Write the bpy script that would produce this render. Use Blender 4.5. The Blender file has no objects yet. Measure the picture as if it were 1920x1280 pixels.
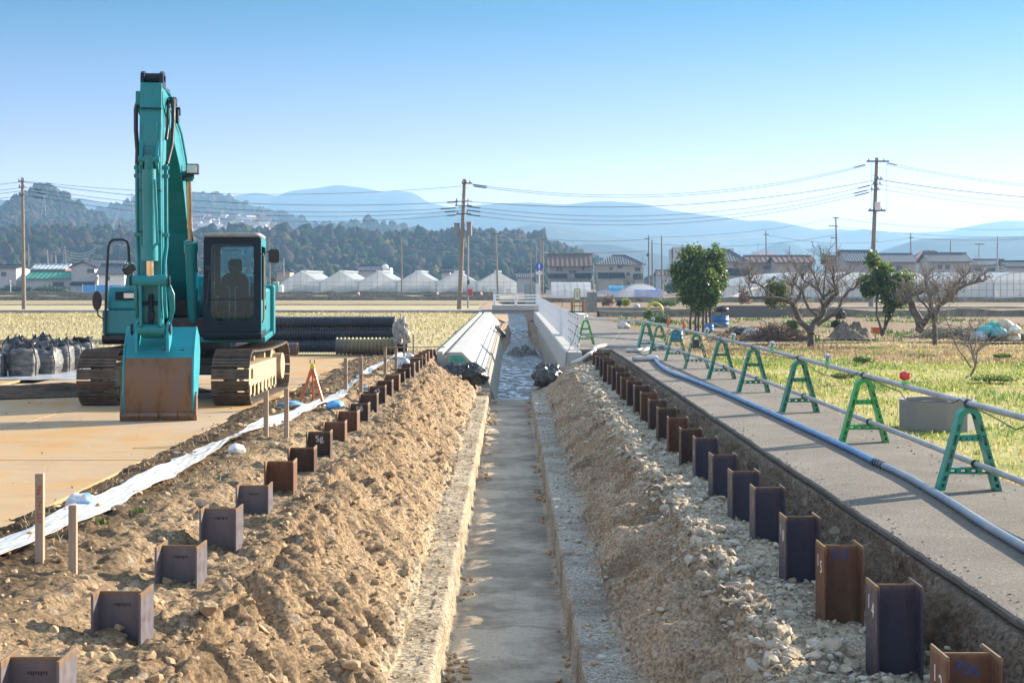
import bpy, math, random
import numpy as np
from mathutils import Vector, Matrix
R = math.radians
rnd = random.Random(11)
sc = bpy.context.scene
col = sc.collection

# ---------------------------------------------------------------- camera
F, VX, HY, CZ = 2667.0, 958.0, 530.0, 2.0      # focal length and vanishing point in photo pixels, eye height in metres
cam_d = bpy.data.cameras.new("camera")
cam = bpy.data.objects.new("camera", cam_d)
col.objects.link(cam)
cam.location = (0, 0, CZ)
cam.rotation_euler = (R(90), 0, 0)
cam_d.sensor_width = 36
cam_d.lens = 36 * F / 1920
cam_d.shift_x = (960 - VX) / 1920
cam_d.shift_y = -(640 - HY) / 1920
cam_d.clip_start = 0.1
cam_d.clip_end = 30000
sc.camera = cam

# ---------------------------------------------------------------- light
SUN_EL, SUN_AZ = 20.5, 58.0                    # azimuth clockwise from +Y
w = bpy.data.worlds.new("World")
sc.world = w
w.use_nodes = True
nt = w.node_tree
nt.nodes.clear()
sky = nt.nodes.new("ShaderNodeTexSky")
sky.sky_type = 'NISHITA'
sky.sun_disc = False
sky.sun_elevation = R(SUN_EL)
sky.sun_rotation = R(SUN_AZ)
sky.air_density = 0.8
sky.dust_density = 0.0
sky.ozone_density = 3.0
bg = nt.nodes.new("ShaderNodeBackground")
bg.inputs['Strength'].default_value = 0.15
wo = nt.nodes.new("ShaderNodeOutputWorld")
# sky graded by height: dimmed blue low down, brightened and warmed overhead for fill
tcw = nt.nodes.new("ShaderNodeTexCoord"); sxw = nt.nodes.new("ShaderNodeSeparateXYZ")
nt.links.new(tcw.outputs['Generated'], sxw.inputs[0])
rw = nt.nodes.new("ShaderNodeValToRGB"); nt.links.new(sxw.outputs[2], rw.inputs[0])
stops_ = [(0, (.55, .285, .265)), (.10, (.19, .122, .14)), (.19, (.0, .074, .094)), (.30, (.28, .25, .21)), (.46, (1.38, .92, .585)), (1, (1.38, .93, .60))]
while len(rw.color_ramp.elements) < len(stops_): rw.color_ramp.elements.new(.5)
for k_, (p_, c_) in enumerate(stops_): rw.color_ramp.elements[k_].position = p_
for k_, (p_, c_) in enumerate(stops_): rw.color_ramp.elements[k_].color = c_ + (1,)
gm = nt.nodes.new("ShaderNodeMix"); gm.data_type = 'RGBA'; gm.blend_type = 'MULTIPLY'
gm.inputs[0].default_value = 1.0
nt.links.new(sky.outputs[0], gm.inputs[6]); nt.links.new(rw.outputs[0], gm.inputs[7])
vs_ = nt.nodes.new("ShaderNodeVectorMath"); vs_.operation = 'SCALE'; vs_.inputs['Scale'].default_value = 1.0
nt.links.new(gm.outputs[2], vs_.inputs[0]); nt.links.new(vs_.outputs[0], bg.inputs[0])
nt.links.new(bg.outputs[0], wo.inputs[0])
sun_d = bpy.data.lights.new("sun", 'SUN')
sun_d.energy = 2.5
sun_d.angle = R(0.5)
sun_d.color = (1.0, 0.88, 0.70)
sun = bpy.data.objects.new("sun", sun_d)
col.objects.link(sun)
sdir = Vector((math.sin(R(SUN_AZ)) * math.cos(R(SUN_EL)), math.cos(R(SUN_AZ)) * math.cos(R(SUN_EL)), math.sin(R(SUN_EL))))
sun.rotation_euler = (-sdir).to_track_quat('-Z', 'Y').to_euler()
sun.location = sdir * 60
sc.view_settings.view_transform = 'Standard'
sc.view_settings.look = 'None'
sc.view_settings.exposure = 2.7
sc.view_settings.gamma = 1
try:
    sc.cycles.use_denoising = True
    sc.cycles.max_bounces = 6
    sc.cycles.transparent_max_bounces = 24
    sc.cycles.volume_bounces = 0
    sc.cycles.caustics_reflective = False
    sc.cycles.caustics_refractive = False
except Exception:
    pass

# ---------------------------------------------------------------- helpers
def W(px, py, Y):
    return Vector(((px - VX) / F * Y, Y, CZ - (py - HY) / F * Y))
def G(px, py, z=0.0):
    Y = (CZ - z) * F / (py - HY)
    return Vector(((px - VX) / F * Y, Y, z))
def tag(o, label=None, cat=None, group=None, kind=None):
    if label: o['label'] = label
    if cat: o['category'] = cat
    if group: o['group'] = group
    if kind: o['kind'] = kind
    return o
def thing(name, loc, rz, label, cat, group=None):
    o = bpy.data.objects.new(name, None)
    o.empty_display_size = 0.2
    col.objects.link(o)
    o.location = loc
    o.rotation_euler = (0, 0, rz)
    return tag(o, label, cat, group)
KIDS = {}
def link(o, parent=None):
    col.objects.link(o)
    if parent is not None:
        o.parent = parent
        KIDS.setdefault(parent.name, []).append(o)
    return o
def copy_tree(o, parent=None):
    c = o.copy()
    link(c, parent)
    for ch in list(KIDS.get(o.name, [])):
        copy_tree(ch, c)
    return c
def np_mesh(name, verts, faces, mat, parent=None, smooth=False):
    v = np.asarray(verts, np.float32)
    f = np.asarray(faces, np.int32)
    me = bpy.data.meshes.new(name)
    me.vertices.add(len(v)); me.vertices.foreach_set('co', v.ravel())
    k = f.shape[1]
    me.loops.add(f.size); me.loops.foreach_set('vertex_index', f.ravel())
    me.polygons.add(len(f))
    me.polygons.foreach_set('loop_start', np.arange(len(f), dtype=np.int32) * k)
    me.polygons.foreach_set('loop_total', np.full(len(f), k, np.int32))
    me.polygons.foreach_set('use_smooth', np.full(len(f), smooth))
    me.update(calc_edges=True)
    me.validate()
    me.materials.append(mat)
    return link(bpy.data.objects.new(name, me), parent)

class MB:
    def __init__(s, M=None):
        s.v = []; s.f = []; s.M = M
    def add(s, vs, fs):
        n = len(s.v)
        s.v.extend(tuple(v) for v in vs)
        s.f.extend(tuple(i + n for i in f) for f in fs)
        return s
    def box(s, c, d, rz=0.0, rot=None):
        x, y, z = d[0] / 2, d[1] / 2, d[2] / 2
        m = rot if rot is not None else Matrix.Rotation(rz, 3, 'Z')
        c = Vector(c)
        vs = [c + m @ Vector(p) for p in ((-x, -y, -z), (x, -y, -z), (x, y, -z), (-x, y, -z), (-x, -y, z), (x, -y, z), (x, y, z), (-x, y, z))]
        return s.add(vs, ((0, 3, 2, 1), (4, 5, 6, 7), (0, 1, 5, 4), (1, 2, 6, 5), (2, 3, 7, 6), (3, 0, 4, 7)))
    def bb(s, x0, x1, y0, y1, z0, z1):
        return s.box(((x0 + x1) / 2, (y0 + y1) / 2, (z0 + z1) / 2), (abs(x1 - x0), abs(y1 - y0), abs(z1 - z0)))
    def bar(s, p0, p1, wx, wy):
        p0, p1 = Vector(p0), Vector(p1)
        d = p1 - p0
        q = d.to_track_quat('Z', 'X').to_matrix()
        return s.box((p0 + p1) / 2, (wx, wy, d.length), rot=q)
    def tube(s, pts, r, n=8, cap=True):
        pts = [Vector(p) for p in pts]
        m = len(pts)
        rs = r if isinstance(r, (list, tuple)) else [r] * m
        up = None
        vs = []
        for i, p in enumerate(pts):
            t = (pts[min(i + 1, m - 1)] - pts[max(i - 1, 0)])
            if t.length < 1e-9: t = Vector((0, 0, 1))
            t.normalize()
            if up is None:
                up = Vector((0, 0, 1)) if abs(t.z) < 0.9 else Vector((1, 0, 0))
            a = t.cross(up)
            if a.length < 1e-6: a = t.cross(Vector((0, 1, 0.01)))
            a.normalize(); b = a.cross(t); b.normalize(); up = b
            for k in range(n):
                th = 2 * math.pi * k / n
                vs.append(p + (a * math.cos(th) + b * math.sin(th)) * rs[i])
        fs = []
        for i in range(m - 1):
            for k in range(n):
                k2 = (k + 1) % n
                fs.append((i * n + k, i * n + k2, (i + 1) * n + k2, (i + 1) * n + k))
        if cap:
            fs.append(tuple(range(n - 1, -1, -1)))
            fs.append(tuple((m - 1) * n + k for k in range(n)))
        return s.add(vs, fs)
    def cyl(s, p0, p1, r0, r1=None, n=12):
        return s.tube([p0, p1], [r0, r0 if r1 is None else r1], n)
    def ball(s, c, r, n=12, m=8, sq=(1, 1, 1)):
        c = Vector(c); vs = [c + Vector((0, 0, r * sq[2]))]; fs = []
        for i in range(1, m):
            a = math.pi * i / m
            for k in range(n):
                b = 2 * math.pi * k / n
                vs.append(c + Vector((math.sin(a) * math.cos(b) * r * sq[0], math.sin(a) * math.sin(b) * r * sq[1], math.cos(a) * r * sq[2])))
        vs.append(c - Vector((0, 0, r * sq[2])))
        for k in range(n): fs.append((0, 1 + k, 1 + (k + 1) % n))
        for i in range(m - 2):
            for k in range(n):
                a = 1 + i * n + k; b = 1 + i * n + (k + 1) % n
                fs.append((a, a + n, b + n, b))
        L = len(vs) - 1; o = 1 + (m - 2) * n
        for k in range(n): fs.append((L, o + (k + 1) % n, o + k))
        return s.add(vs, fs)
    def prism(s, poly, fn, t0, t1):
        n = len(poly)
        vs = [fn(u, v, t0) for u, v in poly] + [fn(u, v, t1) for u, v in poly]
        fs = [tuple(range(n)), tuple(range(2 * n - 1, n - 1, -1))]
        for i in range(n):
            j = (i + 1) % n
            fs.append((i, i + n, j + n, j))
        return s.add(vs, fs)
    def face(s, *p):
        return s.add(p, (tuple(range(len(p))),))
    def build(s, name, mat, parent=None, bevel=0, smooth=None, seg=2):
        me = bpy.data.meshes.new(name)
        vs = [s.M @ Vector(v) for v in s.v] if s.M is not None else s.v
        me.from_pydata([tuple(v) for v in vs], [], s.f)
        import bmesh
        bm = bmesh.new(); bm.from_mesh(me)
        bmesh.ops.recalc_face_normals(bm, faces=bm.faces)
        bm.to_mesh(me); bm.free()
        me.materials.append(mat)
        if smooth:
            for p in me.polygons: p.use_smooth = True
            me.set_sharp_from_angle(angle=R(smooth))
        o = bpy.data.objects.new(name, me)
        link(o, parent)
        if bevel:
            b = o.modifiers.new("bevel", 'BEVEL'); b.width = bevel; b.segments = seg; b.limit_method = 'ANGLE'; b.angle_limit = R(35)
        return o
def XZ(u, v, t): return Vector((u, t, v))       # profile in x,z extruded along y
def YZ(u, v, t): return Vector((t, u, v))       # profile in y,z extruded along x
def XY(u, v, t): return Vector((u, v, t))

# numpy noise
def vnoise(x, y, seed=0):
    x = np.asarray(x, np.float64); y = np.asarray(y, np.float64)
    xi = np.floor(x).astype(np.int64); yi = np.floor(y).astype(np.int64)
    fx = x - xi; fy = y - yi
    fx = fx * fx * fx * (fx * (fx * 6 - 15) + 10); fy = fy * fy * fy * (fy * (fy * 6 - 15) + 10)
    def h(a, b):
        n = (a * 374761393 + b * 668265263 + seed * 974634777) & 0x7fffffff
        n = ((n ^ (n >> 13)) * 1274126177) & 0x7fffffff
        n = n ^ (n >> 16)
        return (n & 0xffff) / 32767.5 - 1
    a = h(xi, yi); b = h(xi + 1, yi); c = h(xi, yi + 1); d = h(xi + 1, yi + 1)
    return (a + (b - a) * fx) * (1 - fy) + (c + (d - c) * fx) * fy
def fbm(x, y, oct=4, seed=0, gain=0.5):
    t = 0; a = 1.0; f = 1.0
    for i in range(oct):
        t = t + a * vnoise(x * f + 13.7 * i, y * f - 7.3 * i, seed + i); a *= gain; f *= 2.03
    return t

# ---------------------------------------------------------------- materials
def srgb(h):
    h = h.lstrip('#')
    c = [int(h[i:i + 2], 16) / 255 for i in (0, 2, 4)]
    return tuple((x / 12.92 if x <= 0.04045 else ((x + 0.055) / 1.055) ** 2.4) for x in c) + (1,)
def C(*a): return tuple(a) + (1,)
class NT:
    def __init__(s, name):
        s.m = bpy.data.materials.new(name); s.m.use_nodes = True
        s.t = s.m.node_tree; s.t.nodes.clear()
        s.out = s.n('ShaderNodeOutputMaterial')
        s._tc = None
    def n(s, ty, **kw):
        x = s.t.nodes.new(ty)
        for k, v in kw.items(): setattr(x, k, v)
        return x
    def set(s, sock, v):
        if hasattr(v, 'is_linked') or isinstance(v, bpy.types.NodeSocket): s.t.links.new(v, sock)
        else:
            if isinstance(v, tuple) and len(v) == 4 and sock.type == 'VECTOR': v = v[:3]
            sock.default_value = v
    @property
    def obj(s):
        if s._tc is None: s._tc = s.n('ShaderNodeTexCoord')
        return s._tc.outputs['Object']
    @property
    def pos(s): return s.n('ShaderNodeNewGeometry').outputs['Position']
    @property
    def island(s): return s.n('ShaderNodeNewGeometry').outputs['Random Per Island']
    @property
    def orand(s): return s.n('ShaderNodeObjectInfo').outputs['Random']
    def map(s, vec, scale=(1, 1, 1), rot=(0, 0, 0), loc=(0, 0, 0)):
        x = s.n('ShaderNodeMapping'); s.set(x.inputs['Vector'], vec)
        x.inputs['Scale'].default_value = scale; x.inputs['Rotation'].default_value = rot; x.inputs['Location'].default_value = loc
        return x.outputs[0]
    def noise(s, scale, detail=4, rough=0.55, vec=None, dist=0.0):
        x = s.n('ShaderNodeTexNoise'); s.set(x.inputs['Vector'], vec if vec is not None else s.obj)
        x.inputs['Scale'].default_value = scale; x.inputs['Detail'].default_value = detail
        x.inputs['Roughness'].default_value = rough; x.inputs['Distortion'].default_value = dist
        return x.outputs['Fac']
    def voro(s, scale, vec=None, feature='F1', out='Distance', rand=1.0):
        x = s.n('ShaderNodeTexVoronoi', feature=feature); s.set(x.inputs['Vector'], vec if vec is not None else s.obj)
        x.inputs['Scale'].default_value = scale; x.inputs['Randomness'].default_value = rand
        return x.outputs[out]
    def wave(s, scale, dist=0, vec=None, direction='X', profile='SIN'):
        x = s.n('ShaderNodeTexWave', bands_direction=direction, wave_profile=profile); s.set(x.inputs['Vector'], vec if vec is not None else s.obj)
        x.inputs['Scale'].default_value = scale; x.inputs['Distortion'].default_value = dist
        return x.outputs['Fac']
    def ramp(s, fac, *stops, interp='LINEAR'):
        x = s.n('ShaderNodeValToRGB'); s.set(x.inputs[0], fac); e = x.color_ramp; e.interpolation = interp
        while len(e.elements) < len(stops): e.elements.new(0.5)
        for el, (p, c) in zip(e.elements, stops):
            el.position = p; el.color = c if isinstance(c, tuple) else (c, c, c, 1)
        return x.outputs[0]
    def mix(s, fac, a, b, mode='MIX'):
        x = s.n('ShaderNodeMix', data_type='RGBA', blend_type=mode)
        s.set(x.inputs[0], fac); s.set(x.inputs[6], a); s.set(x.inputs[7], b)
        return x.outputs[2]
    def math(s, op, a, b=0.0):
        x = s.n('ShaderNodeMath', operation=op); s.set(x.inputs[0], a); s.set(x.inputs[1], b)
        return x.outputs[0]
    def sep(s, vec):
        x = s.n('ShaderNodeSeparateXYZ'); s.set(x.inputs[0], vec); return x.outputs
    def attr(s, name):
        x = s.n('ShaderNodeAttribute', attribute_name=name); return x.outputs
    def bump(s, h, strength=0.5, dist=0.02, normal=None):
        x = s.n('ShaderNodeBump'); s.set(x.inputs['Height'], h)
        x.inputs['Strength'].default_value = strength; x.inputs['Distance'].default_value = dist
        if normal is not None: s.set(x.inputs['Normal'], normal)
        return x.outputs[0]
    def bsdf(s, color, rough=0.6, metal=0.0, normal=None, spec=0.5, trans=0.0, alpha=None, coat=0.0, sss=0.0, emis=None, estr=0.0, ior=None):
        x = s.n('ShaderNodeBsdfPrincipled')
        s.set(x.inputs['Base Color'], color); s.set(x.inputs['Roughness'], rough); s.set(x.inputs['Metallic'], metal)
        x.inputs['Specular IOR Level'].default_value = spec
        if normal is not None: s.set(x.inputs['Normal'], normal)
        if trans: x.inputs['Transmission Weight'].default_value = trans
        if alpha is not None: s.set(x.inputs['Alpha'], alpha)
        if coat: x.inputs['Coat Weight'].default_value = coat; x.inputs['Coat Roughness'].default_value = 0.15
        if emis is not None: s.set(x.inputs['Emission Color'], emis); x.inputs['Emission Strength'].default_value = estr
        if ior: x.inputs['IOR'].default_value = ior
        s.t.links.new(x.outputs[0], s.out.inputs['Surface'])
        s.p = x
        return s.m
def plain(name, c, rough=0.55, metal=0.0, var=0.18, scale=6.0, bump=0.0, bscale=60.0, spec=0.5, coat=0.0, dirt=None):
    n = NT(name)
    a = tuple(x * (1 - var) for x in c[:3]) + (1,); b = tuple(min(1, x * (1 + var)) for x in c[:3]) + (1,)
    cc = n.ramp(n.noise(scale, 5), (0.3, a), (0.7, b))
    if dirt:
        cc = n.mix(n.ramp(n.noise(scale * 0.6, 8, 0.7), (0.48, 0), (0.72, 0.8)), cc, dirt)
    r = n.ramp(n.noise(scale * 2.3, 4), (0.3, max(0, rough - .1)), (0.7, min(1, rough + .1)))
    return n.bsdf(cc, r, metal, n.bump(n.noise(bscale, 4), bump, 0.01) if bump else None, spec=spec, coat=coat)
# ================================================================ SETTING
# ---- earth of the excavation: one displaced sheet swept along a cross-section
def soil_material():
    n = NT("excavated_soil")
    p = n.obj
    x = n.sep(p)[0]
    wob = n.math('MULTIPLY_ADD', n.noise(0.9, 5, 0.6), 0.24)
    n.t.nodes[-1].inputs[2].default_value = -0.12
    xx = n.math('ADD', x, wob)
    # kinds of earth across the trench: dark topsoil, tan clay, grey crushed stone
    f = n.n('ShaderNodeMapRange'); n.set(f.inputs[0], xx); f.inputs[1].default_value = -4.6; f.inputs[2].default_value = 3.2
    top = C(.085, .052, .030); tan = C(.37, .265, .165); clay = C(.28, .19, .112); lean = C(.43, .345, .245); gr = C(.40, .295, .20); gr2 = C(.43, .36, .265)
    base = n.ramp(f.outputs[0], (0.0, top), (0.10, top), (0.165, C(.155, .105, .06)), (0.26, tan), (0.34, clay), (0.455, tan), (0.475, C(.44, .37, .27)), (0.515, lean), (0.665, C(.37, .335, .285)), (0.695, C(.37, .335, .285)), (0.72, gr), (0.805, gr), (0.84, gr2), (0.935, gr2), (0.95, C(.13, .095, .068)), (0.975, C(.19, .15, .115)))
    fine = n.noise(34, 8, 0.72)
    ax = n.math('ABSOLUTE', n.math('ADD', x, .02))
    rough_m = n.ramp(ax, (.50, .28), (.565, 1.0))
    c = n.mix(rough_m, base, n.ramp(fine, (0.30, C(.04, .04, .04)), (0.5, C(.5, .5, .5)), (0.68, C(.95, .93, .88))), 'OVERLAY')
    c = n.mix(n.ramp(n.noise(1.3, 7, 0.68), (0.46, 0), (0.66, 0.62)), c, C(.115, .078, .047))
    c = n.mix(n.ramp(n.voro(16, out='Color'), (0.86, 0), (0.9, 0.5)), c, C(.40, .35, .29))
    stain = n.ramp(n.noise(1.1, 7, .68, n.map(p, (.8, 1.0, 1), loc=(3, 1, 0))), (.46, 0), (.60, 1))
    fl = n.ramp(ax, (.48, .62), (.53, 0))
    c = n.mix(n.math('MULTIPLY', stain, fl), c, C(.155, .135, .11))
    seam = n.ramp(n.math('ABSOLUTE', n.math('SUBTRACT', n.math('FRACT', n.math('DIVIDE', n.math('ADD', n.sep(p)[1], n.math('MULTIPLY', n.noise(2.5, 4), .25)), 3.1)), .5)), (0, .8), (.022, 0))
    c = n.mix(n.math('MULTIPLY', seam, fl), c, C(.12, .10, .08))
    hh = n.math('MULTIPLY', n.noise(70, 8, 0.75), rough_m)
    b = n.bump(hh, 1.0, 0.018, n.bump(n.math('MULTIPLY', n.voro(21, vec=n.map(p, (.5, 1.15, .5))), rough_m), 0.8, 0.035))
    return n.bsdf(c, 0.95, 0, b, spec=0.15)
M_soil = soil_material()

PROF = [(-4.60, -.06, .006), (-4.28, -.05, .012), (-4.12, -.03, .030), (-3.75, 0, .035), (-3.30, 0, .035), (-2.90, -.02, .045), (-2.60, -.14, .045),
        (-2.20, -.17, .045), (-2.00, -.17, .070), (-1.84, -.24, .095), (-1.02, -1.00, .075), (-.95, -1.05, .025), (-.63, -1.03, .014), (-.60, -1.06, .014),
        (-.585, -1.33, .018), (-.55, -1.36, .010), (.50, -1.36, .007), (.54, -1.34, .010), (.555, -1.03, .014), (.58, -1.00, .012), (.88, -1.01, .020), (1.00, -.99, .07),
        (1.72, -.52, .095), (1.86, -.46, .060), (2.15, -.52, .045), (2.66, -.57, .055), (2.86, -.46, .110), (2.97, -.18, .060), (2.99, -.07, .012), (3.06, -.075, .004)]
PEND = [(-4.60, -.06, .006), (-4.28, -.05, .012), (-4.12, -.03, .030), (-3.75, 0, .035), (-3.30, 0, .035), (-2.90, -.02, .045), (-2.60, -.10, .035),
        (-2.25, -.14, .030), (-2.12, -.32, .040), (-1.95, -.52, .040), (-1.10, -.72, .060), (-.92, -1.05, .025), (-.63, -1.03, .014), (-.60, -1.06, .014),
        (-.585, -1.33, .018), (-.55, -1.36, .010), (.50, -1.36, .007), (.54, -1.34, .010), (.555, -1.07, .014), (.62, -1.00, .012), (.80, -.92, .020), (.98, -.80, .045),
        (1.45, -.50, .045), (1.70, -.44, .040), (2.15, -.40, .045), (2.72, -.42, .055), (2.86, -.36, .080), (2.95, -.16, .030), (2.99, -.07, .012), (3.06, -.075, .004)]
def sweep():
    A = np.array(PROF); B = np.array(PEND)
    seg = np.hypot(np.diff(A[:, 0]), np.diff(A[:, 1])); s = np.concatenate([[0], np.cumsum(seg)])
    ns = 430
    ss = np.linspace(0, s[-1], ns)
    ys = [0.3]
    while ys[-1] < 42.7: ys.append(ys[-1] + max(0.028, 0.0027 * ys[-1]))
    ys = np.array(ys); ny = len(ys)
    t = np.clip((ys - 35.5) / 5.0, 0, 1); t = t * t * (3 - 2 * t)
    ax = np.interp(ss, s, A[:, 0]); az = np.interp(ss, s, A[:, 1]); aa = np.interp(ss, s, A[:, 2])
    bx = np.interp(ss, s, B[:, 0]); bz = np.interp(ss, s, B[:, 1]); ba = np.interp(ss, s, B[:, 2])
    X = ax[None] * (1 - t[:, None]) + bx[None] * t[:, None]
    Z = az[None] * (1 - t[:, None]) + bz[None] * t[:, None]
    Am = aa[None] * (1 - t[:, None]) + ba[None] * t[:, None]
    Y = np.repeat(ys[:, None], ns, 1); S = np.repeat(ss[None], ny, 0)
    dx = np.gradient(X, axis=1); dz = np.gradient(Z, axis=1); L = np.hypot(dx, dz) + 1e-9
    nx, nz = -dz / L, dx / L
    # lateral wander of the crests, then clods; grooves of the digger's teeth run down the slopes
    X = X + 0.10 * np.clip(Am * 14, 0, 1) * vnoise(Y * 0.45, S * 0.5, 5) * (np.abs(X - 0) > 0.75)
    Z = Z + 0.035 * np.clip(Am * 22, 0, 1) * vnoise(Y * 0.8, S * 0.9, 9)
    slope = np.clip(Am / 0.06, 0, 1.3)
    d = 1.0 * fbm(Y * 3.2, S * 3.2, 3, 21) + 0.55 * np.abs(fbm(Y * 9, S * 9, 3, 31)) + 0.55 * fbm(Y * 22, S * 20, 3, 77, .6)
    skew = Y + 0.35 * S
    groove = fbm(skew * 8.5, S * 1.1, 3, 41)
    m = ((X > -1.9) & (X < -.95)) | ((X > .95) & (X < 1.75))
    groove2 = fbm(skew * 5.2, S * .9, 3, 43); d = np.where(m, 0.45 * d + np.where(X > 0, 2.3 * groove2 + .5 * groove, 1.5 * groove + .9 * groove2), d)
    big = vnoise(Y * 1.6 + 3, S * 1.9, 91) + .6 * vnoise(Y * 3.4, S * 3.8 + 7, 92)
    c1 = np.sqrt(np.clip(vnoise(Y * 7.5, S * 7.5, 93) - .18, 0, 1)); c2 = np.sqrt(np.clip(vnoise(Y * 15 + 4, S * 15, 94) - .25, 0, 1)); c3 = np.sqrt(np.clip(vnoise(Y * 4.1 + 4, S * 4.1, 95) - .42, 0, 1))
    patchy = np.clip(.5 + 1.1 * vnoise(Y * .8, S * .8, 96), 0, 1)
    kk = np.where(m & (X < 0), .45, 1.0); D = Am * (0.60 * d + .55 * big + kk * patchy * (.75 * c1 + .45 * c2 + 1.3 * c3))
    fl0 = (np.abs(X) < 1.0) & (Z < -.9); D = np.where(fl0 & (Am < .03), Am * .62 * d, D)
    X = X + nx * D; Z = Z + nz * D
    # shallow ripples and puddle hollows on the levelled floor
    fl = (np.abs(X) < 0.56) & (Z < -1.2)
    Z = Z + np.where(fl, 0.012 * fbm(Y * 1.3, X * 4, 3, 55) + 0.03 * np.clip(vnoise(Y * 1.9, 3.1 + 0 * X, 61) * (np.abs(X) - .2) * 2, 0, 1), 0)
    Z = np.where((Y > 41.25) & (X > -1.7) & (X < 1.9), np.minimum(Z, -1.9), Z)
    V = np.stack([X, Y, Z], -1).reshape(-1, 3)
    i = np.arange(ny - 1)[:, None] * ns + np.arange(ns - 1)[None]
    f = np.stack([i, i + 1, i + ns + 1, i + ns], -1).reshape(-1, 4)
    return V, f, (X, Y, Z)
V_, f_, TG = sweep()
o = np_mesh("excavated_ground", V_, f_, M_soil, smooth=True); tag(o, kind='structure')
def ground_z(x, y):
    """height of the excavated sheet at a point (nearest sample)"""
    iy = int(np.argmin(np.abs(TG[1][:, 0] - y)))
    ix = int(np.argmin(np.abs(TG[0][iy] - x)))
    return float(TG[2][iy, ix])

# ---- the wide ground round it
def field_material():
    n = NT("field_ground")
    p = n.obj
    sx, sy, sz = n.sep(p)
    straw = n.ramp(n.noise(0.35, 6, 0.6, n.map(p, (1, .5, 1))), (0.35, C(.40, .32, .18)), (0.55, C(.47, .40, .235)), (0.7, C(.34, .33, .14)))
    straw = n.mix(n.ramp(n.noise(5, 6, .7), (.3, .0), (.75, .55)), straw, C(.24, .19, .10))
    soil = n.ramp(n.noise(0.8, 7, 0.65), (0.3, C(.17, .12, .075)), (0.6, C(.28, .21, .13)), (.8, C(.33, .27, .15)))
    grass = n.ramp(n.noise(0.7, 7, 0.68), (0.32, C(.17, .20, .05)), (0.48, C(.32, .30, .10)), (0.58, C(.44, .37, .18)), (.72, C(.33, .24, .13)))
    right = n.ramp(n.math('ADD', n.math('MULTIPLY', sx, 1.0), 0.0), (0.0, 0), (1.0, 1))
    far = n.ramp(n.math('DIVIDE', n.math('ADD', sy, n.math('MULTIPLY', n.noise(.06, 3), 24)), 200), (0.27, 0), (0.31, 1))
    rc = n.mix(far, grass, n.mix(.35, soil, C(.20, .125, .075)))
    band = n.ramp(n.noise(0.02, 3, .5, n.map(p, (.25, 3.5, 1))), (.42, 0), (.52, 1))
    lc = n.mix(n.math('MULTIPLY', band, n.ramp(n.math('DIVIDE', sy, 400), (.3, 0), (.34, .8))), straw, soil)
    c = n.mix(right, lc, rc)
    return n.bsdf(c, 0.95, 0, n.bump(n.noise(9, 7, .7), 0.6, 0.05), spec=0.1)
M_field = field_material()
mb = MB()
GZ = -0.09
def patch(x0, x1, y0, y1, z=GZ, nx=1, ny=1):
    mb.add([(x0, y0, z), (x1, y0, z), (x1, y1, z), (x0, y1, z)], [(0, 1, 2, 3)])
far = 5200
patch(-far, -4.55, -40, 42.5); patch(3.04, far, -40, 42.5); patch(-4.55, 3.04, -40, 0.35)
patch(-far, -1.95, 42.5, 99); patch(2.0, far, 42.5, 99)
patch(-far, -2.4, 99, 175); patch(2.6, far, 99, 175); patch(-far, far, 175, 7400)
o = mb.build("ground", M_field); tag(o, kind='structure')

# ---- asphalt path with a broken edge on the trench side
def asphalt():
    n = NT("asphalt")
    c = n.ramp(n.noise(1.1, 6, .6), (.3, C(.155, .136, .116)), (.7, C(.235, .207, .176)))
    c = n.mix(.7, c, n.ramp(n.noise(30, 7, .88), (.36, C(.15, .15, .15)), (.52, C(.5, .5, .5)), (.66, C(.84, .82, .8))), 'OVERLAY')
    c = n.mix(n.ramp(n.voro(70, out='Color'), (.93, 0), (.95, .55)), c, C(.42, .39, .34))
    crack = n.ramp(n.voro(.42, vec=n.map(n.obj, (1, 1, 1)), feature='DISTANCE_TO_EDGE'), (0, 1), (.006, 0))
    c = n.mix(n.math('MULTIPLY', crack, n.ramp(n.noise(1.7), (.5, 0), (.6, .7))), c, C(.05, .045, .04))
    c = n.mix(n.ramp(n.noise(.5, 4, .6), (.55, 0), (.75, .4)), c, C(.28, .235, .17))
    return n.bsdf(c, .9, 0, n.bump(n.noise(34, 7, .88), .9, .02), spec=.25)
M_asph = asphalt()
def path_mesh():
    ys = np.concatenate([np.arange(-6, 0, 1.0), np.arange(0, 42.61, 0.06)])
    e = 3.03 + 0.007 * fbm(ys * 3.6, ys * 0, 4, 3) - 0.014 * np.clip(vnoise(ys * .7, ys * 0 + 5, 8), 0, 1)
    r = 4.95 + 0.0065 * np.clip(ys, 0, 60) + .05 * vnoise(ys * .6, ys * 0 + 2, 14)
    V = []; Fq = []
    for k, y in enumerate(ys):
        drop = 0.006 * vnoise(y * 3, 1.5, 3)
        V += [(e[k] + .012, y, -.055), (e[k], y, -.012 + drop * .3), (e[k] + .02, y, 0), (3.9, y, .004), (r[k], y, -.005), (r[k] + .03, y, -.085)]
    for k in range(len(ys) - 1):
        for j in range(5):
            a = k * 6 + j; Fq.append((a, a + 1, a + 7, a + 6))
    return V, [f[::-1] for f in Fq]
v, f = path_mesh()
o = np_mesh("path", v, f, M_asph); tag(o, kind='structure')
mb = MB(); mb.face((2.0, 42.6, 0), (5.22, 42.6, 0), (5.15, 62, 0), (4.95, 90, 0), (2.02, 97.8, 0)); mb.face((3.03, 42.6, 0), (2.0, 42.6, 0), (2.0, 42.62, -.4), (3.03, 42.62, -.4))
mb.bb(2.07, 3.02, 42.62, 42.8, -.9, -.02)
o = mb.build("far_path", M_asph); tag(o, kind='structure')

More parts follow.
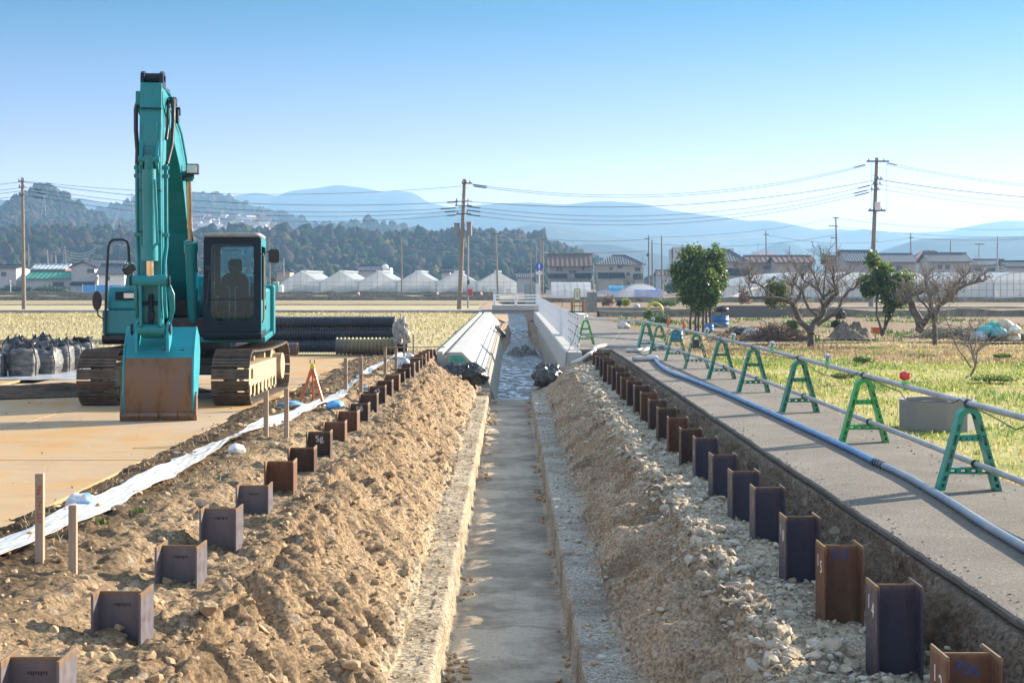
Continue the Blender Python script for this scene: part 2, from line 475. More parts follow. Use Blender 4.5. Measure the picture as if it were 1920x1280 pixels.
# ---- crossing road, field road, low banks between the fields
M_road = plain("road_concrete", C(.30, .285, .26), .9, var=.15, scale=.6, bump=.3)
M_bank = plain("bank_earth", C(.13, .10, .06), .95, var=.5, scale=2.5, bump=.6, bscale=12)
def ridge(name, x0, x1, y, h, wd, mat, flat=0.0, seed=0, kind='structure', z0=GZ):
    xs = np.linspace(x0, x1, max(8, int(abs(x1 - x0) / 1.2)))
    V = []; Fq = []
    for x in xs:
        k = 1 + .28 * vnoise(x * .5, y, seed + 3); d = .18 * wd * vnoise(x * .3, y * 1.3, seed)
        V += [(x, y - wd / 2 + d, z0 - .02), (x, y - flat / 2 - .1 * wd + d, z0 + h * k), (x, y + flat / 2 + .1 * wd + d, z0 + h * k), (x, y + wd / 2 + d, z0 - .02)]
    for i in range(len(xs) - 1):
        for j in range(3):
            a = i * 4 + j; Fq.append((a, a + 4, a + 5, a + 1))
    o = np_mesh(name, V, Fq, mat); tag(o, kind=kind); return o
mb = MB(); mb.bb(-140, -1.2, 98.6, 101.6, -.1, .10); mb.bb(2.05, 5.1, 98.2, 101.6, -.1, .08)
o = mb.build("road", M_road); tag(o, kind='structure')
ridge("road_bank", -140, -2.2, 97.6, .17, 1.6, M_bank, .5, 3)
mb = MB(); mb.bb(26, 190, 116, 119.2, -.1, .06)
o = mb.build("field_road", M_road); tag(o, kind='structure')
ridge("field_road_bank", 25, 190, 115.2, .16, 1.4, M_bank, .4, 33)
ridge("field_bank", -130, -1.5, 168, .42, 2.2, M_bank, .6, 5)
ridge("field_bank", -150, -1.5, 180, .50, 2.5, M_bank, .6, 15)
ridge("field_bank", -150, -3, 236, .6, 2.6, M_bank, .8, 25)
ridge("field_bank", -120, -3, 133, .10, 1.4, M_bank, .3, 26)
ridge("field_bank", 2.8, 80, 152, .5, 2.6, M_bank, .8, 27)
ridge("field_bank", -60, -6.4, 48.6, .17, 1.6, M_bank, .5, 28)
ridge("field_bank", -60, -12.2, 43.8, .10, 1.2, M_bank, .3, 29)
ridge("terrace_bank", 5.4, 34, 88, .42, 2.4, M_bank, .9, 31)

# ---- concrete channel
def concrete(name, c, stain=.3, lines=None):
    n = NT(name)
    a = n.ramp(n.noise(.9, 6, .6), (.3, tuple(x * .86 for x in c[:3]) + (1,)), (.7, c))
    a = n.mix(n.ramp(n.noise(3.0, 8, .7, n.map(n.obj, (1, 1, .35))), (.52, 0), (.75, stain)), a, C(.20, .17, .13))
    a = n.mix(.35, a, n.ramp(n.noise(70, 4, .7), (.3, C(.3, .3, .3)), (.7, C(.7, .7, .7))), 'OVERLAY')
    if lines:
        y = n.sep(n.obj)[1]
        q = n.math('ABSOLUTE', n.math('SUBTRACT', n.math('FRACT', n.math('DIVIDE', y, lines)), .5))
        a = n.mix(n.ramp(q, (.0, .75), (.012, 0)), a, C(.13, .12, .11))
    return n.bsdf(a, .85, 0, n.bump(n.noise(60, 5, .7), .25, .006), spec=.3)
M_conc = concrete("new_concrete", C(.45, .43, .40), .22, 2.0)
M_concd = concrete("wet_concrete", C(.30, .275, .23), .5)
M_concs = concrete("old_concrete", C(.26, .245, .22), .55)
wl = thing("channel_wall", (0, 41, 0), 0, "white concrete channel wall with broad sloping face and green painted end", "wall")
mb = MB(); mb.prism([(-1.80, 0), (-1.40, 0), (-.80, -.62), (-.86, -1.0), (-1.80, -1.0)], XZ, 0, 56.6); mb.build("sloping_face", M_conc, wl, bevel=.012)
mb = MB(); mb.prism([(-.86, -.628), (-.72, -.64), (-.30, -1.75), (-.86, -1.75)], XZ, .02, 56.6); mb.build("lower_wall", M_concd, wl)
mb = MB(); mb.prism([(-1.76, -.10), (-1.42, -.10), (-.98, -.58), (-1.76, -.60)], XZ, -.006, .02); mb.build("green_paint", plain("green_paint", C(.05, .30, .20), .6, var=.35, scale=9), wl)
gt = thing("drain_gutter", (0, 41, 0), 0, "pale concrete drain gutter along the field side of the channel wall", "gutter")
mb = MB(); mb.prism([(-2.15, -.5), (-2.15, .0), (-1.98, .0), (-1.98, -.16), (-1.86, -.16), (-1.86, -.03), (-1.81, -.03), (-1.81, -.5)], XZ, .3, 56); mb.build("gutter_channel", M_conc, gt)
wr = thing("channel_wall", (0, 41, 0), 0, "white concrete channel wall carrying the white railing beside the asphalt path", "wall")
mb = MB(); mb.prism([(1.57, 0), (2.05, 0), (2.05, -1.75), (1.60, -1.75), (1.60, -.66), (1.555, -.66)], XZ, 0, 57); mb.build("wall", M_conc, wr, bevel=.012)
mb = MB(); mb.prism([(1.50, -.70), (1.597, -.668), (1.597, -1.75), (1.46, -1.75)], XZ, .02, 57); mb.build("lower_wall", M_concd, wr)

def water_material():
    n = NT("channel_water")
    v = n.map(n.obj, (1.6, .55, 1))
    mud = n.ramp(n.noise(2.0, 9, .72, v), (.45, 0), (.53, 1))
    c = n.mix(mud, C(.012, .02, .026), n.ramp(n.noise(6, 6), (.3, C(.012, .012, .012)), (.7, C(.055, .045, .036))))
    r = n.ramp(n.noise(2.0, 9, .72, v), (.45, .03), (.53, .6))
    return n.bsdf(c, r, 0, n.bump(n.noise(7, 6, .65, n.map(n.obj, (1, .5, 1))), .22, .05), spec=.5)
mb = MB(); mb.face((-.62, 41.05, -1.46), (1.62, 41.05, -1.46), (1.62, 175, -1.30), (-.62, 175, -1.30))
o = mb.build("water", water_material()); tag(o, kind='structure')
# silt bars lying in the water
mb = MB()
for (x, y, a, b_) in ((.55, 45.2, .42, .8), (.2, 60, .5, 1.4), (.9, 66, .5, 2.0), (.35, 72, .8, 1.6), (.7, 52, .3, .6), (0.1, 80, .5, 2.4)):
    mb.ball((x, y, -1.47 + .02 * (y - 41) / 25), 1, 14, 6, (a, b_, .07))
o = mb.build("silt_mud", plain("silt", C(.07, .055, .04), .5, var=.4, scale=5, bump=.5), smooth=60); tag(o, kind='structure')
# earth banks of the channel beyond the bridge
mb = MB()
for s in (-1, 1):
    for k in range(40):
        pass
def bankside(x_in, x_out, seed):
    ys = np.linspace(70, 176, 120); V = []; Fq = []
    for y in ys:
        a = .22 * vnoise(y * .35, 0.5, seed); g_ = min(1, max(0, (y - 70) / 14.)); o2 = x_out if y > 99 else (-1.0 if x_out < 0 else 1.56)
        hi = -.75 * g_ - 1.6 * (1 - g_); h2 = (-.12 if y > 99 else -.66) * g_ - 1.6 * (1 - g_); h3 = (-.06 if y > 99 else -.66) * g_ - 1.6 * (1 - g_)
        V += [(x_in + a, y, -1.62), (x_in + a + (o2 - x_in) * .35, y, hi + .15 * g_ * vnoise(y * .8, 2, seed)), (x_in + (o2 - x_in) * .8 + a * .3, y, h2), (o2, y, h3)]
    for i in range(len(ys) - 1):
        for j in range(3):
            a = i * 4 + j; Fq.append((a, a + 1, a + 5, a + 4) if x_out > x_in else (a, a + 4, a + 5, a + 1))
    return V, Fq
M_brown = plain("bank_soil", C(.20, .13, .075), .95, var=.4, scale=1.8, bump=.8, bscale=9)
for xi, xo, sd in ((-.02, -2.6, 4), (1.16, 2.9, 6)):
    v, f = bankside(xi, xo, sd)
    o = np_mesh("channel_bank", v, f, M_brown, smooth=True); tag(o, kind='structure')
mb = MB(); mb.bb(-2.6, 2.9, 174, 176, -1.7, -.07); o = mb.build("channel_end", M_brown); tag(o, kind='structure')

# ---- footbridge over the channel
M_white = plain("white_paint", C(.74, .75, .76), .45, var=.06, scale=3)
br = thing("bridge", (.36, 99.4, 0), 0, "small concrete bridge over the channel with white pipe railing", "bridge")
mb = MB(); mb.bb(-1.66, 1.66, -1.4, 1.6, .10, .46); mb.build("deck", M_conc, br, bevel=.02)
mb = MB(); mb.bb(-1.72, 1.72, -1.2, 1.5, -.16, .098); mb.build("girder", concrete("bridge_girder", C(.46, .45, .43), .3), br)
for x in (-1.5, -.02, 1.48):
    mb = MB(); mb.bb(x - .09, x + .09, -1.32, -1.16, .46, 1.22); mb.build("post", M_white, br, bevel=.02)
for z in (.72, .95, 1.14):
    mb = MB(); mb.cyl((-1.55, -1.24, z), (1.55, -1.24, z), .045); mb.build("rail", M_white, br)
M_bolt = plain("railing_bolt", C(.05, .05, .055), .4)
# ---- white railing on the right channel wall
rl = thing("railing", (1.93, 41.2, 0), 0, "long white bar railing on the channel wall by the path", "railing")
mb = MB(); mb.bb(-.03, .03, -.04, .04, 0, 1.03); 
post0 = mb.build("post", M_white, rl)
for k in range(1, 36):
    c = copy_tree(post0, rl); c.location = (0, 1.6 * k, 0)
for k in range(5):
    for z in (.18, .46, .74, .97):
        mb = MB(); mb.box((0, 1.6 * k - .046, z), (.03, .010, .03)); mb.build("bolt", M_bolt, rl)
for z in (.18, .46, .74, .97):
    mb = MB(); mb.cyl((0.055, 0, z), (0.055, 56, z), .026, n=8); mb.build("rail", M_white, rl)
# ================================================================ STEEL H-BEAMS
def steel(name, c1, c2, rust, amt, rough=.42, metal=.35):
    n = NT(name)
    v = n.map(n.obj, (1, 1, .18))
    c = n.ramp(n.noise(5, 6, .6, v), (.3, c1), (.7, c2))
    c = n.mix(n.ramp(n.noise(9, 9, .75, n.map(n.obj, (1, 1, .3))), (amt, 0), (amt + .2, .9)), c, rust)
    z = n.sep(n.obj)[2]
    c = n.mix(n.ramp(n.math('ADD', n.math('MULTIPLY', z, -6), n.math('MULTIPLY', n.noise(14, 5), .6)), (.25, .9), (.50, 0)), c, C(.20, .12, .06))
    c = n.mix(n.ramp(z, (.4955, 0), (.4985, .85)), c, C(.36, .24, .12)) if False else n.mix(n.math('GREATER_THAN', z, -.010), c, C(.22, .135, .07))  # tan top edge: rust, plus the sunlit edge put into the colour
    c = n.mix(n.ramp(n.noise(3.2, 8, .75, n.map(n.obj, (2.2, 2.2, .16))), (.52, 0), (.70, .6)), c, rust)
    br = n.n('ShaderNodeBrightContrast'); n.set(br.inputs[0], c)
    n.set(br.inputs[1], n.math('MULTIPLY_ADD', n.orand, .02))
    n.t.nodes[-1].inputs[2].default_value = -.01
    return n.bsdf(br.outputs[0], n.ramp(n.noise(18, 5), (.3, rough - .12), (.7, rough + .2)), metal, n.bump(n.noise(50, 5, .7), .18, .004), spec=.45)
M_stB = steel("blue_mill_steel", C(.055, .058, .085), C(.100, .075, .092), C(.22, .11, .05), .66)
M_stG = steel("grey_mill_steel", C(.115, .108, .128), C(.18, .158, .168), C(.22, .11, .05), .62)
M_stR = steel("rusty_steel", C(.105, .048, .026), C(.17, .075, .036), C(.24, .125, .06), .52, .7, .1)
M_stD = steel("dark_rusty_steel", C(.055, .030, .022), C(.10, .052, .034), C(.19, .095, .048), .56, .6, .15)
M_wpaint = plain("white_marking_paint", C(.72, .72, .70), .7, var=.12, scale=20)
M_bpaint = plain("blue_marking_paint", C(.025, .07, .22), .7, var=.15, scale=20)
M_dpaint = plain("dark_stencil_paint", C(.05, .03, .025), .8)
def txt(body, name, size, mat, M, parent):
    cu = bpy.data.curves.new(name, 'FONT'); cu.body = body; cu.size = size; cu.extrude = .0008; cu.align_x = 'CENTER'; cu.align_y = 'CENTER'
    cu.materials.append(mat)
    tmp = bpy.data.objects.new(name, cu); col.objects.link(tmp)
    me = bpy.data.meshes.new_from_object(tmp.evaluated_get(bpy.context.evaluated_depsgraph_get())); me.name = name
    bpy.data.objects.remove(tmp)
    if not me.materials: me.materials.append(mat)
    o = bpy.data.objects.new(name, me); link(o, parent); o.matrix_local = M
    return o
def beam_proto(mat):
    t = bpy.data.objects.new("steel_beam", None); t.empty_display_size = .2
    H = 1.5
    m = MB(); m.bb(-.135, .135, .141, .153, -H, 0); m.build("web", mat, t)
    for s in (-1, 1):
        m = MB(); m.bb(s * .150, s * .1345, 0, .30, -H, .012 if s else 0); m.build("flange", mat, t, bevel=.002, seg=1)
    return t
PROTO = {}
ordn = ["nearest", "second", "third", "fourth", "fifth", "sixth", "seventh", "eighth", "ninth", "tenth", "eleventh", "twelfth", "thirteenth", "fourteenth", "fifteenth", "sixteenth", "seventeenth", "eighteenth", "nineteenth", "twentieth", "twenty-first", "twenty-second", "twenty-third", "twenty-fourth"]
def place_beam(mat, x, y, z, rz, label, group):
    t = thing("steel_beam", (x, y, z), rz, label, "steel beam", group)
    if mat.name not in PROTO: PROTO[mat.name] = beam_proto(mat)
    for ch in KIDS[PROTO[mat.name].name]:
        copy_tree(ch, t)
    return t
FRONT = Matrix.Rotation(R(90), 4, 'X')                       # text upright, facing -Y
def on_web(x, z): return Matrix.Translation((x, .1395, z)) @ FRONT
def on_flange(x, y, z, k=-1): return Matrix.Translation((x, y, z)) @ Matrix.Rotation(R(-90), 4, 'Z') @ FRONT
cols_r = ['R', 'B', 'R', 'B', 'B', 'B', 'B', 'B', 'D', 'R', 'D'] + ['D', 'R', 'D', 'D', 'R', 'D', 'D', 'R', 'D', 'D', 'D', 'R']
MM = {'R': M_stR, 'B': M_stB, 'D': M_stD, 'G': M_stG}
WORDS = {'R': "rusty brown", 'B': "dark blue", 'D': "dark rusty", 'G': "grey purple"}
marks = {0: ("1 2", None), 1: ("1 4", None), 2: ("1 5", "S/6"), 3: ("1 8", None)}
for k in range(23):
    y = 7.67 + 1.5 * k
    kind = cols_r[k]
    lab = "%s steel H-beam, %s along the row beside the asphalt path" % (WORDS[kind], ordn[k])
    if k == 0: lab = "rusty brown steel H-beam marked 12 with blue scrawl, nearest in the row beside the path"
    if k == 1: lab = "dark blue steel H-beam with white painted 14, beside the asphalt path"
    if k == 2: lab = "rusty brown steel H-beam with white 15 and blue S/6, beside the path"
    if k == 3: lab = "dark blue steel H-beam with white painted 18, beside the asphalt path"
    dz = rnd.uniform(-.03, .03) if k > 2 else (-.03, .03, .01)[k]
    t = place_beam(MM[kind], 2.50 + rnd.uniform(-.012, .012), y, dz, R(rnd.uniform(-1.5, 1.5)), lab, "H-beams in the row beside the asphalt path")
    if k in marks:
        for i, ch in enumerate(marks[k][0].split()):
            m = Matrix.Translation((-.1515, .205 - .10 * i, -.13 - .035 * i)) @ Matrix.Rotation(R(-90), 4, 'Z') @ FRONT
            txt(ch, "painted_number", .135, M_wpaint, m, t)
    if k == 2: txt("S/6", "painted_mark", .11, M_bpaint, on_web(0, -.07) @ Matrix.Rotation(R(4), 4, 'Z'), t)
    if k == 0: txt("706", "painted_mark", .10, M_bpaint, on_web(0.0, -.09) @ Matrix.Rotation(R(-12), 4, 'Z'), t)
    if k == 7:
        txt("21", "painted_number", .075, M_wpaint, Matrix.Translation((-.1515, .15, -.2)) @ Matrix.Rotation(R(-90), 4, 'Z') @ FRONT, t)
    if kind == 'B' and k != 1:
        m = MB()
        for q in range(7): m.bb(-.08 + .02 * q, -.07 + .02 * q, .1385, .1405, -.070 - .006 * (q % 3), -.060)
        m.build("stencil_print", M_dpaint, t)
    if k == 1:
        m = MB()
        for q in range(4):
            for r_ in range(5):
                if (q * 3 + r_ * 5) % 4 != 1: m.cyl((-.09 + .05 * q + .01 * r_, .1405, -.055 - .028 * r_), (-.09 + .05 * q + .01 * r_, .138, -.055 - .028 * r_), .006, n=8)
        m.build("punch_marks", M_dpaint, t)
cols_l = ['G', 'G', 'G', 'G', 'G', 'R', 'D', 'D', 'R', 'R', 'D', 'D', 'D', 'D', 'R', 'D', 'D', 'D', 'R', 'D', 'R', 'R', 'R', 'R', 'R']
chalk = {7: "Sg", 10: "S8", 12: "45", 15: "58"}
for k in range(24):
    y = 6.99 + 1.5 * k
    kind = cols_l[k]
    lab = "%s steel H-beam, %s along the row on the excavator side" % (WORDS[kind], ordn[k])
    dz = .15 + rnd.uniform(-.03, .03)
    if k >= 20: dz -= .02 * (k - 19)
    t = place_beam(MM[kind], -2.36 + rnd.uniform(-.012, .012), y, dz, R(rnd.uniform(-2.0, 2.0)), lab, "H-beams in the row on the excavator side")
    if k in chalk: txt(chalk[k], "chalk_mark", .11, M_wpaint, on_web(0, -.09) @ Matrix.Rotation(R(8), 4, 'Z'), t)
    if kind == 'G':
        m = MB()
        for q in range(8): m.bb(-.05 + .013 * q, -.042 + .013 * q, .1385, .1405, -.085 - .005 * (q % 3), -.072)
        m.build("stencil_print", M_dpaint, t)

# ================================================================ RUBBLE
def rock_template(seed, sub):
    import bmesh
    bm = bmesh.new(); bmesh.ops.create_icosphere(bm, subdivisions=sub, radius=1)
    r = random.Random(seed)
    pl = [(Vector((r.gauss(0, 1), r.gauss(0, 1), r.gauss(0, 1))).normalized(), r.uniform(.45, .85)) for _ in range(9)]
    for v in bm.verts:
        p = v.co
        for nn, d in pl:
            k = p.dot(nn)
            if k > d: p = p - nn * (k - d)
        v.co = p * (1 + .10 * math.sin(7 * p.x + seed) * math.cos(6 * p.y))
    V = np.array([v.co[:] for v in bm.verts]); Fq = np.array([[v.index for v in f.verts] for f in bm.faces])
    bm.free(); return V, Fq
TPL = [rock_template(i, 2) for i in range(7)]
def scatter(name, pts, mat, seed, kind='stuff'):
    r = np.random.RandomState(seed); vs = []; fs = []; n = 0
    for (x, y, z, s) in pts:
        V, Fq = TPL[r.randint(len(TPL))]
        a, b_, c = r.uniform(0, 6.28, 3)
        M = Matrix.Rotation(a, 3, 'Z') @ Matrix.Rotation(b_, 3, 'X')
        sc_ = np.array([1, r.uniform(.65, 1), r.uniform(.45, .8)]) * s
        vs.append((V * sc_) @ np.array(M).T + np.array([x, y, z])); fs.append(Fq + n); n += len(V)
    o = np_mesh(name, np.concatenate(vs), np.concatenate(fs), mat)
    return tag(o, kind=kind)
def stone_material(name, a, b, c):
    n = NT(name)
    k = n.ramp(n.island, (0, a), (.5, b), (1, c))
    k = n.mix(.5, k, n.ramp(n.noise(26, 7, .7), (.3, C(.25, .25, .25)), (.7, C(.78, .76, .72))), 'OVERLAY')
    return n.bsdf(k, .92, 0, n.bump(n.noise(40, 6, .7), .6, .01), spec=.2)
M_stone = stone_material("broken_stone", C(.33, .285, .225), C(.48, .43, .36), C(.37, .29, .20))
M_clod = stone_material("earth_clods", C(.34, .235, .14), C(.42, .30, .185), C(.29, .20, .12))
r = np.random.RandomState(3)
pts = []
for _ in range(5200):                         # grey stones on the bench and crest beside the right row
    y = 6.5 + 35 * r.rand() ** 1.6; x = 1.60 + 1.25 * r.rand() ** 1.2
    s = (0.008 + .016 * r.rand() + (.030 * r.rand() if r.rand() < .12 else 0)) * (1 + .022 * y) * (1.25 if x < 2.1 else 1)
    pts.append((x, y, ground_z(x, y) + s * .25, s))
for _ in range(800):                         # on the right slope and ledge
    y = 9 + 31 * r.rand() ** 1.5; x = .62 + 1.1 * r.rand()
    s = (.006 + .012 * r.rand() + (.030 * r.rand() if r.rand() < .07 else 0)) * (1 + .02 * y)
    pts.append((x, y, ground_z(x, y) + s * .2, s))
scatter("stone_rubble", pts, M_stone, 5)
pts = []
for _ in range(5200):                         # clods on the left slope and mound
    y = 6.5 + 34 * r.rand() ** 1.6
    x = -2.05 + 1.15 * r.rand() if r.rand() < .62 else -4.1 + 2.1 * r.rand()
    s = (.007 + .014 * r.rand() + (.030 * r.rand() if r.rand() < .10 else 0)) * (1 + .022 * y)
    pts.append((x, y, ground_z(x, y) + s * .2, s))
for _ in range(800):                          # crumbs along the foot of both ledges
    y = 10 + 30 * r.rand() ** 1.4; side = r.rand() < .68
    x = (-.57 + .20 * r.rand() ** 2.2) if side else (.53 - .13 * r.rand() ** 2)
    if vnoise(np.array([y * .9]), np.array([3. if side else 9.]), 4)[0] < -.1: continue
    s = (.012 + .035 * r.rand() ** 2) * (1 + .012 * y)
    pts.append((x, y, -1.36 + s * .4, s))
for _ in range(700):                          # crumbs on the ledges
    y = 10 + 30 * r.rand() ** 1.4; x = -.63 - .33 * r.rand() if r.rand() < .6 else .6 + .3 * r.rand()
    s = (.006 + .02 * r.rand() ** 3) * (1 + .015 * y)
    pts.append((x, y, ground_z(x, y) + s * .3, s))
scatter("earth_clods", pts, M_clod, 6)
# single stones one can point at
def boulder(px, py, z, s, mat, label, seed, sq=(1, .85, .8)):
    p = G(px, py, z); V, Fq = rock_template(seed, 3)
    V = V * np.array(sq) * s
    o = np_mesh("boulder", V, Fq, mat); o.location = (p.x, p.y, ground_z(p.x, p.y) + s * sq[2] * .55); o.rotation_euler = (.3 * seed, .2, seed)
    tag(o, label, "stone")
big_pts = []
r9 = np.random.RandomState(44)
for _ in range(260):
    y = 7 + 30 * r9.rand() ** 1.7; x = -2.05 + 1.0 * r9.rand() if r9.rand() < .75 else -2.0 - .9 * r9.rand()
    s_ = (.028 + .045 * r9.rand() ** 2) * (1 + .012 * y); big_pts.append((x, y, ground_z(x, y) + s_ * .15, s_))
scatter("large_clods", big_pts, M_clod, 45)
big_pts = []
for _ in range(520):
    y = 7 + 30 * r9.rand() ** 1.7; x = 1.55 + .75 * r9.rand()
    s_ = (.028 + .050 * r9.rand() ** 2.2) * (1 + .010 * y); big_pts.append((x, y, ground_z(x, y) + s_ * .15, s_))
scatter("large_stones", big_pts, M_stone, 46)
big_pts = []
for _ in range(900):
    y = 7 + 34 * r9.rand() ** 1.5; x = 3.035 + .20 * r9.rand() ** 2.5 if r9.rand() < .6 else 4.9 - .5 * r9.rand() ** 2.5
    s_ = (.004 + .010 * r9.rand() ** 2) * (1 + .02 * y); big_pts.append((x, y, s_ * .3, s_))
scatter("path_grit", big_pts, M_stone, 47)
boulder(388, 1150, -.12, .085, M_clod, "squarish tan clod right of the third grey H-beam on the excavator side", 21)
boulder(283, 1055, -.08, .075, M_clod, "tan boulder behind the second grey H-beam on the excavator side", 22)
boulder(420, 1118, -.15, .07, M_clod, "tan clod on the slope just above the squarish clod", 23)
boulder(1372, 1048, -.50, .075, M_stone, "pale pointed stone on the crest left of the beam marked 18", 24, (1, .6, .8))
boulder(1555, 1232, -.53, .095, M_stone, "round pale boulder lying left of the foot of beam 14", 25)
boulder(1487, 1250, -.52, .08, M_stone, "pale pointed rock leaning on the crest near the bottom edge", 26, (1, .6, .9))
boulder(1587, 1256, -.53, .06, M_stone, "small rounded grey stone touching the foot of beam 14", 27)
boulder(1345, 1010, -.50, .06, M_stone, "flat pale slab of stone lying on the crest of the trench", 28, (1.3, .8, .4))
boulder(762, 1090, -.88, .065, M_clod, "brown boulder half way down the excavator side slope", 29)
boulder(1090, 722, -.55, .15, M_stone, "grey boulder at the trench end beside the black plastic bags", 30)

# ================================================================ STEEL ROAD PLATES
def plate_material():
    n = NT("rusty_road_plate")
    v = n.map(n.pos, (1, .5, 1))
    c = n.ramp(n.noise(.55, 6, .6, v), (.30, C(.34, .195, .085)), (.45, C(.42, .285, .155)), (.55, C(.44, .255, .09)), (.66, C(.48, .205, .02)))
    c = n.mix(n.ramp(n.noise(1.7, 9, .72, n.map(n.pos, (.35, 2.2, 1))), (.52, 0), (.75, .6)), c, C(.26, .17, .10))
    c = n.mix(n.ramp(n.noise(.23, 3, .5, v), (.54, 0), (.66, .55)), c, C(.44, .40, .36))
    c = n.mix(n.ramp(n.noise(7, 8, .75, n.map(n.pos, (.5, 1.5, 1))), (.60, 0), (.74, .45)), c, C(.12, .085, .055))
    c = n.mix(n.math('MULTIPLY', n.ramp(n.noise(60, 4, .8), (.3, 0), (.7, 1)), .22), c, C(.22, .15, .09))
    sc_ = n.ramp(n.noise(2.2, 10, .8, n.map(n.pos, (.25, 3.0, 1), rot=(0, 0, .25))), (.57, 0), (.66, .75))
    c = n.mix(n.math('MULTIPLY', sc_, n.ramp(n.noise(.5, 3), (.42, 0), (.6, 1))), c, C(.13, .085, .05))
    return n.bsdf(c, n.ramp(n.noise(2, 5), (.3, .55), (.7, .8)), .0, n.bump(n.noise(1.2, 4), .12, .08, n.bump(n.noise(45, 5, .7), .25, .004)), spec=.35)
M_plate = plate_material()
plates = [(-10.35, -4.22, 5.0, 11.3, "weathered steel road plate at the lower left corner of the picture"),
          (-10.35, -4.20, 11.33, 16.2, "tan steel road plate behind the two near wooden stakes"),
          (-7.0, -4.17, 16.23, 22.3, "tan steel road plate under the lip of the excavator bucket"),
          (-13.2, -7.03, 16.23, 22.33, "sunlit steel road plate crossed by the long bucket shadow"),
          (-10.2, -4.12, 22.36, 28.4, "steel road plate under the excavator tracks"),
          (-17.5, -10.3, 22.40, 28.2, "orange steel road plate left of the dark soil strip"),
          (-9.6, -3.9, 28.43, 33.5, "orange rusty steel road plate right behind the excavator"),
          (-9.3, -3.55, 33.53, 39.0, "orange steel road plate in front of the stacked pipes"),
          (-19.0, -10.2, 28.43, 31.2, "orange plate between the black bulk bags and the soil strip")]
for x0, x1, y0, y1, lab in plates:
    m = MB(); m.bb(x0, x1, y0, y1, -.065, -.02 + rnd.uniform(-.004, .004))
    o = m.build("steel_plate", M_plate, bevel=.004, seg=1); tag(o, lab, "steel plate", "steel road plates round the excavator")
m = MB()
for (x0, y0, x1, y1) in ((-14, 22.2, -9.5, 24.6), (-9.9, 24.2, -7.4, 27.2)):
    pass
def heap(name, cx, cy, rx, ry, h, rot, mat, seed, kind=None, n=56, rough=.35):
    V = []; Fq = []
    for i in range(n + 1):
        for j in range(n + 1):
            u = -1 + 2 * i / n; v = -1 + 2 * j / n
            rr = math.hypot(u, v); k = max(0, 1 - rr ** 1.6)
            V.append((u, v, k))
    V = np.array(V); N = fbm(V[:, 0] * 3.1 + seed, V[:, 1] * 3.1, 4, seed); N2 = fbm(V[:, 0] * 11 + seed, V[:, 1] * 11, 3, seed + 3)
    z = V[:, 2] * (1 + rough * N) + .12 * rough * N2 * np.clip(V[:, 2] * 5, 0, 1) - .03
    c, s = math.cos(rot), math.sin(rot)
    x = V[:, 0] * rx; y = V[:, 1] * ry
    P = np.stack([x * c - y * s, x * s + y * c, z * h], -1)
    i = np.arange(n)[:, None] * (n + 1) + np.arange(n)[None]
    f = np.stack([i, i + n + 1, i + n + 2, i + 1], -1).reshape(-1, 4)
    o = np_mesh(name, P, f, mat, smooth=True); o.location = (cx, cy, 0)
    if kind: tag(o, kind=kind)
    return o
M_humus = plain("dark_topsoil", C(.075, .045, .026), .96, var=.5, scale=5, bump=.9, bscale=26)
heap("soil_spill", -9.0, 25.3, 3.6, .75, .17, R(28), M_humus, 4, 'stuff')
heap("soil_spill", -11.2, 22.6, 2.6, .55, .12, R(14), M_humus, 14, 'stuff')
# crumbs of mud on the plates
pts = []
for _ in range(130):
    y = 11 + 18 * r.rand(); x = -4.2 - 5 * r.rand() ** 1.3
    s = .006 + .017 * r.rand() ** 3
    pts.append((x, y, -.018 + s * .3, s))
scatter("mud_crumbs", pts, M_clod, 16)

# ================================================================ PLASTIC SHEET, SANDBAGS, STAKES
def sheet_strip():
    ctr = [(-3.95, 8.8), (-3.72, 10.6), (-3.60, 13), (-3.55, 15.4), (-3.55, 17.6), (-3.34, 20), (-3.10, 22.3), (-2.98, 24.4), (-3.05, 27), (-3.12, 30), (-3.15, 33), (-3.12, 36.5), (-2.9, 39)]
    ys = np.linspace(8.8, 39, 420); cx = np.interp(ys, [c[1] for c in ctr], [c[0] for c in ctr])
    k = np.ones(9) / 9; cx = np.convolve(np.pad(cx, 4, 'edge'), k, 'valid')
    V = []; Fq = []; n = 13
    for i, y in enumerate(ys):
        wd = .135 + .055 * vnoise(y * .5, 2.2, 5) + .02 * vnoise(y * 3, 5.2, 6)
        for j in range(n):
            u = -1 + 2 * j / (n - 1)
            x = cx[i] + u * wd + .02 * vnoise(y * 2.3, u * 2, 7)
            z = .045 + .045 * u * float(vnoise(y * .55, 3.3, 2)) + .014 * abs(float(fbm(y * 1.7 + u * 2.3, u * 2.6 + y * .6, 3, 9))) + .05 * abs(float(vnoise(y * .9 + u * .8, u * 1.4, 13))) * max(0., float(vnoise(y * .35, 9.1, 4)))
            V.append((x, y, z + .015))
    for i in range(len(ys) - 1):
        for j in range(n - 1):
            a = i * n + j; Fq.append((a, a + 1, a + n + 1, a + n))
    return V, Fq
n = NT("dusty_white_plastic")
c = n.ramp(n.noise(1.6, 7, .65), (.35, C(.40, .39, .37)), (.62, C(.56, .56, .57)))
c = n.mix(n.ramp(n.noise(3.2, 8, .7), (.48, 0), (.66, .7)), c, C(.38, .29, .19))
M_sheet = n.bsdf(c, .38, 0, n.bump(n.noise(9, 4, .6), .35, .03), spec=.5)
v, f = sheet_strip()
o = np_mesh("plastic_sheet", v, f, M_sheet, smooth=False)
tag(o, "long white plastic sheet strip lying on the soil beside the plates", "plastic sheet")
so = o.modifiers.new("thickness", 'SOLIDIFY'); so.thickness = .004
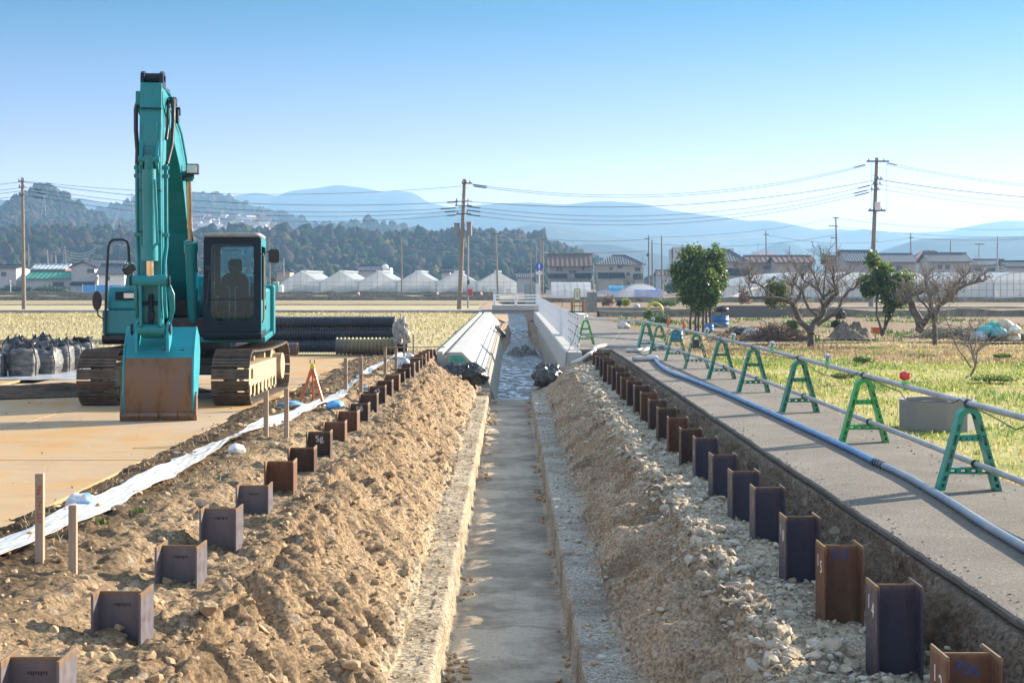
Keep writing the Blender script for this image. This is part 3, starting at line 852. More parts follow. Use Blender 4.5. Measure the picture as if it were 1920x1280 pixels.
def bagmat(name, a, b, thr=.5):
    n = NT(name)
    c = n.mix(n.ramp(n.noise(4.0, 3, .5), (thr, 0), (thr + .06, 1)), a, b)
    return n.bsdf(c, .5, 0, n.bump(n.noise(26, 6, .65), .5, .02), spec=.4)
def lump(name, p, size, mat, seed, label, cat, group=None, n=28, am=.16, ridge_=.10, rz=0.):
    m = MB(); m.ball((0, 0, 0), 1, n, n // 2 + 2)
    V = np.array([tuple(v) for v in m.v]); N = V / (np.linalg.norm(V, axis=1, keepdims=True) + 1e-9)
    d = am * fbm(N[:, 0] * 1.7 + seed, N[:, 1] * 1.7 + N[:, 2] * 1.3, 3, seed) + ridge_ * np.abs(fbm(N[:, 0] * 4 + N[:, 2] * 3, N[:, 1] * 4 + seed, 3, seed + 5))
    V = V * (1 + d)[:, None]
    V[:, 2] = np.where(V[:, 2] < -.55, -.55, V[:, 2])
    V = V * np.array(size); V[:, 2] += .55 * size[2]
    m.v = [tuple(v) for v in V]
    o = m.build(name, mat, smooth=70); o.location = p; o.rotation_euler = (0, 0, rz)
    return tag(o, label, cat, group)
M_bagW = bagmat("white_blue_bag", C(.55, .55, .57), C(.08, .32, .58), .50)
M_bagB = bagmat("blue_white_bag", C(.12, .35, .62), C(.62, .66, .72), .56)
p = G(152, 956); lump("sandbag", (p.x, p.y, -.01), (.13, .12, .10), M_bagW, 3, "white sandbag with a blue stripe by the near plate edge", "sandbag")
p = G(443, 855); lump("sandbag", (p.x, p.y, .03), (.10, .10, .07), bagmat("white_bag", C(.68, .68, .68), C(.55, .52, .48)), 5, "small plain white sandbag on the edge of the plastic sheet", "sandbag")
p = G(548, 770); lump("sandbag", (p.x, p.y, .06), (.20, .12, .06), M_bagB, 7, "bright blue sandbag left of the orange tripod", "sandbag")
p = G(630, 770); lump("sandbag", (p.x, p.y, .03), (.16, .11, .085), M_bagB, 9, "blue and white sandbag right of the orange tripod legs", "sandbag", rz=.7)
for (px, py, zz, sz, lab, sd) in ((752, 690, .02, (.18, .15, .16), "crumpled white bag between the far batter boards", 12), (768, 676, .02, (.12, .12, .10), "small blue and white bag near the last beams of the excavator side row", 13)):
    p = G(px, py); lump("sandbag", (p.x, p.y, zz), sz, M_bagW, sd, lab, "sandbag")
p = G(690, 733); lump("sandbag", (p.x, p.y, .02), (.10, .14, .05), M_bagW, 15, "flattened white bag at the foot of the batter board stakes", "sandbag")

M_wood = NT("pale_sawn_wood")
n = M_wood
c = n.ramp(n.noise(7, 6, .6, n.map(n.obj, (3, 3, .25))), (.3, C(.30, .21, .145)), (.7, C(.42, .31, .22)))
M_wood = n.bsdf(c, .8, 0, n.bump(n.noise(20, 4, .6, n.map(n.obj, (4, 4, .3))), .2, .005), spec=.2)
M_wood2 = plain("weathered_wood", C(.25, .195, .15), .85, var=.25, scale=6)
def stake(px, pyb, pyt, label, wpx, mat=M_wood, group=None, red=False):
    p = G(px, pyb); h = (pyb - pyt) / F * p.y; wd = wpx / F * p.y
    t = thing("wooden_stake", (p.x, p.y, 0), R(rnd.uniform(-6, 6)), label, "stake", group)
    m = MB(); m.bb(-wd / 2, wd / 2, -wd / 2, wd / 2, -.25, h); m.build("post", mat, t, bevel=.003, seg=1)
    if red: 
        o = txt("No.17+1.557", "writing", .05, plain("red_pencil", C(.40, .06, .05), .8), Matrix.Translation((.0, -wd / 2 - .002, h * .66)) @ FRONT @ Matrix.Rotation(R(-90), 4, 'Z'), t)
    return t
stake(75, 1055, 887, "tall pale wooden stake with red pencil writing by the white sheet", 15, red=True)
stake(137, 1066, 946, "shorter pale wooden stake right of the pencilled stake", 14.5)
stake(499, 822, 732, "wooden stake standing on the white sheet left of its twin", 8.5)
stake(537, 822, 727, "wooden stake just right of the white sheet, left of the orange tripod", 8.5)
bb = thing("batter_board", (0, 0, 0), 0, "wooden batter board of two stakes and a long lath behind the orange tripod", "batter board")
def stakep(px, pyb, pyt, wpx, parent):
    p = G(px, pyb); h = (pyb - pyt) / F * p.y; wd = wpx / F * p.y
    m = MB(); m.bb(p.x - wd / 2, p.x + wd / 2, p.y - wd / 2, p.y + wd / 2, -.2, h); m.build("stake", M_wood, parent); return p
p = stakep(648, 736, 671, 6.5, bb); stakep(677, 736, 669, 6.5, bb)
a = W(600, 702, p.y - .06); b = W(749, 702, p.y - .06)
m = MB(); m.bar(a, b, .02, .045); m.build("lath", M_wood2, bb)
bb = thing("batter_board", (0, 0, 0), 0, "taller wooden batter board with two laths near the far beams", "batter board")
p = stakep(722, 700, 651, 5.5, bb); stakep(742.5, 700, 650, 5, bb)
a = W(719, 672, p.y - .06); b = W(800, 671, p.y - .06)
m = MB(); m.bar(a, b, .02, .05); m.build("lath", M_wood2, bb)
a = W(720, 651, p.y - .06); b = W(834, 650.5, p.y - .06)
m = MB(); m.bar(a, b, .02, .05); m.build("lath", M_wood2, bb)
stake(757.5, 672, 618, "grey wooden post beside the pale cloth bundle on the pipes", 3.2, M_wood2)
stake(775, 672, 627, "thin brown stake in front of the straw field", 2.8, M_wood2)

# orange folding tripod
M_or = plain("orange_paint", C(.62, .14, .03), .45, var=.12, scale=8, dirt=C(.25, .12, .06))
p = G(588, 762)
tp = thing("tripod", (p.x, p.y, 0), 0, "orange folded tripod stand with yellow head astride the white sheet", "tripod")
def rel(px, py, dy=0): return W(px, py, p.y + dy) - Vector((p.x, p.y, 0))
top = rel(586, 688)
for (px, py, dy) in ((560, 758, -.05), (611, 772, -.12), (587, 752, .30)):
    q = rel(px, py, dy); m = MB(); m.bar(q, top + (q - top).normalized() * .02, .042, .03); m.bar(top + (q - top) * .05, top + (q - top) * .24, .055, .036) if dy < .2 else None
    m.build("leg", M_or, tp, bevel=.004)
m = MB(); m.box(top + Vector((0, 0, .0)), (.075, .05, .05)); m.cyl(top + Vector((0, 0, .02)), top + Vector((0, 0, .06)), .03)
m.build("head", plain("yellow_plastic", C(.65, .50, .04), .5), tp, bevel=.005)
m = MB(); m.box(top + Vector((-.035, 0, .09)), (.02, .03, .06)); m.box(top + Vector((.035, 0, .09)), (.02, .03, .06)); m.build("clamp", M_wood2, tp)

# ================================================================ BLACK PLASTIC BAGS AT THE CHANNEL MOUTH
M_blk = plain("black_plastic", C(.018, .018, .022), .28, var=.3, scale=6, bump=.7, bscale=22, dirt=C(.12, .09, .07))
lump("plastic_bag", (-1.35, 39.6, -.82), (.62, .45, .36), M_blk, 31, "torn black plastic sacks heaped below the green channel end", "plastic bag", ridge_=.35, n=44)
lump("plastic_bag", (1.02, 39.5, -.86), (.36, .42, .36), M_blk, 33, "bulging black plastic bag in front of the railing wall end", "plastic bag", ridge_=.22, n=44)
m = MB(); m.tube([(-1.9, 39.1, -.62), (-1.5, 38.7, -.86), (-1.05, 38.4, -.98), (-.75, 38.3, -1.02)], [.05, .08, .07, .03], 7)
o = m.build("log", plain("wet_bark", C(.13, .095, .07), .9, var=.4, scale=12, bump=.6)); tag(o, "muddy log lying under the torn black plastic sacks", "log")

# ================================================================ BARRICADES WITH PIPES, LAMPS AND HOSE
M_gd = plain("dark_green_plastic", C(.012, .20, .105), .42, var=.2, scale=7, dirt=C(.10, .17, .12))
M_gb = plain("bright_green_plastic", C(.025, .34, .06), .40, var=.12, scale=7, dirt=C(.12, .26, .10))
M_gt = plain("teal_green_plastic", C(.012, .25, .165), .42, var=.15, scale=7, dirt=C(.10, .2, .16))
def barr_frame(mat, t):
    """an A-shaped plastic stand: two thin arched webs joined by flanges, with slots through the legs and two cross-bars"""
    H = .80; foot = .305; rt = .115; wl_ = .066
    out = []; inn = []
    N = 12
    for i in range(N + 1):
        a = math.pi * i / N
        out.append((-rt * math.cos(a), H - rt + rt * math.sin(a))); inn.append((-(rt - .055) * math.cos(a), H - rt + (rt - .055) * math.sin(a)))
    for yy in (-.075, .06):
        m = MB()
        def strip(a0, a1, b0, b1, y0, y1):
            m.prism([a0, a1, b1, b0], XZ, y0, y1)
        for i in range(N): strip(out[i], inn[i], out[i + 1], inn[i + 1], yy, yy + .015)
        for s in (-1, 1):
            o0 = (s * rt, H - rt); o1 = (s * (foot), 0); i0 = (s * (rt - .055), H - rt); i1 = (s * (foot - wl_), 0)
            L = lambda a, b, k: (a[0] + (b[0] - a[0]) * k, a[1] + (b[1] - a[1]) * k)
            # edge rails and rungs leave the slots open
            ins = lambda k: L(L(i0, i1, k), L(o0, o1, k), .27)
            ous = lambda k: L(L(i0, i1, k), L(o0, o1, k), .73)
            strip(L(o0, o1, 0), ous(0), L(o0, o1, 1), ous(1), yy, yy + .015)
            strip(ins(0), L(i0, i1, 0), ins(1), L(i0, i1, 1), yy, yy + .015)
            ks = [0, .07, .16, .22, .36, .42, .55, .61, .73, .79, .86, .90, .95, 1.0]
            for q in range(0, len(ks), 2):
                strip(ous(ks[q]), ins(ks[q]), ous(ks[q + 1]), ins(ks[q + 1]), yy + .001, yy + .014)
        m.build("side_frame", mat, t)
    m = MB()
    for i in range(N): m.prism([out[i], (out[i][0] * .93, H - rt + (out[i][1] - H + rt) * .93), (out[i + 1][0] * .93, H - rt + (out[i + 1][1] - H + rt) * .93), out[i + 1]], XZ, -.058, .058)
    for s in (-1, 1):
        m.prism([(s * rt, H - rt), (s * (rt - .010), H - rt), (s * (foot - .01), 0.0), (s * foot, 0.0)], XZ, -.058, .058)
        m.prism([(s * (rt - .045), H - rt), (s * (rt - .055), H - rt), (s * (foot - wl_), 0.0), (s * (foot - wl_ + .01), 0.0)], XZ, -.058, .058)
    m.build("rim", mat, t)
    for z, hh in ((.50, .05), (.185, .055)):
        xw = rt + (foot - rt) * (1 - z / (H - rt)) - .055
        m = MB()
        for yy in (-.05, .035):
            m.bb(-xw, xw, yy, yy + .012, z - hh / 2, z - hh / 2 + .013); m.bb(-xw, xw, yy + .0005, yy + .0125, z + hh / 2 - .013, z + hh / 2)
            for q in range(5):
                xx = -xw + (2 * xw) * q / 4; m.bb(xx - .02, xx + .02, yy + .001, yy + .011, z - hh / 2 + .002, z + hh / 2 - .002)
        m.bb(-xw, xw, -.038, .035, z + hh / 2 + .001, z + hh / 2 + .006)
        m.build("cross_bar", mat, t)
    return t
bx = [(4.42, 9.7, 't'), (4.42, 13.75, 't'), (4.44, 17.9, 'b'), (4.46, 22.0, 'd'), (4.43, 26.0, 'd'), (4.38, 29.6, 'd'), (4.33, 33.2, 'd'), (4.24, 36.6, 'd'), (4.15, 39.8, 'd'), (4.03, 42.4, 't')]
blab = ["teal green plastic barricade stand outside the near right corner", "teal green plastic barricade stand in front of the concrete basin, largest in view",
        "bright green plastic barricade stand, second in the line along the path", "dark green plastic barricade stand just beyond the bright green one",
        "dark green plastic barricade stand, fourth from the near end of the line", "dark green plastic barricade stand, fifth from the near end of the line",
        "dark green barricade stand with a small black box hanging in its arch", "dark green barricade stand under the second red lamp tube",
        "dark green barricade stand, last but one before the corner", "teal green barricade stand at the corner where the pipe crosses the path"]
bm_ = {'t': M_gt, 'b': M_gb, 'd': M_gd}; pr = {}
GB = "A-shaped barricade stands along the asphalt path"
for (x, y, k), lab in zip(bx, blab):
    if y < 10: continue
    t = thing("barricade_stand", (x, y, 0), R(rnd.uniform(-3, 3)) + (R(14) if y > 42 else 0), lab, "barricade", GB)
    if k in pr:
        for ch in KIDS[pr[k].name]: copy_tree(ch, t)
    else: barr_frame(bm_[k], t); pr[k] = t
t = thing("barricade_stand", (2.42, 46.2, 0), R(8), "lone bright green barricade stand beside the end of the white railing", "barricade", GB)
for ch in KIDS[pr['b'].name]: copy_tree(ch, t)
M_galv = plain("galvanised_pipe", C(.36, .36, .37), .45, metal=.45, var=.14, scale=4, dirt=C(.25, .22, .19))
M_wire = plain("black_wire", C(.02, .02, .02), .5)
topz = .836; lowz = .252
pipes = []
for i in range(len(bx) - 1):
    a = bx[i]; b = bx[i + 1]
    for nm, z, dx in (("upper", topz, 0.0), ("lower", lowz, .07)):
        m = MB(); jx = .004 * (i % 2)
        m.cyl((a[0] + dx + jx, a[1] - .15, z), (b[0] + dx + jx, b[1] + .10, z + .002), .030, n=14)
        o = m.build("scaffold_pipe", M_galv, smooth=40)
        where = ["running out of the right edge", "from the nearest teal barricade to the bright green one", "from the bright green barricade to the third stand", "between the third and fourth barricades", "between the fourth and fifth barricades", "between the fifth and sixth barricades", "between the sixth and seventh barricades", "between the seventh and eighth barricades", "reaching the corner barricade"][i]
        tag(o, "%s grey scaffold pipe %s" % (nm, where), "pipe", "scaffold pipes tied to the barricades")
for z, nm in ((.832, "upper"), (.27, "lower")):
    m = MB(); m.cyl((2.45, 46.2, z), (4.15, 42.6, z), .030, n=12); o = m.build("scaffold_pipe", M_galv, smooth=40)
    tag(o, "%s grey scaffold pipe crossing the path to the railing end" % nm, "pipe", "scaffold pipes tied to the barricades")
# wire ties where pipes meet the stands
for (x, y, k) in bx[1:6]:
    for z, dx in ((topz, 0), (lowz, .07)):
        m = MB()
        for q in range(3):
            pts_ = [(x + dx + .036 * math.cos(a), y - .03 + .025 * q + .01 * math.sin(2 * a), z + .036 * math.sin(a)) for a in np.linspace(0, 2 * math.pi, 10)]
            m.tube(pts_, .0045, 5)
        m.tube([(x + dx, y, z - .03), (x + dx + .03, y - .03, z + .05)], .004, 5)
        o = m.build("wire_tie", M_wire)
        i = [b[1] for b in bx].index(y)
        tag(o, "black wire tie binding the %s pipe to %s" % ("upper" if z > .5 else "lower", ["", "the nearest teal barricade", "the bright green barricade", "the third barricade", "the fourth barricade", "the fifth barricade"][i]), "wire tie", "wire ties on the barricades")
# warning lamps clipped on the upper pipe
n = NT("red_lens"); M_redl = n.bsdf(C(.62, .015, .015), .12, spec=.6, coat=.5)
n = NT("clear_lens"); M_clr = n.bsdf(C(.85, .88, .90), .08, trans=.75, spec=.6)
M_clip = plain("lime_clip", C(.10, .55, .12), .4)
def xpipe(y): return float(np.interp(y, [b[1] for b in bx], [b[0] for b in bx]))
def lamp(y, kind, label):
    x = xpipe(y); t = thing("warning_lamp", (x, y, topz), 0, label, "warning lamp", "warning lamps on the barricade pipe")
    m = MB(); m.bb(-.034, .034, -.03, .03, .018, .058); m.bb(-.02, .02, -.02, .02, -.05, .017); m.build("clip", M_clip if kind != 'tube' else M_wood2, t, bevel=.004)
    m = MB()
    if kind == 'tube': m.cyl((0, 0, .06), (0, 0, .19), .033, .033, 12); m.ball((0, 0, .19), .033, 12, 6)
    else:
        m.ball((0, 0, .118), .056, 14, 10)
        for q in range(7): m.box((.052 * math.cos(q * .9), .052 * math.sin(q * .9), .118), (.012, .012, .07), rz=q * .9)
    m.build("lens", M_redl if kind != 'clear' else M_clr, t, smooth=40)
    if kind == 'clear': m = MB(); m.cyl((0, 0, .06), (0, 0, .13), .018); m.build("bulb_holder", plain("grey_plastic", C(.2, .2, .22), .5), t)
lamp(16.0, 'ball', "round red warning lamp on a lime clip, the only red ball")
lamp(20.0, 'clear', "nearest clear ball lamp on the upper pipe, left of the red one")
lamp(24.2, 'clear', "second clear ball lamp from the red lamp")
lamp(28.2, 'clear', "third clear ball lamp from the red lamp")
lamp(31.6, 'clear', "fourth clear ball lamp, above the hanging black box")
lamp(35.2, 'tube', "red tube lamp nearer of the two on the far pipes")
lamp(38.0, 'tube', "red tube lamp farther of the two on the far pipes")
lamp(41.0, 'clear', "small clear lamp close to the corner barricade")
m = MB(); m.ball((2.43, 46.15, .93), .055, 12, 8); m.bb(2.40, 2.46, 46.12, 46.18, .84, .89); o = m.build("warning_lamp", M_clr, smooth=40); tag(o, "clear lamp on the lone green barricade by the railing", "warning lamp", "warning lamps on the barricade pipe")
# flex between the lamps
pts_ = []
prev = 9.7
for y in np.arange(9.7, 33.2, .22):
    ph = ((y - 9.7) % 4.1) / 4.1
    pts_.append((xpipe(y) - .03 + .012 * math.sin(y * 3), y, topz - .02 - .11 * math.sin(math.pi * ph) ** 2 * (1 if math.sin(y) > -.3 else .4) + (.05 if ph < .05 else 0)))
m = MB(); m.tube(pts_, .006, 6); o = m.build("lamp_cable", M_wire, smooth=60); tag(o, "black cable looping from lamp to lamp along the upper pipe", "cable")
p = (4.33 - .02, 33.1, .58); m = MB(); m.box(p, (.14, .10, .20)); m.box((p[0], p[1] - .06, p[2] + .03), (.09, .02, .09)); o = m.build("battery_box", plain("black_box", C(.03, .035, .05), .4), bevel=.01); tag(o, "small black battery box hung in the arch of a far barricade", "box")

# discharge hose on the path
hp = [(1226, 672), (1234, 681), (1247, 692), (1268, 702), (1302, 714), (1370, 741), (1450, 776), (1540, 817), (1600, 845), (1648, 869)]
hq = [(1648, 869), (1700, 893), (1780, 940), (1850, 985), (1920, 1026), (2010, 1080)]
def smooth_path(P, n):
    P = [Vector(p) for p in P]; out = []
    for i in range(len(P) - 1):
        p0 = P[max(i - 1, 0)]; p1 = P[i]; p2 = P[i + 1]; p3 = P[min(i + 2, len(P) - 1)]
        for k in range(n):
            t = k / n
            out.append(.5 * ((2 * p1) + (p2 - p0) * t + (2 * p0 - 5 * p1 + 4 * p2 - p3) * t * t + (3 * p1 - p0 - 3 * p2 + p3) * t ** 3))
    out.append(P[-1]); return out
hr = .038
pa = smooth_path([G(px, py, hr) for px, py in hp], 60)
hs = thing("drain_hose", (0, 0, 0), 0, "blue ribbed drain hose joined to smooth grey pipe, running along the path", "hose")
rr = [hr * (1 + .06 * math.sin(i * 1.9)) for i in range(len(pa))]
n = NT("blue_hose"); yy = n.noise(3, 4); M_hose = n.bsdf(n.ramp(yy, (.3, C(.045, .13, .31)), (.7, C(.11, .24, .42))), .35, spec=.5)
m = MB(); m.tube(pa, rr, 12); m.build("ribbed_hose", M_hose, hs, smooth=50)
pb = smooth_path([G(px, py, hr) for px, py in hq], 12)
m = MB(); m.tube(pb, hr * .98, 14); m.build("smooth_hose", plain("grey_hose", C(.17, .21, .26), .4, var=.12, scale=5, dirt=C(.3, .27, .23)), hs, smooth=50)
j = G(1648, 869, hr); dj = (pb[3] - pb[0]).normalized()
for q in range(4):
    m = MB(); m.tube([j + dj * (-.16 + .1 * q), j + dj * (-.12 + .1 * q)], hr * 1.13, 14); m.build("coupling_clip", M_wire, hs, smooth=40)
M_whose = plain("dirty_white_hose", C(.56, .52, .47), .5, var=.12, scale=4, dirt=C(.3, .25, .2))
P = smooth_path([(1.72, 40.6, -.30), (1.95, 40.7, -.22), (2.25, 40.95, -.06), (2.42, 41.6, .0), (2.55, 42.6, .06), (2.9, 43.6, .07), (3.6, 43.4, .07), (4.3, 42.9, .07), (4.6, 42.4, .07)], 12)
m = MB(); m.tube(P, .062, 12); o = m.build("drain_hose", M_whose, smooth=50); tag(o, "dirty white hose hanging over the channel wall end onto the path", "hose")
P = smooth_path([(3.35, 40.9, .065), (3.6, 40.6, .065), (3.9, 41.2, .07), (4.15, 41.9, .07), (4.3, 41.7, .075)], 12)
m = MB(); m.tube(P, .065, 12); o = m.build("drain_hose", M_whose, smooth=50); tag(o, "short white hose elbow lying at the foot of the corner barricade", "hose")
P = smooth_path([(3.15, 36.6, .065), (3.5, 36.3, .065), (3.72, 36.6, .065), (3.62, 37.2, .065)], 12)
m = MB(); m.tube(P, .065, 12); o = m.build("drain_hose", M_whose, smooth=50); tag(o, "white hose elbow lying at the far end of the blue hose", "hose")
# thin cords draped from the crossing pipe
for (a, b, sag, lab) in (((3.55, 44.0, .82), (2.85, 42.9, .02), .18, "thin pale cord hanging left of its twin from the crossing pipe"), ((3.75, 43.5, .82), (4.05, 42.3, .02), .1, "thin pale cord hanging nearer the corner barricade")):
    a, b = Vector(a), Vector(b)
    m = MB(); m.tube([a.lerp(b, k / 10) - Vector((0, 0, sag * math.sin(math.pi * k / 10) * (1 - k / 10))) for k in range(11)], .006, 5)
    o = m.build("cord", plain("pale_cord", C(.35, .38, .2), .7)); tag(o, lab, "cord")
m = MB(); m.tube([(1.94, 41.2, .9), (1.8, 41.0, .35), (1.62, 40.95, 0), (1.55, 40.9, -.6)], .008, 6); o = m.build("cord", M_wire); tag(o, "black cable dangling from the first railing post over the wall", "cable")
m = MB(); m.prism([(-.13, 0), (.13, 0), (.13, .12), (-.13, .12)], XZ, 0, 9.0)
o = m.build("leaning_slab", M_concs, bevel=.01); o.location = (-.72, 74, -.35); o.rotation_euler = (R(-6.5), 0, R(-3.6)); tag(o, "long concrete slab slipped down from the left wall into the channel", "slab")
heap("channel_debris", .55, 68.0, .75, 2.6, .34, .1, plain("black_mud", C(.022, .02, .018), .6, var=.5, scale=4, bump=.8, bscale=9), 77, 'stuff', rough=.8).location.z = -1.42
# ================================================================ EXCAVATOR
def paint(name, c, dirt=C(.16, .12, .08), amt=.6, rough=.38, spec=.4, coat=.1):
    n = NT(name)
    a = n.ramp(n.noise(1.6, 5, .6), (.3, tuple(x * .82 for x in c[:3]) + (1,)), (.7, c))
    a = n.mix(n.ramp(n.noise(9, 9, .75, n.map(n.obj, (1, 1, .45))), (amt, 0), (amt + .14, .75)), a, dirt)
    a = n.mix(n.ramp(n.noise(2.2, 7, .7, n.map(n.obj, (1.5, 1.5, .25))), (.5, 0), (.8, .35)), a, tuple(x * .45 for x in c[:3]) + (1,))
    return n.bsdf(a, n.ramp(n.noise(6, 5), (.3, rough - .1), (.7, rough + .15)), 0, n.bump(n.noise(40, 4), .06, .004), spec=spec, coat=coat)
M_teal = paint("teal_paint", C(.005, .215, .245))
M_teal2 = paint("faded_teal_paint", C(.012, .28, .34), C(.10, .09, .07), .64, .48)
M_navy = paint("dark_navy_paint", C(.010, .022, .036), C(.04, .045, .05), .74, .45, .2, 0)
M_blkp = plain("black_machine_paint", C(.010, .012, .015), .45, var=.3, scale=4, dirt=C(.045, .04, .035))
M_rub = plain("hose_rubber", C(.016, .016, .018), .5, var=.2)
M_chr = plain("chromed_rod", C(.62, .50, .38), .18, metal=.95, var=.08)
M_track = plain("track_steel", C(.115, .085, .062), .62, metal=.25, var=.35, scale=6, bump=.25, dirt=C(.20, .145, .09))
M_mud = plain("dried_mud", C(.42, .33, .21), .9, var=.2, scale=5, bump=.4, bscale=30, dirt=C(.22, .16, .10))
n = NT("worn_bucket_steel")
c = n.ramp(n.noise(2.2, 7, .65, n.map(n.obj, (2.2, 2.2, .5))), (.28, C(.075, .048, .034)), (.5, C(.19, .112, .060)), (.72, C(.15, .115, .098)))
z = n.sep(n.obj)[2]
c = n.mix(n.ramp(n.math('ADD', n.math('MULTIPLY', z, -1.6), n.noise(5, 6, .7)), (.32, 0), (.52, .75)), c, C(.27, .165, .085))
M_buck = n.bsdf(c, .55, .25, n.bump(n.noise(14, 7, .7), .3, .02), spec=.4)
n = NT("cab_glass")
gl = n.n('ShaderNodeBsdfGlossy'); gl.inputs['Roughness'].default_value = .02; gl.inputs['Color'].default_value = (.5, .8, .9, 1)
tr = n.n('ShaderNodeBsdfTransparent'); tr.inputs['Color'].default_value = (.50, .76, .84, 1)
ms = n.n('ShaderNodeMixShader'); ms.inputs[0].default_value = .02
n.t.links.new(tr.outputs[0], ms.inputs[1]); n.t.links.new(gl.outputs[0], ms.inputs[2]); n.t.links.new(ms.outputs[0], n.out.inputs['Surface'])
M_glass = n.m
M_seat = plain("seat_fabric", C(.012, .030, .06), .8, var=.2)
M_lampg = plain("lamp_glass", C(.62, .64, .62), .12, var=.15, scale=30, spec=.7, coat=.4)
M_amber = plain("amber_lens", C(.75, .28, .02), .15, var=.08, coat=.5)
M_mirror = plain("mirror_glass", C(.15, .17, .2), .08, metal=.8, var=.05)

EX = thing("excavator", (-5.69, 25.4, -.02), 0, "teal green tracked excavator with its bucket resting on the steel plates", "excavator")
YAW = Matrix.Rotation(R(7.0), 4, 'Z')
def P_(f, l, z): return Vector((l, -f, z))          # forward, sideways, up in the machine's house
def fz(u, v, t): return Vector((t, -u, v))
def H(): return MB(YAW)
# undercarriage (not slewed)
def track(side):
    xc = side * 1.10; wd = .62; r = .44; L = 1.72
    path = []
    nA = 14
    for i in range(nA + 1):
        a = -math.pi / 2 + math.pi * i / nA; path.append((-L - r * math.cos(a) * .98, r + r * math.sin(a), a))
    for i in range(1, 18): path.append((-L + 2 * L * i / 18, 2 * r - (.035 * math.sin(math.pi * i / 18)), None))
    for i in range(nA + 1):
        a = math.pi / 2 - math.pi * i / nA; path.append((L + r * math.cos(a) * .98, r + r * math.sin(a), a))
    for i in range(1, 18): path.append((L - 2 * L * i / 18, 0.0, None))
    # resample evenly
    pts_ = [Vector((0, p[0], p[1])) for p in path]; pts_.append(pts_[0])
    cum = [0]
    for a, b in zip(pts_, pts_[1:]): cum.append(cum[-1] + (b - a).length)
    N = 50; out = []
    for k in range(N):
        t = cum[-1] * k / N
        i = max(j for j in range(len(cum)) if cum[j] <= t); i = min(i, len(pts_) - 2)
        u = (t - cum[i]) / max(1e-6, cum[i + 1] - cum[i]); out.append((pts_[i].lerp(pts_[i + 1], u), (pts_[i + 1] - pts_[i]).normalized()))
    m = MB()
    for p, d in out:
        nrm = Vector((0, -d.z, d.y)) * 1
        q = Matrix(((1, 0, 0), (0, d.y, nrm.y), (0, d.z, nrm.z))).to_3x3()
        q = Matrix(((1, 0, 0), (0, d.y, -d.z), (0, d.z, d.y)))
        c = Vector((xc, p.y, p.z))
        out_n = Vector((0, p.y - max(-L, min(L, p.y)), p.z - r)); out_n.normalize() if out_n.length > .01 else None
        m.box(c, (wd, .168, .026), rot=q)
        for gy, gh in ((-.072, .028), (-.012, .020), (.048, .020)):
            m.box(c + d * gy + out_n * (.013 + gh / 2), (wd * .995, .016, gh), rot=q)
    o = m.build("track_shoes", M_track, EX)
    m = MB()
    for p, d in out:
        q = Matrix(((1, 0, 0), (0, d.y, -d.z), (0, d.z, d.y)))
        inn = Vector((0, max(-L, min(L, p.y)) - p.y, r - p.z)); inn.normalize() if inn.length > .01 else None
        for s in (-.08, .08): m.box(Vector((xc + s, p.y, p.z)) + inn * .05, (.035, .15, .075), rot=q)
    m.build("chain", M_blkp, o)
    m = MB(); m.bb(xc - .17, xc + .17, -1.45, 1.40, .26, .62); m.bb(xc - .19, xc + .21, -1.2, .9, .40, .56)
    for k in range(7): m.cyl((xc - .16, -1.25 + .42 * k, .17), (xc + .16, -1.25 + .42 * k, .17), .11, n=14)
    for k in (-.5, .55): m.cyl((xc - .1, k, .72), (xc + .1, k, .72), .07, n=12)
    for k in range(8): m.bb(xc + .17, xc + .185, -1.35 + .36 * k, -1.22 + .36 * k, .12, .30)
    m.build("track_frame", M_mud, EX, bevel=.012)
    m = MB(); m.cyl((xc - .06, L, r), (xc + .06, L, r), .37, n=22); m.cyl((xc - .22, L, r), (xc + .24, L, r), .25, n=22)
    m.build("sprocket", M_mud, EX, bevel=.01)
    m = MB(); m.cyl((xc - .10, -L, r), (xc + .10, -L, r), .37, n=22); m.cyl((xc - .17, -L, r), (xc + .17, -L, r), .14, n=16); m.bb(xc - .16, xc + .16, -L + .05, -1.3, .36, .54)
    m.build("idler", M_mud, EX)
track(-1); track(1)
m = MB(); m.bb(-.95, .95, -.75, .75, .42, .74); m.bb(-1.0, 1.0, -1.05, -.75, .44, .62); m.bb(-1.0, 1.0, .75, 1.05, .44, .62)
m.build("center_frame", M_blkp, EX, bevel=.03)
m = MB(); m.cyl((0, 0, .74), (0, 0, 1.0), .66, n=32); m.build("turntable", M_blkp, EX)
# house
m = H(); m.prism([(-1.35, 1.0), (1.35, 1.0), (1.35, 1.10), (-1.35, 1.10)], lambda u, v, t: Vector((u, -t, v)), -2.1, 1.25); m.build("deck", M_teal, EX, bevel=.02)
m = H()
ang = [math.pi * k / 14 for k in range(15)]
cw = [(-1.38 * math.cos(a) if True else 0, -2.05 - .75 * math.sin(a) ** .7) for a in ang]
m.prism([(x, -f) for x, f in cw] + [(1.38, 1.6), (-1.38, 1.6)], lambda u, v, t: Vector((u, v, t)), 1.02, 1.98)
m.build("counterweight", M_teal, EX, bevel=.04)
m = H(); m.bb(-1.3, 1.30, .25, 2.0, 1.10, 1.92); m.bb(-1.2, 1.2, .8, 2.2, 1.92, 2.16); hood = m.build("engine_hood", M_teal, EX, bevel=.05)
m = H(); m.cyl((.75, 1.3, 2.16), (.75, 1.3, 2.42), .06); m.build("exhaust_pipe", M_blkp, hood)
m = H(); m.cyl((-.9, 1.0, 2.0), (-.9, 1.0, 2.22), .012, n=6); m.cyl((-.9, 1.0, 2.20), (-.9, 1.0, 2.24), .06); bcn = m.build("beacon_post", M_wood2, EX)
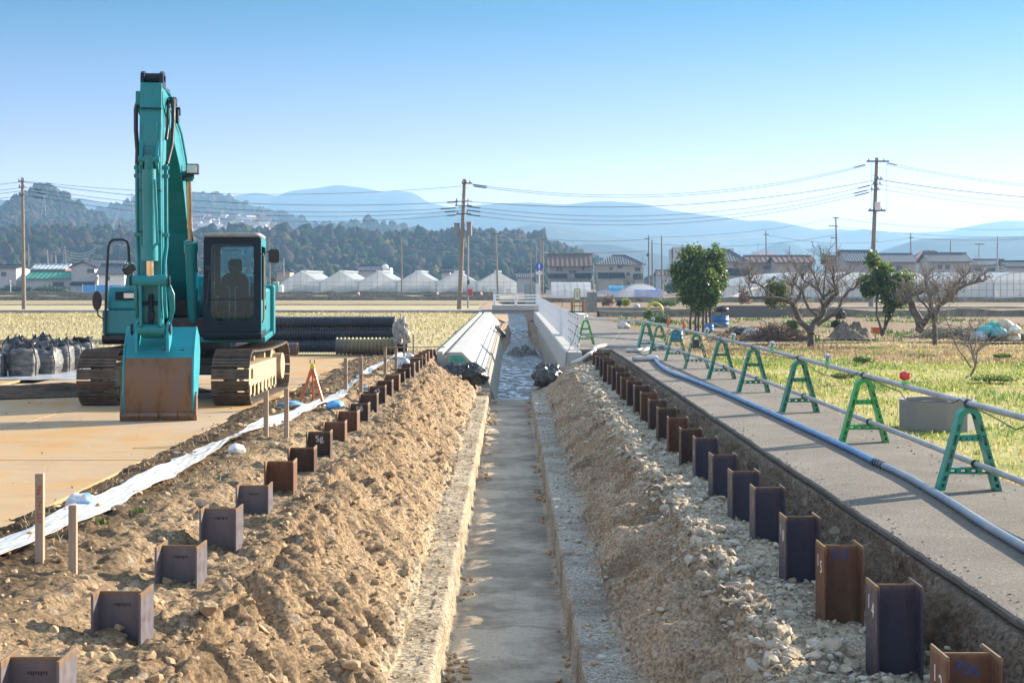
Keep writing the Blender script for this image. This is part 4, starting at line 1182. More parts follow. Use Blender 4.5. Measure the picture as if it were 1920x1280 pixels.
m = H(); m.cyl((-.9, 1.0, 2.24), (-.9, 1.0, 2.33), .062, .056, 14); m.ball((-.9, 1.0, 2.33), .056, 14, 6); m.build("beacon_lens", M_amber, bcn, smooth=50)
# right-hand side box (tool box, tank) left of the boom in the view
m = H(); m.prism([(-1.2, 1.15), (1.30, 1.15), (1.30, 1.56), (-1.2, 1.56)], lambda u, v, t: Vector((t, -u, v)), -1.36, -.36); box_ = m.build("tool_box", M_teal, EX, bevel=.03)
m = H(); m.prism([(-1.2, 1.565), (1.22, 1.565), (1.16, 1.80), (1.02, 1.95), (-1.2, 1.97)], lambda u, v, t: Vector((t, -u, v)), -1.30, -.38); fb = m.build("fuel_tank", M_teal, EX, bevel=.035)
m = H(); m.bb(-1.16, -.40, -1.205, -1.17, 1.73, 1.87); rec = m.build("lamp_recess", M_navy, fb, bevel=.01)
m = H(); m.bb(-1.02, -.84, -1.222, -1.19, 1.755, 1.845); m.build("headlight", M_lampg, fb, bevel=.012)
m = H(); m.prism([(-1.2, .98), (1.22, .98), (1.30, 1.05), (1.30, 1.145), (-1.2, 1.145)], lambda u, v, t: Vector((t, -u, v)), -1.37, -.38); m.build("lower_guard", M_blkp, EX, bevel=.02)
m = H(); m.tube([P_(1.36, -1.30, 1.12), P_(1.36, -1.30, 1.30), P_(1.34, -1.28, 2.10), P_(1.33, -1.255, 2.62), P_(1.32, -1.23, 2.70), P_(1.30, -1.18, 2.745), P_(1.28, -1.02, 2.745), P_(1.26, -.96, 2.72), P_(1.25, -.935, 2.64), P_(1.25, -.925, 2.40)], .022, 10); m.build("handrail", M_blkp, EX, smooth=50)
m = H(); m.prism([(-1.0, 1.95), (-.84, 1.95), (-.90, 2.42), (-.935, 2.42)], lambda u, v, t: Vector((u, -t, v)), 1.16, 1.22); post = m.build("mirror_post", M_teal, EX, bevel=.006)
m = H(); m.tube([P_(1.22, -.92, 2.42), P_(1.28, -1.00, 2.30), P_(1.3, -1.03, 2.22)], .012, 6); m.box(P_(1.26, -.92, 2.24), (.21, .05, .12), rot=Matrix.Rotation(R(-28), 3, 'Y')); m.build("upper_mirror", M_blkp, EX, bevel=.02)
m = H(); m.prism([(.075 * math.cos(a), .165 * math.sin(a) if abs(math.sin(a)) < .7 else .165 * math.sin(a)) for a in [2 * math.pi * k / 22 for k in range(22)]], lambda u, v, t: Vector((-1.425 + u, -t, 1.72 + v)), 1.38, 1.45); mr = m.build("side_mirror", M_blkp, EX, bevel=.015)
m = H(); m.tube([P_(1.40, -1.425, 1.56), P_(1.39, -1.41, 1.47), P_(1.36, -1.32, 1.40)], .012, 6); m.build("mirror_arm", M_blkp, mr)
# cab
l0, l1, f0, f1, z0, z1 = .355, 1.30, .05, 1.74, 1.06, 2.80
m = H()
def rr_rect(x0, x1, y0, y1, rad, n=6, rads=None):
    out = []
    for (cx, cy, a0, rd) in ((x1, y1, 0, 0), (x0, y1, 90, 1), (x0, y0, 180, 2), (x1, y0, 270, 3)):
        q = rads[rd] if rads else rad
        sx = -1 if cx == x1 else 1; sy = -1 if cy == y1 else 1
        for k in range(n + 1):
            a = R(a0 + 90 * k / n); out.append((cx + sx * q + q * math.cos(a), cy + sy * q + q * math.sin(a)))
    return out
def ringwall(m, outer, inner, fn, t0, t1):
    n = len(outer)
    for a, b, t in ((outer, inner, t0), (outer, inner, t1)):
        m.add([fn(u, v, t) for u, v in a] + [fn(u, v, t) for u, v in b], [(i, (i + 1) % n, n + (i + 1) % n, n + i) for i in range(n)])
    m.add([fn(u, v, t0) for u, v in inner] + [fn(u, v, t1) for u, v in inner], [(i, (i + 1) % n, n + (i + 1) % n, n + i) for i in range(n)])
    m.add([fn(u, v, t0) for u, v in outer] + [fn(u, v, t1) for u, v in outer], [(i, (i + 1) % n, n + (i + 1) % n, n + i) for i in range(n)])
LV = lambda u, v, t: Vector((u, -t, v))
outer = rr_rect(l0, l1, z0 + .14, z1 - .02, .06); inner = rr_rect(l0 + .12, l1 - .12, z0 + .32, z1 - .14, .06, rads=[.05, .05, .17, .17])
ringwall(m, outer, inner, LV, f1 - .07, f1)
m.build("front_frame", M_navy, EX, smooth=40)
m = H(); m.bb(l0 + .115, l1 - .115, -(f1 - .02), -(f1 - .05), 1.725, 1.755); m.build("window_bar", M_blkp, EX)
m = H(); m.prism(rr_rect(l0 + .118, l1 - .118, 1.757, z1 - .142, .045), LV, f1 - .042, f1 - .032); m.build("windscreen", M_glass, EX)
m = H(); m.prism(rr_rect(l0 + .118, l1 - .118, z0 + .322, 1.723, .05, rads=[.01, .01, .165, .165]), LV, f1 - .042, f1 - .032); m.build("lower_windscreen", M_glass, EX)
# side walls with window openings, rear wall with window, floor
SV = lambda u, v, t: Vector((t, -u, v))
for (la, lb, nm) in ((l0, l0 + .05, "right_side"), (l1 - .05, l1, "door")):
    m = H(); ringwall(m, rr_rect(f0, f1 - .072, z0 + .14, z1 - .02, .05), rr_rect(f0 + .14, f1 - .16, 1.72, z1 - .16, .06), SV, la, lb)
    sd = m.build("cab_" + nm, M_teal if nm == "door" else M_navy, EX, smooth=40)
    m = H(); m.prism(rr_rect(f0 + .142, f1 - .162, 1.722, z1 - .162, .058), SV, (la + lb) / 2 - .004, (la + lb) / 2 + .004); m.build("side_window", M_glass, sd)
    if nm == "door":
        m = H(); m.tube([P_(f1 - .05, l1 + .02, 1.35), P_(f1 - .05, l1 + .045, 1.42), P_(f1 - .05, l1 + .045, 2.45), P_(f1 - .05, l1 + .02, 2.52)], .016, 8); m.build("grab_rail", M_wood2, sd, smooth=50)
        m = H(); m.bb(l1 - .001, l1 + .02, -(f0 + .35), -(f0 + .22), 1.55, 1.62); m.build("handle", M_blkp, sd)
m = H(); ringwall(m, rr_rect(l0 + .052, l1 - .052, z0 + .14, z1 - .02, .05), rr_rect(l0 + .15, l1 - .15, 1.95, z1 - .14, .05), LV, f0, f0 + .05); m.build("rear_wall", M_blkp, EX, smooth=40)
m = H(); m.prism([(f0, z0 + .0), (f1 - .06, z0), (f1, z0 + .05), (f1 + .01, z0 + .135), (f0, z0 + .135)], SV, l0 - .01, l1 + .012); m.build("cab_base", M_navy, EX, bevel=.03)
m = H(); m.prism(rr_rect(l0 + .0, l1 - .0, f0 - .02, f1 + .03, .12), lambda u, v, t: Vector((u, -v, t)), z1 - .018, z1 + .055); rf = m.build("cab_roof", plain("grey_roof_paint", C(.30, .30, .31), .5, var=.12, dirt=C(.18, .16, .14)), EX, bevel=.03, smooth=40)
m = H()
for k in range(4): m.bb(l0 + .22 + .16 * k, l0 + .26 + .16 * k, -(f1 - .1), -(f0 + .15), z1 + .056, z1 + .066)
m.build("roof_rib", M_wood2, rf)
# seat and controls
cx = (l0 + l1) / 2 - .03
m = H()
m.prism(rr_rect(cx - .25, cx + .25, 1.74, 2.20, .10, rads=[.18, .18, .05, .05]), LV, .50, .64); m.bb(cx - .25, cx + .25, -1.05, -.55, 1.58, 1.73)
m.bb(cx - .2, cx + .2, -1.0, -.6, z0 + .136, 1.58)
seat = m.build("seat", M_seat, EX, bevel=.04)
m = H(); m.prism(rr_rect(cx - .125, cx + .125, 2.20, 2.44, .07), LV, .50, .60); m.build("headrest", M_seat, seat, bevel=.03)
for s in (-1, 1):
    m = H(); m.bb(cx + s * .33 - .06, cx + s * .33 + .06, -1.15, -.6, 1.50, 1.80); m.cyl(P_(1.1, cx + s * .33, 1.80), P_(1.14, cx + s * .33, 1.98), .02); m.ball(P_(1.14, cx + s * .33, 2.0), .03, 8, 6); m.build("control_console", M_blkp, EX, bevel=.02)
for s in (-1, 1):
    m = H(); m.cyl(P_(1.40, cx + s * .05, 1.2), P_(1.36, cx + s * .05, 1.92), .012, n=8); m.tube([P_(1.36, cx + s * .05, 1.92), P_(1.36, cx + s * .10, 1.95)], .018, 8); m.build("travel_lever", M_wood2, EX)
m = H()
for s in (-1, 1): m.box(P_(1.45, cx + s * .07, 1.26), (.09, .22, .02), rot=Matrix.Rotation(R(-25), 3, 'X'))
m.bb(l0 + .06, l1 - .06, -(f1 - .09), -.3, z0 + .137, z0 + .16)
m.build("floor_mat", M_blkp, EX)
m = H(); m.tube([P_(f1 - .08, cx - .14, 2.63), P_(f1 - .08, cx - .14, 2.56), P_(f1 - .08, cx + .08, 2.56), P_(f1 - .08, cx + .08, 2.63)], .008, 6); m.build("window_handle", M_blkp, EX)
m = H(); m.tube([P_(f1 + .03, l0 + .05, 2.28), P_(f1 + .035, l0 + .10, 2.22), P_(f1 + .03, l0 + .05, 1.62), P_(f1 + .03, l0 + .02, 1.55)], .010, 6); m.bb(l0 + .03, l0 + .12, -(f1 + .04), -f1, 2.24, 2.30); m.build("wiper", M_blkp, EX)
m = H(); m.tube([P_(f1 - .02, l1, 2.50), P_(f1 + .08, l1 + .12, 2.54), P_(f1 + .08, l1 + .17, 2.53)], .010, 6); m.prism(rr_rect(l1 + .13, l1 + .31, 2.35, 2.58, .05), LV, f1 + .05, f1 + .12); mr = m.build("cab_mirror", M_blkp, EX, bevel=.02)
# boom
bl = -.10
low = [(.05, 1.55), (.55, 2.05), (1.10, 2.85), (1.75, 3.52), (2.45, 3.92), (3.30, 4.25), (4.30, 4.52)]
upp = [(4.62, 4.62), (4.60, 4.82), (4.30, 4.86), (3.30, 4.80), (2.40, 4.62), (1.55, 4.20), (.80, 3.35), (.25, 2.45), (-.12, 1.80), (-.12, 1.60)]
m = H(); m.prism(low + upp, fz, bl - .26, bl + .14); bo = m.build("boom", M_teal, EX, bevel=.012)
m = H()
for i in range(5): m.tube([P_(f + .0, bl + .145 + .03, z) for f, z in ((4.25, 4.75), (3.5, 4.62 + .01 * i), (2.5, 4.42), (1.8, 4.08), (1.2, 3.55))], .018, 6) if i == 0 else None
m.tube([P_(f, bl + .11, z) for f, z in ((4.2, 4.92), (3.6, 4.92), (3.2, 4.87), (2.4, 4.68), (1.6, 4.27))], .02, 6)
m.tube([P_(f, bl + .03, z) for f, z in ((4.2, 4.93), (3.6, 4.94), (2.4, 4.69), (1.6, 4.28))], .02, 6)
m.build("boom_pipe", M_teal, bo, smooth=50)
m = H(); m.cyl(P_(.05, bl - .34, 1.68), P_(.05, bl + .24, 1.68), .10, n=16); m.build("boom_foot_pin", M_blkp, bo)
for s in (-1, 1):
    ll = bl - .06 + s * .285
    m = H(); m.cyl(P_(.95, ll, 1.22), P_(1.50, ll, 2.62), .098, n=18); m.cyl(P_(1.47, ll, 2.54), P_(1.535, ll, 2.71), .115, n=18); bc = m.build("boom_cylinder", M_teal, EX, smooth=40)
    m = H(); m.cyl(P_(1.535, ll, 2.71), P_(1.92, ll, 3.74), .045, n=14); m.build("rod", M_chr, bc, smooth=40)
    m = H(); m.ball(P_(1.93, ll, 3.78), .10, 14, 8); m.cyl(P_(1.93, ll - .08, 3.78), P_(1.93, ll + .08, 3.78), .085, n=14); m.build("rod_eye", M_teal, bc)
m = H(); m.cyl(P_(1.93, bl - .43, 3.78), P_(1.93, bl + .32, 3.78), .05, n=12); m.build("cylinder_pin", M_blkp, bo)
m = H(); m.bb(bl + .20, bl + .41, -2.12, -1.98, 3.80, 3.97); wl2 = m.build("work_lamp", M_blkp, EX, bevel=.015)
m = H(); m.bb(bl + .22, bl + .39, -2.13, -2.10, 3.82, 3.95); m.build("lamp_glass", M_lampg, wl2)
m = H(); m.bar(P_(2.0, bl + .14, 3.74), P_(2.02, bl + .32, 3.80), .05, .05); m.build("lamp_bracket", M_blkp, wl2)
# arm cylinder on top of the boom
m = H(); m.cyl(P_(1.9, bl, 4.70), P_(3.3, bl, 4.96), .09, n=16); ac = m.build("arm_cylinder", M_teal, EX, smooth=40)
m = H(); m.cyl(P_(3.3, bl, 4.96), P_(4.30, bl, 5.02), .045, n=12); m.build("rod", M_chr, ac, smooth=40)
# arm
al = -.13
prof = [(4.66, 4.94), (4.80, 3.95), (4.80, 3.50), (4.64, 1.55), (4.60, 1.24), (4.45, 1.20), (4.40, 1.40), (4.22, 3.30), (4.10, 4.30), (4.20, 4.90)]
m = H(); m.prism(prof, fz, al - .155, al + .155); arm = m.build("arm", M_teal, EX, bevel=.010)
m = H()
for s in (-1, 1): m.prism([(4.22, 4.88), (4.62, 4.88), (4.58, 5.09), (4.48, 5.13), (4.34, 5.13), (4.24, 5.04)], fz, al + s * .135 - .026, al + s * .135 + .026)
m.cyl(P_(4.42, al - .105, 5.03), P_(4.42, al + .105, 5.03), .08, n=18); m.cyl(P_(4.42, al - .18, 5.03), P_(4.42, al + .18, 5.03), .045, n=14)
m.build("cylinder_lug", M_navy, arm)
m = H(); m.bb(al - .10, al + .10, -4.80, -4.74, 4.0, 4.35)
for s in (-1, 1): m.prism([(4.76, 3.55), (4.93, 3.72), (4.93, 3.86), (4.84, 4.0), (4.76, 4.15)], fz, al + s * .11 - .022, al + s * .11 + .022)
m.cyl(P_(4.90, al - .15, 3.80), P_(4.90, al + .15, 3.80), .05, n=14); m.build("cylinder_bracket", M_teal, arm)
# bucket cylinder on the front of the arm
m = H(); m.cyl(P_(4.90, al, 3.86), P_(4.86, al, 3.62), .075, n=16); m.cyl(P_(4.88, al, 3.66), P_(4.80, al, 2.44), .098, n=20); m.cyl(P_(4.805, al, 2.56), P_(4.79, al, 2.34), .118, n=20); m.tube([P_(4.98, al + .09, 3.5), P_(4.95, al + .11, 3.0), P_(4.93, al + .12, 2.60), P_(4.90, al + .06, 2.52)], .020, 8)
bk = m.build("bucket_cylinder", M_teal, EX, smooth=40)
m = H(); m.cyl(P_(4.79, al, 2.34), P_(4.78, al, 2.12), .056, n=14); m.build("rod", M_chr, bk, smooth=40)
# linkage
m = H(); m.cyl(P_(4.78, al - .24, 2.05), P_(4.78, al + .24, 2.05), .085, n=18); m.cyl(P_(4.78, al - .26, 2.05), P_(4.78, al + .26, 2.05), .06, n=14); lk = m.build("link_pin", M_teal, EX, bevel=.006)
for s in (-1, 1):
    m = H(); m.prism([(4.72, 2.10), (4.84, 2.10), (4.80, 1.75), (4.62, 1.50), (4.52, 1.52), (4.66, 1.8)], fz, al + s * .205 - .022, al + s * .205 + .022); m.build("side_link", M_teal, EX, bevel=.006)
    m = H(); m.prism([(4.70, 2.02), (4.84, 2.02), (4.78, 1.40), (4.66, 1.30), (4.56, 1.38)], fz, al + s * .135 - .02, al + s * .135 + .02); m.build("bucket_link", M_teal, EX, bevel=.006)
m = H(); m.cyl(P_(4.68, al - .14, 1.72), P_(4.68, al + .14, 1.72), .03, n=10); m.cyl(P_(4.66, al, 1.40), P_(4.70, al, 1.85), .035, n=10); m.box(P_(4.68, al, 1.55), (.09, .07, .11)); m.build("link_strut", M_navy, EX)
m = H(); m.cyl(P_(4.66, al - .20, 1.34), P_(4.66, al + .20, 1.34), .085, n=18); m.cyl(P_(4.66, al - .26, 1.34), P_(4.66, al + .26, 1.34), .055, n=14)
m.build("bucket_pin", M_teal, EX)
# hydraulic pipes and hoses on the arm
for s in (-1, 1):
    m = H(); ll = al + s * .205
    m.tube([P_(4.62, ll, 3.75), P_(4.60, ll, 3.1), P_(4.56, ll, 2.55), P_(4.60, ll - s * .02, 2.35), P_(4.66, ll - s * .02, 2.0)], .030, 8)
    for z in (3.70, 3.58, 2.72): m.box(P_(4.605, ll, z), (.085, .075, .055))
    m.build("arm_pipe", M_teal, arm, smooth=40)
m = H(); m.tube([P_(4.55, al - .19, 4.75), P_(4.60, al - .225, 4.55), P_(4.60, al - .225, 4.25), P_(4.62, al - .20, 3.95), P_(4.62, al - .205, 3.75)], .032, 8); m.build("hydraulic_hose", M_rub, EX, smooth=60)
m = H(); m.tube([P_(4.10, al + .26, 4.78), P_(4.32, al + .28, 4.70), P_(4.42, al + .29, 4.40), P_(4.45, al + .27, 4.05), P_(4.60, al + .22, 3.76)], .030, 8); m.tube([P_(4.15, al + .20, 4.74), P_(4.40, al + .215, 4.58), P_(4.47, al + .215, 4.3), P_(4.55, al + .20, 4.12)], .026, 8); m.build("hydraulic_hose", M_rub, EX, smooth=60)
for q_, s_ in (((4.05, al + .24, 4.74), (.12, .18, .12)), ((4.2, al + .30, 4.50), (.09, .10, .2)), ((4.0, al + .29, 4.60), (.12, .12, .12))):
    m = H(); m.box(P_(*q_), s_); m.build("hose_manifold", M_navy, bo, bevel=.01)
m = H()
for k in range(5): m.tube([P_(.75, bl + .30 + .045 * k, 1.2), P_(.95, bl + .32 + .045 * k, 1.42 + .06 * (k % 2)), P_(.8, bl + .33 + .04 * k, 1.75), P_(.5, bl + .27, 2.0)], .022, 7)
m.build("hydraulic_hose", M_teal, EX, smooth=60)
m = H(); m.bb(-.34, .36, -1.1, .3, 1.10, 1.42); m.bb(-.30, .30, -.3, .3, 1.42, 1.72); m.build("swing_motor", M_blkp, EX, bevel=.03)
for s in (-1, 1):
    for (f_, z_, r_) in ((4.66, 1.34, .085), (4.78, 2.05, .075)):
        m = H(); m.cyl(P_(f_, al + s * .262, z_), P_(f_, al + s * .285, z_), r_, n=16); m.build("pin_cap", M_navy, EX, bevel=.005)
m = H()
for k in range(3): m.tube([P_(4.70, al + .20 + .03 * k, 2.0), P_(4.76, al + .27 + .03 * k, 1.85), P_(4.72, al + .29 + .02 * k, 1.62), P_(4.60, al + .26, 1.42)], .020, 7)
m.build("linkage_hose", M_teal, EX, smooth=60)
for k, z_ in enumerate((2.75, 3.35, 4.55)):
    m = H(); m.bb(al - .157, al + .157, -4.80 if z_ < 3.5 else -4.76, -4.60, z_, z_ + .012); m.build("weld_seam", M_navy, arm)
m = H(); m.bb(bl + .1405, bl + .1445, -1.30, -1.05, 2.95, 3.12); m.build("warning_plate", plain("yellow_sticker", C(.55, .42, .04), .5), bo)
# bucket
cl = -.03; bw = .485
shell = [(4.20, 1.36), (4.50, 1.08), (4.60, .92), (4.68, .68), (4.69, .42), (4.60, .10)]
m = H(); back = [(f - .03, z - .01) for f, z in reversed(shell[:3])]
m.prism(shell[:3] + back, fz, cl - bw, cl + bw); bkt = m.build("bucket", M_teal2, EX, bevel=.006)
m = H(); pr_ = shell[2:]; back = [(f - .035, z) for f, z in reversed(pr_)]
m.prism(pr_ + back, fz, cl - bw, cl + bw); m.build("bucket_floor", M_buck, bkt, smooth=50)
for s in (-1, 1):
    m = H(); m.prism([(4.19, 1.37), (4.505, 1.09), (4.605, .93), (4.685, .68), (4.695, .42), (4.605, .08), (4.45, .02), (4.05, .35), (3.78, .70), (3.70, .98), (3.82, 1.22)], fz, cl + s * bw - .002 if s > 0 else cl - bw - .028, cl + bw + .028 if s > 0 else cl - bw + .002); m.build("side_plate", M_teal2, bkt, bevel=.006)
    m = H(); m.prism([(4.62, .36), (4.66, .12), (4.58, .0), (4.44, .0), (4.40, .25), (4.50, .42)], fz, cl + s * (bw + .028), cl + s * (bw + .062)); m.build("side_cutter", M_buck, bkt, bevel=.008)
m = H(); m.prism([(4.19, 1.35), (4.60, .98), (4.6, 1.04), (4.2, 1.42)], fz, cl - .30, cl - .27)
for s in (-1, 1):
    m = H(); m.prism([(4.38, 1.16), (4.74, 1.0), (4.76, 1.22), (4.70, 1.44), (4.52, 1.46), (4.34, 1.36)], fz, al + .02 + s * .225 - .022, al + .02 + s * .225 + .022); m.build("bucket_ear", M_teal2, bkt, bevel=.008)
m = H(); r5 = random.Random(5)
nrm_ = Vector((0, -.28, .39)).normalized()
for k in range(22):
    u = r5.uniform(-.36, .36); v = r5.choice([.08, .1, .12, .2, .3]); f_a = 4.50 - v * .15; z_a = 1.085 + v * .14
    m.box(P_(4.555 - v * .35, cl + u, 1.0 + v * .32) + Vector((0, -.004, .004)), (r5.uniform(.01, .05), .012, r5.uniform(.008, .02)))
m.build("scuff_marks", M_rub, bkt)
for k in range(4):
    a = cl - .555 + .2775 * k
    m = H(); m.prism([(4.625, .125), (4.66, .08), (4.60, -.005), (4.52, -.005), (4.55, .12)], fz, a + .003, a + .2745); m.build("lip_plate", M_buck, bkt, bevel=.008)

# ================================================================ YARD: BULK BAGS, PIPES
n = NT("black_woven_bag")
c = n.ramp(n.noise(2.5, 5), (.3, C(.05, .05, .055)), (.7, C(.10, .10, .105)))
c = n.mix(n.ramp(n.noise(4, 8, .7, n.map(n.obj, (1, 1, 2.5))), (.45, 0), (.70, .7)), c, C(.34, .325, .30))
M_fibc = n.bsdf(c, .42, 0, n.bump(n.noise(12, 6, .6, n.map(n.obj, (.6, .6, 3))), .6, .03), spec=.5)
def bulk_bag(x, y, s, h, label, seed, rz=0.):
    t = thing("bulk_bag", (x, y, -.02), rz, label, "bulk bag", "black bulk bags beside the steel plates")
    N = 30; K = 14; V = []; Fq = []
    for k in range(K + 1):
        v = k / K
        for i in range(N):
            a = 2 * math.pi * i / N
            sq = (abs(math.cos(a)) ** 6 + abs(math.sin(a)) ** 6) ** (-1 / 6)
            if v < .75: rr_ = s * (.90 + .14 * math.sin(math.pi * v / .8))
            else: rr_ = s * (1.0 - .95 * ((v - .75) / .25) ** 1.5)
            z = h * (v if v < .75 else .75 + (v - .75) * .85)
            nx = .03 * fbm(math.cos(a) * 2 + seed, math.sin(a) * 2 + v * 5, 3, seed) * s * 2
            zz = z + (.10 * h * vnoise(a * 1.3, v * 3, seed) if v > .7 else 0)
            V.append(((rr_ * sq * .82 + nx) * math.cos(a), (rr_ * sq * .82 + nx) * math.sin(a), zz))
    for k in range(K):
        for i in range(N): Fq.append((k * N + i, k * N + (i + 1) % N, (k + 1) * N + (i + 1) % N, (k + 1) * N + i))
    np_mesh("sack", V, Fq, M_fibc, t, smooth=True)
    m = MB(); m.ball((0, 0, h * .88), s * .5, 18, 8, (1.2, .9, .42)); V2 = np.array(m.v); V2 = V2 * (1 + .25 * np.abs(fbm(V2[:, 0] * 9 + seed, V2[:, 1] * 9 + V2[:, 2] * 5, 3, seed)))[:, None] * np.array([1, 1, .93]); m.v = [tuple(q) for q in V2]
    m.build("tied_neck", M_blk, t, smooth=60)
    for s2 in (-1, 1):
        m = MB(); m.tube([(s2 * s * .86, -s * .80, h * .05), (s2 * s * .90, -s * .84, h * .5), (s2 * s * .74, -s * .66, h * .84), (s2 * s * .45, -s * .3, h * 1.05), (s2 * s * .5, s * .1, h * .9)], .018, 5); m.build("strap", M_blk, t, smooth=60)
bgs = [(-30, 709, .36, "bulk bag cut by the left edge of the picture"), (34, 707, .345, "widest black bulk bag, nearest to the viewer"), (79, 702, .33, "second black bulk bag from the near end"), (105, 698, .32, "third black bulk bag, in the middle of the row"), (128, 694, .32, "fourth black bulk bag from the near end"), (146, 690, .33, "last black bulk bag, at the far right end of the row")]
for i, (px, py, s, lab) in enumerate(bgs):
    p = G(px, py); bulk_bag(p.x - .0, p.y + s, s, .66 + .05 * (i % 2), lab, 40 + i, R(rnd.uniform(-8, 8)))
for i, (px, py, lab) in enumerate(((10, 696, "black bulk bag in the back row behind the widest bag"), (62, 692, "black bulk bag in the back row behind the second bag"))):
    p = G(px, py); bulk_bag(p.x, p.y + .7, .34, .76, lab, 60 + i, .2)
m = MB(); m.bb(-14.5, -9.0, 30.2, 34.2, -.06, -.012)
V = []; Fq = []
for i in range(41):
    for j in range(21):
        x = -15 + 6.2 * i / 40; y = 29.3 + 5.2 * j / 20 + .35 * (x + 15) / 6; V.append((x, y, .012 + .02 * fbm(x * 2, y * 2, 3, 8) + (0 if 0 < j < 20 else -.03)))
for i in range(40):
    for j in range(20): a = i * 21 + j; Fq.append((a, a + 21, a + 22, a + 1))
o = np_mesh("tarpaulin", V, Fq, plain("grey_tarp", C(.30, .32, .35), .45, var=.2, scale=2, dirt=C(.25, .2, .15)), smooth=True); tag(o, "grey tarpaulin spread under the black bulk bags", "tarpaulin")

def corr_pipe(x0, x1, y, z, r, mat, label, group, pitch=.075, amp=.022, holes=None):
    t = thing("corrugated_pipe", (x0, y, z), 0, label, "pipe", group)
    n = int((x1 - x0) / pitch * 6); N = 26
    V = []; Fq = []
    for i in range(n + 1):
        x = (x1 - x0) * i / n; ph = (x / pitch) % 1.0
        rr_ = r - (amp if .38 < ph < .9 else 0) if True else r
        for k in range(N): a = 2 * math.pi * k / N; V.append((x, rr_ * math.cos(a), rr_ * math.sin(a)))
    for i in range(n):
        for k in range(N): Fq.append((i * N + k, (i + 1) * N + k, (i + 1) * N + (k + 1) % N, i * N + (k + 1) % N))
    np_mesh("shell", V, Fq, mat, t, smooth=False)
    m = MB(); m.cyl((x1 - x0 - .04, 0, 0), (x1 - x0 - .01, 0, 0), r * .86, n=N); m.build("dark_bore", M_rub, t)
    return t
M_cpipe = plain("black_corrugated_plastic", C(.022, .026, .040), .35, var=.25, scale=2, dirt=C(.07, .065, .06))
GP = "black corrugated pipes stacked on the plates"
corr_pipe(-9.4, -3.30, 41.1, .17, .19, M_cpipe, "bottom front black corrugated pipe of the stack", GP)
corr_pipe(-9.4, -3.02, 41.5, .17, .19, M_cpipe, "bottom rear black corrugated pipe of the stack", GP)
corr_pipe(-9.4, -3.10, 41.25, .51, .19, M_cpipe, "middle black corrugated pipe of the stack, longest to the right", GP)
corr_pipe(-9.4, -3.38, 41.3, .85, .19, M_cpipe, "topmost black corrugated pipe of the stack", GP)
n = NT("mud_yellow_corrugation")
x = n.sep(n.obj)[0]
c = n.mix(n.ramp(n.math('ADD', x, n.noise(6, 4)), (.45, 0), (1.0, 1)), C(.10, .105, .115), C(.22, .18, .10))
yy = n.sep(n.obj)[2]
c = n.mix(n.ramp(n.math('MULTIPLY', yy, 4.), (.78, 0), (.9, .9)), c, C(.50, .44, .20))
ho = n.voro(9.5, rand=.15)
c = n.mix(n.ramp(ho, (.17, 1), (.2, 0)), c, C(.01, .01, .01))
M_lin = n.bsdf(c, .6, .2, spec=.4)
corr_pipe(-4.86, -3.22, 39.6, .235, .245, M_lin, "short thick corrugated liner pipe with yellowish ribs and holes", None, .108, .03)
t = thing("steel_pipe", (-7.6, 39.4, .16), 0, "rusty smooth steel pipe with rows of holes lying behind the track", "pipe")
n = NT("perforated_rust"); ho = n.voro(8.2, rand=.1); c = n.ramp(n.noise(3, 6), (.3, C(.06, .05, .06)), (.7, C(.16, .08, .045))); c = n.mix(n.ramp(ho, (.16, 1), (.19, 0)), c, C(.25, .10, .03)); M_perf = n.bsdf(c, .6, .2)
m = MB()
N = 24
V = [];
for xx, r_ in ((0, .18), (1.68, .18), (1.68, .165), (0, .165)):
    for k in range(N): a = 2 * math.pi * k / N; V.append((xx, r_ * math.cos(a), r_ * math.sin(a)))
m.add(V, [(i * N + k, i * N + (k + 1) % N, (i + 1) * N + (k + 1) % N, (i + 1) * N + k) for i in range(3) for k in range(N)])
m.build("tube", M_perf, t, smooth=40)
m = MB(); m.tube([(1.69, .172 * math.cos(2 * math.pi * k / N), .172 * math.sin(2 * math.pi * k / N)) for k in range(N + 1)], .012, 6); m.build("rusted_rim", M_stR, t)
lump("cloth_bundle", (-3.06, 39.5, .30), (.20, .20, .42), plain("grey_canvas", C(.30, .29, .26), .85, var=.45, scale=7, bump=.6, bscale=14), 71, "crumpled grey cloth bundle hung over the pipe ends", "cloth", ridge_=.45, n=40)
m = MB()
for k in range(7):
    a = k * .9; m.tube([(-7.1, 39.9, .95), (-7.1 + .1 * math.cos(a), 39.7, .75), (-7.1 + .22 * math.cos(a), 39.8, .35 + .05 * k)], .008, 5)
o = m.build("wire_bundle", M_wood2); tag(o, "tangle of thin wires tied on the pipe stack beside the cab", "wire")
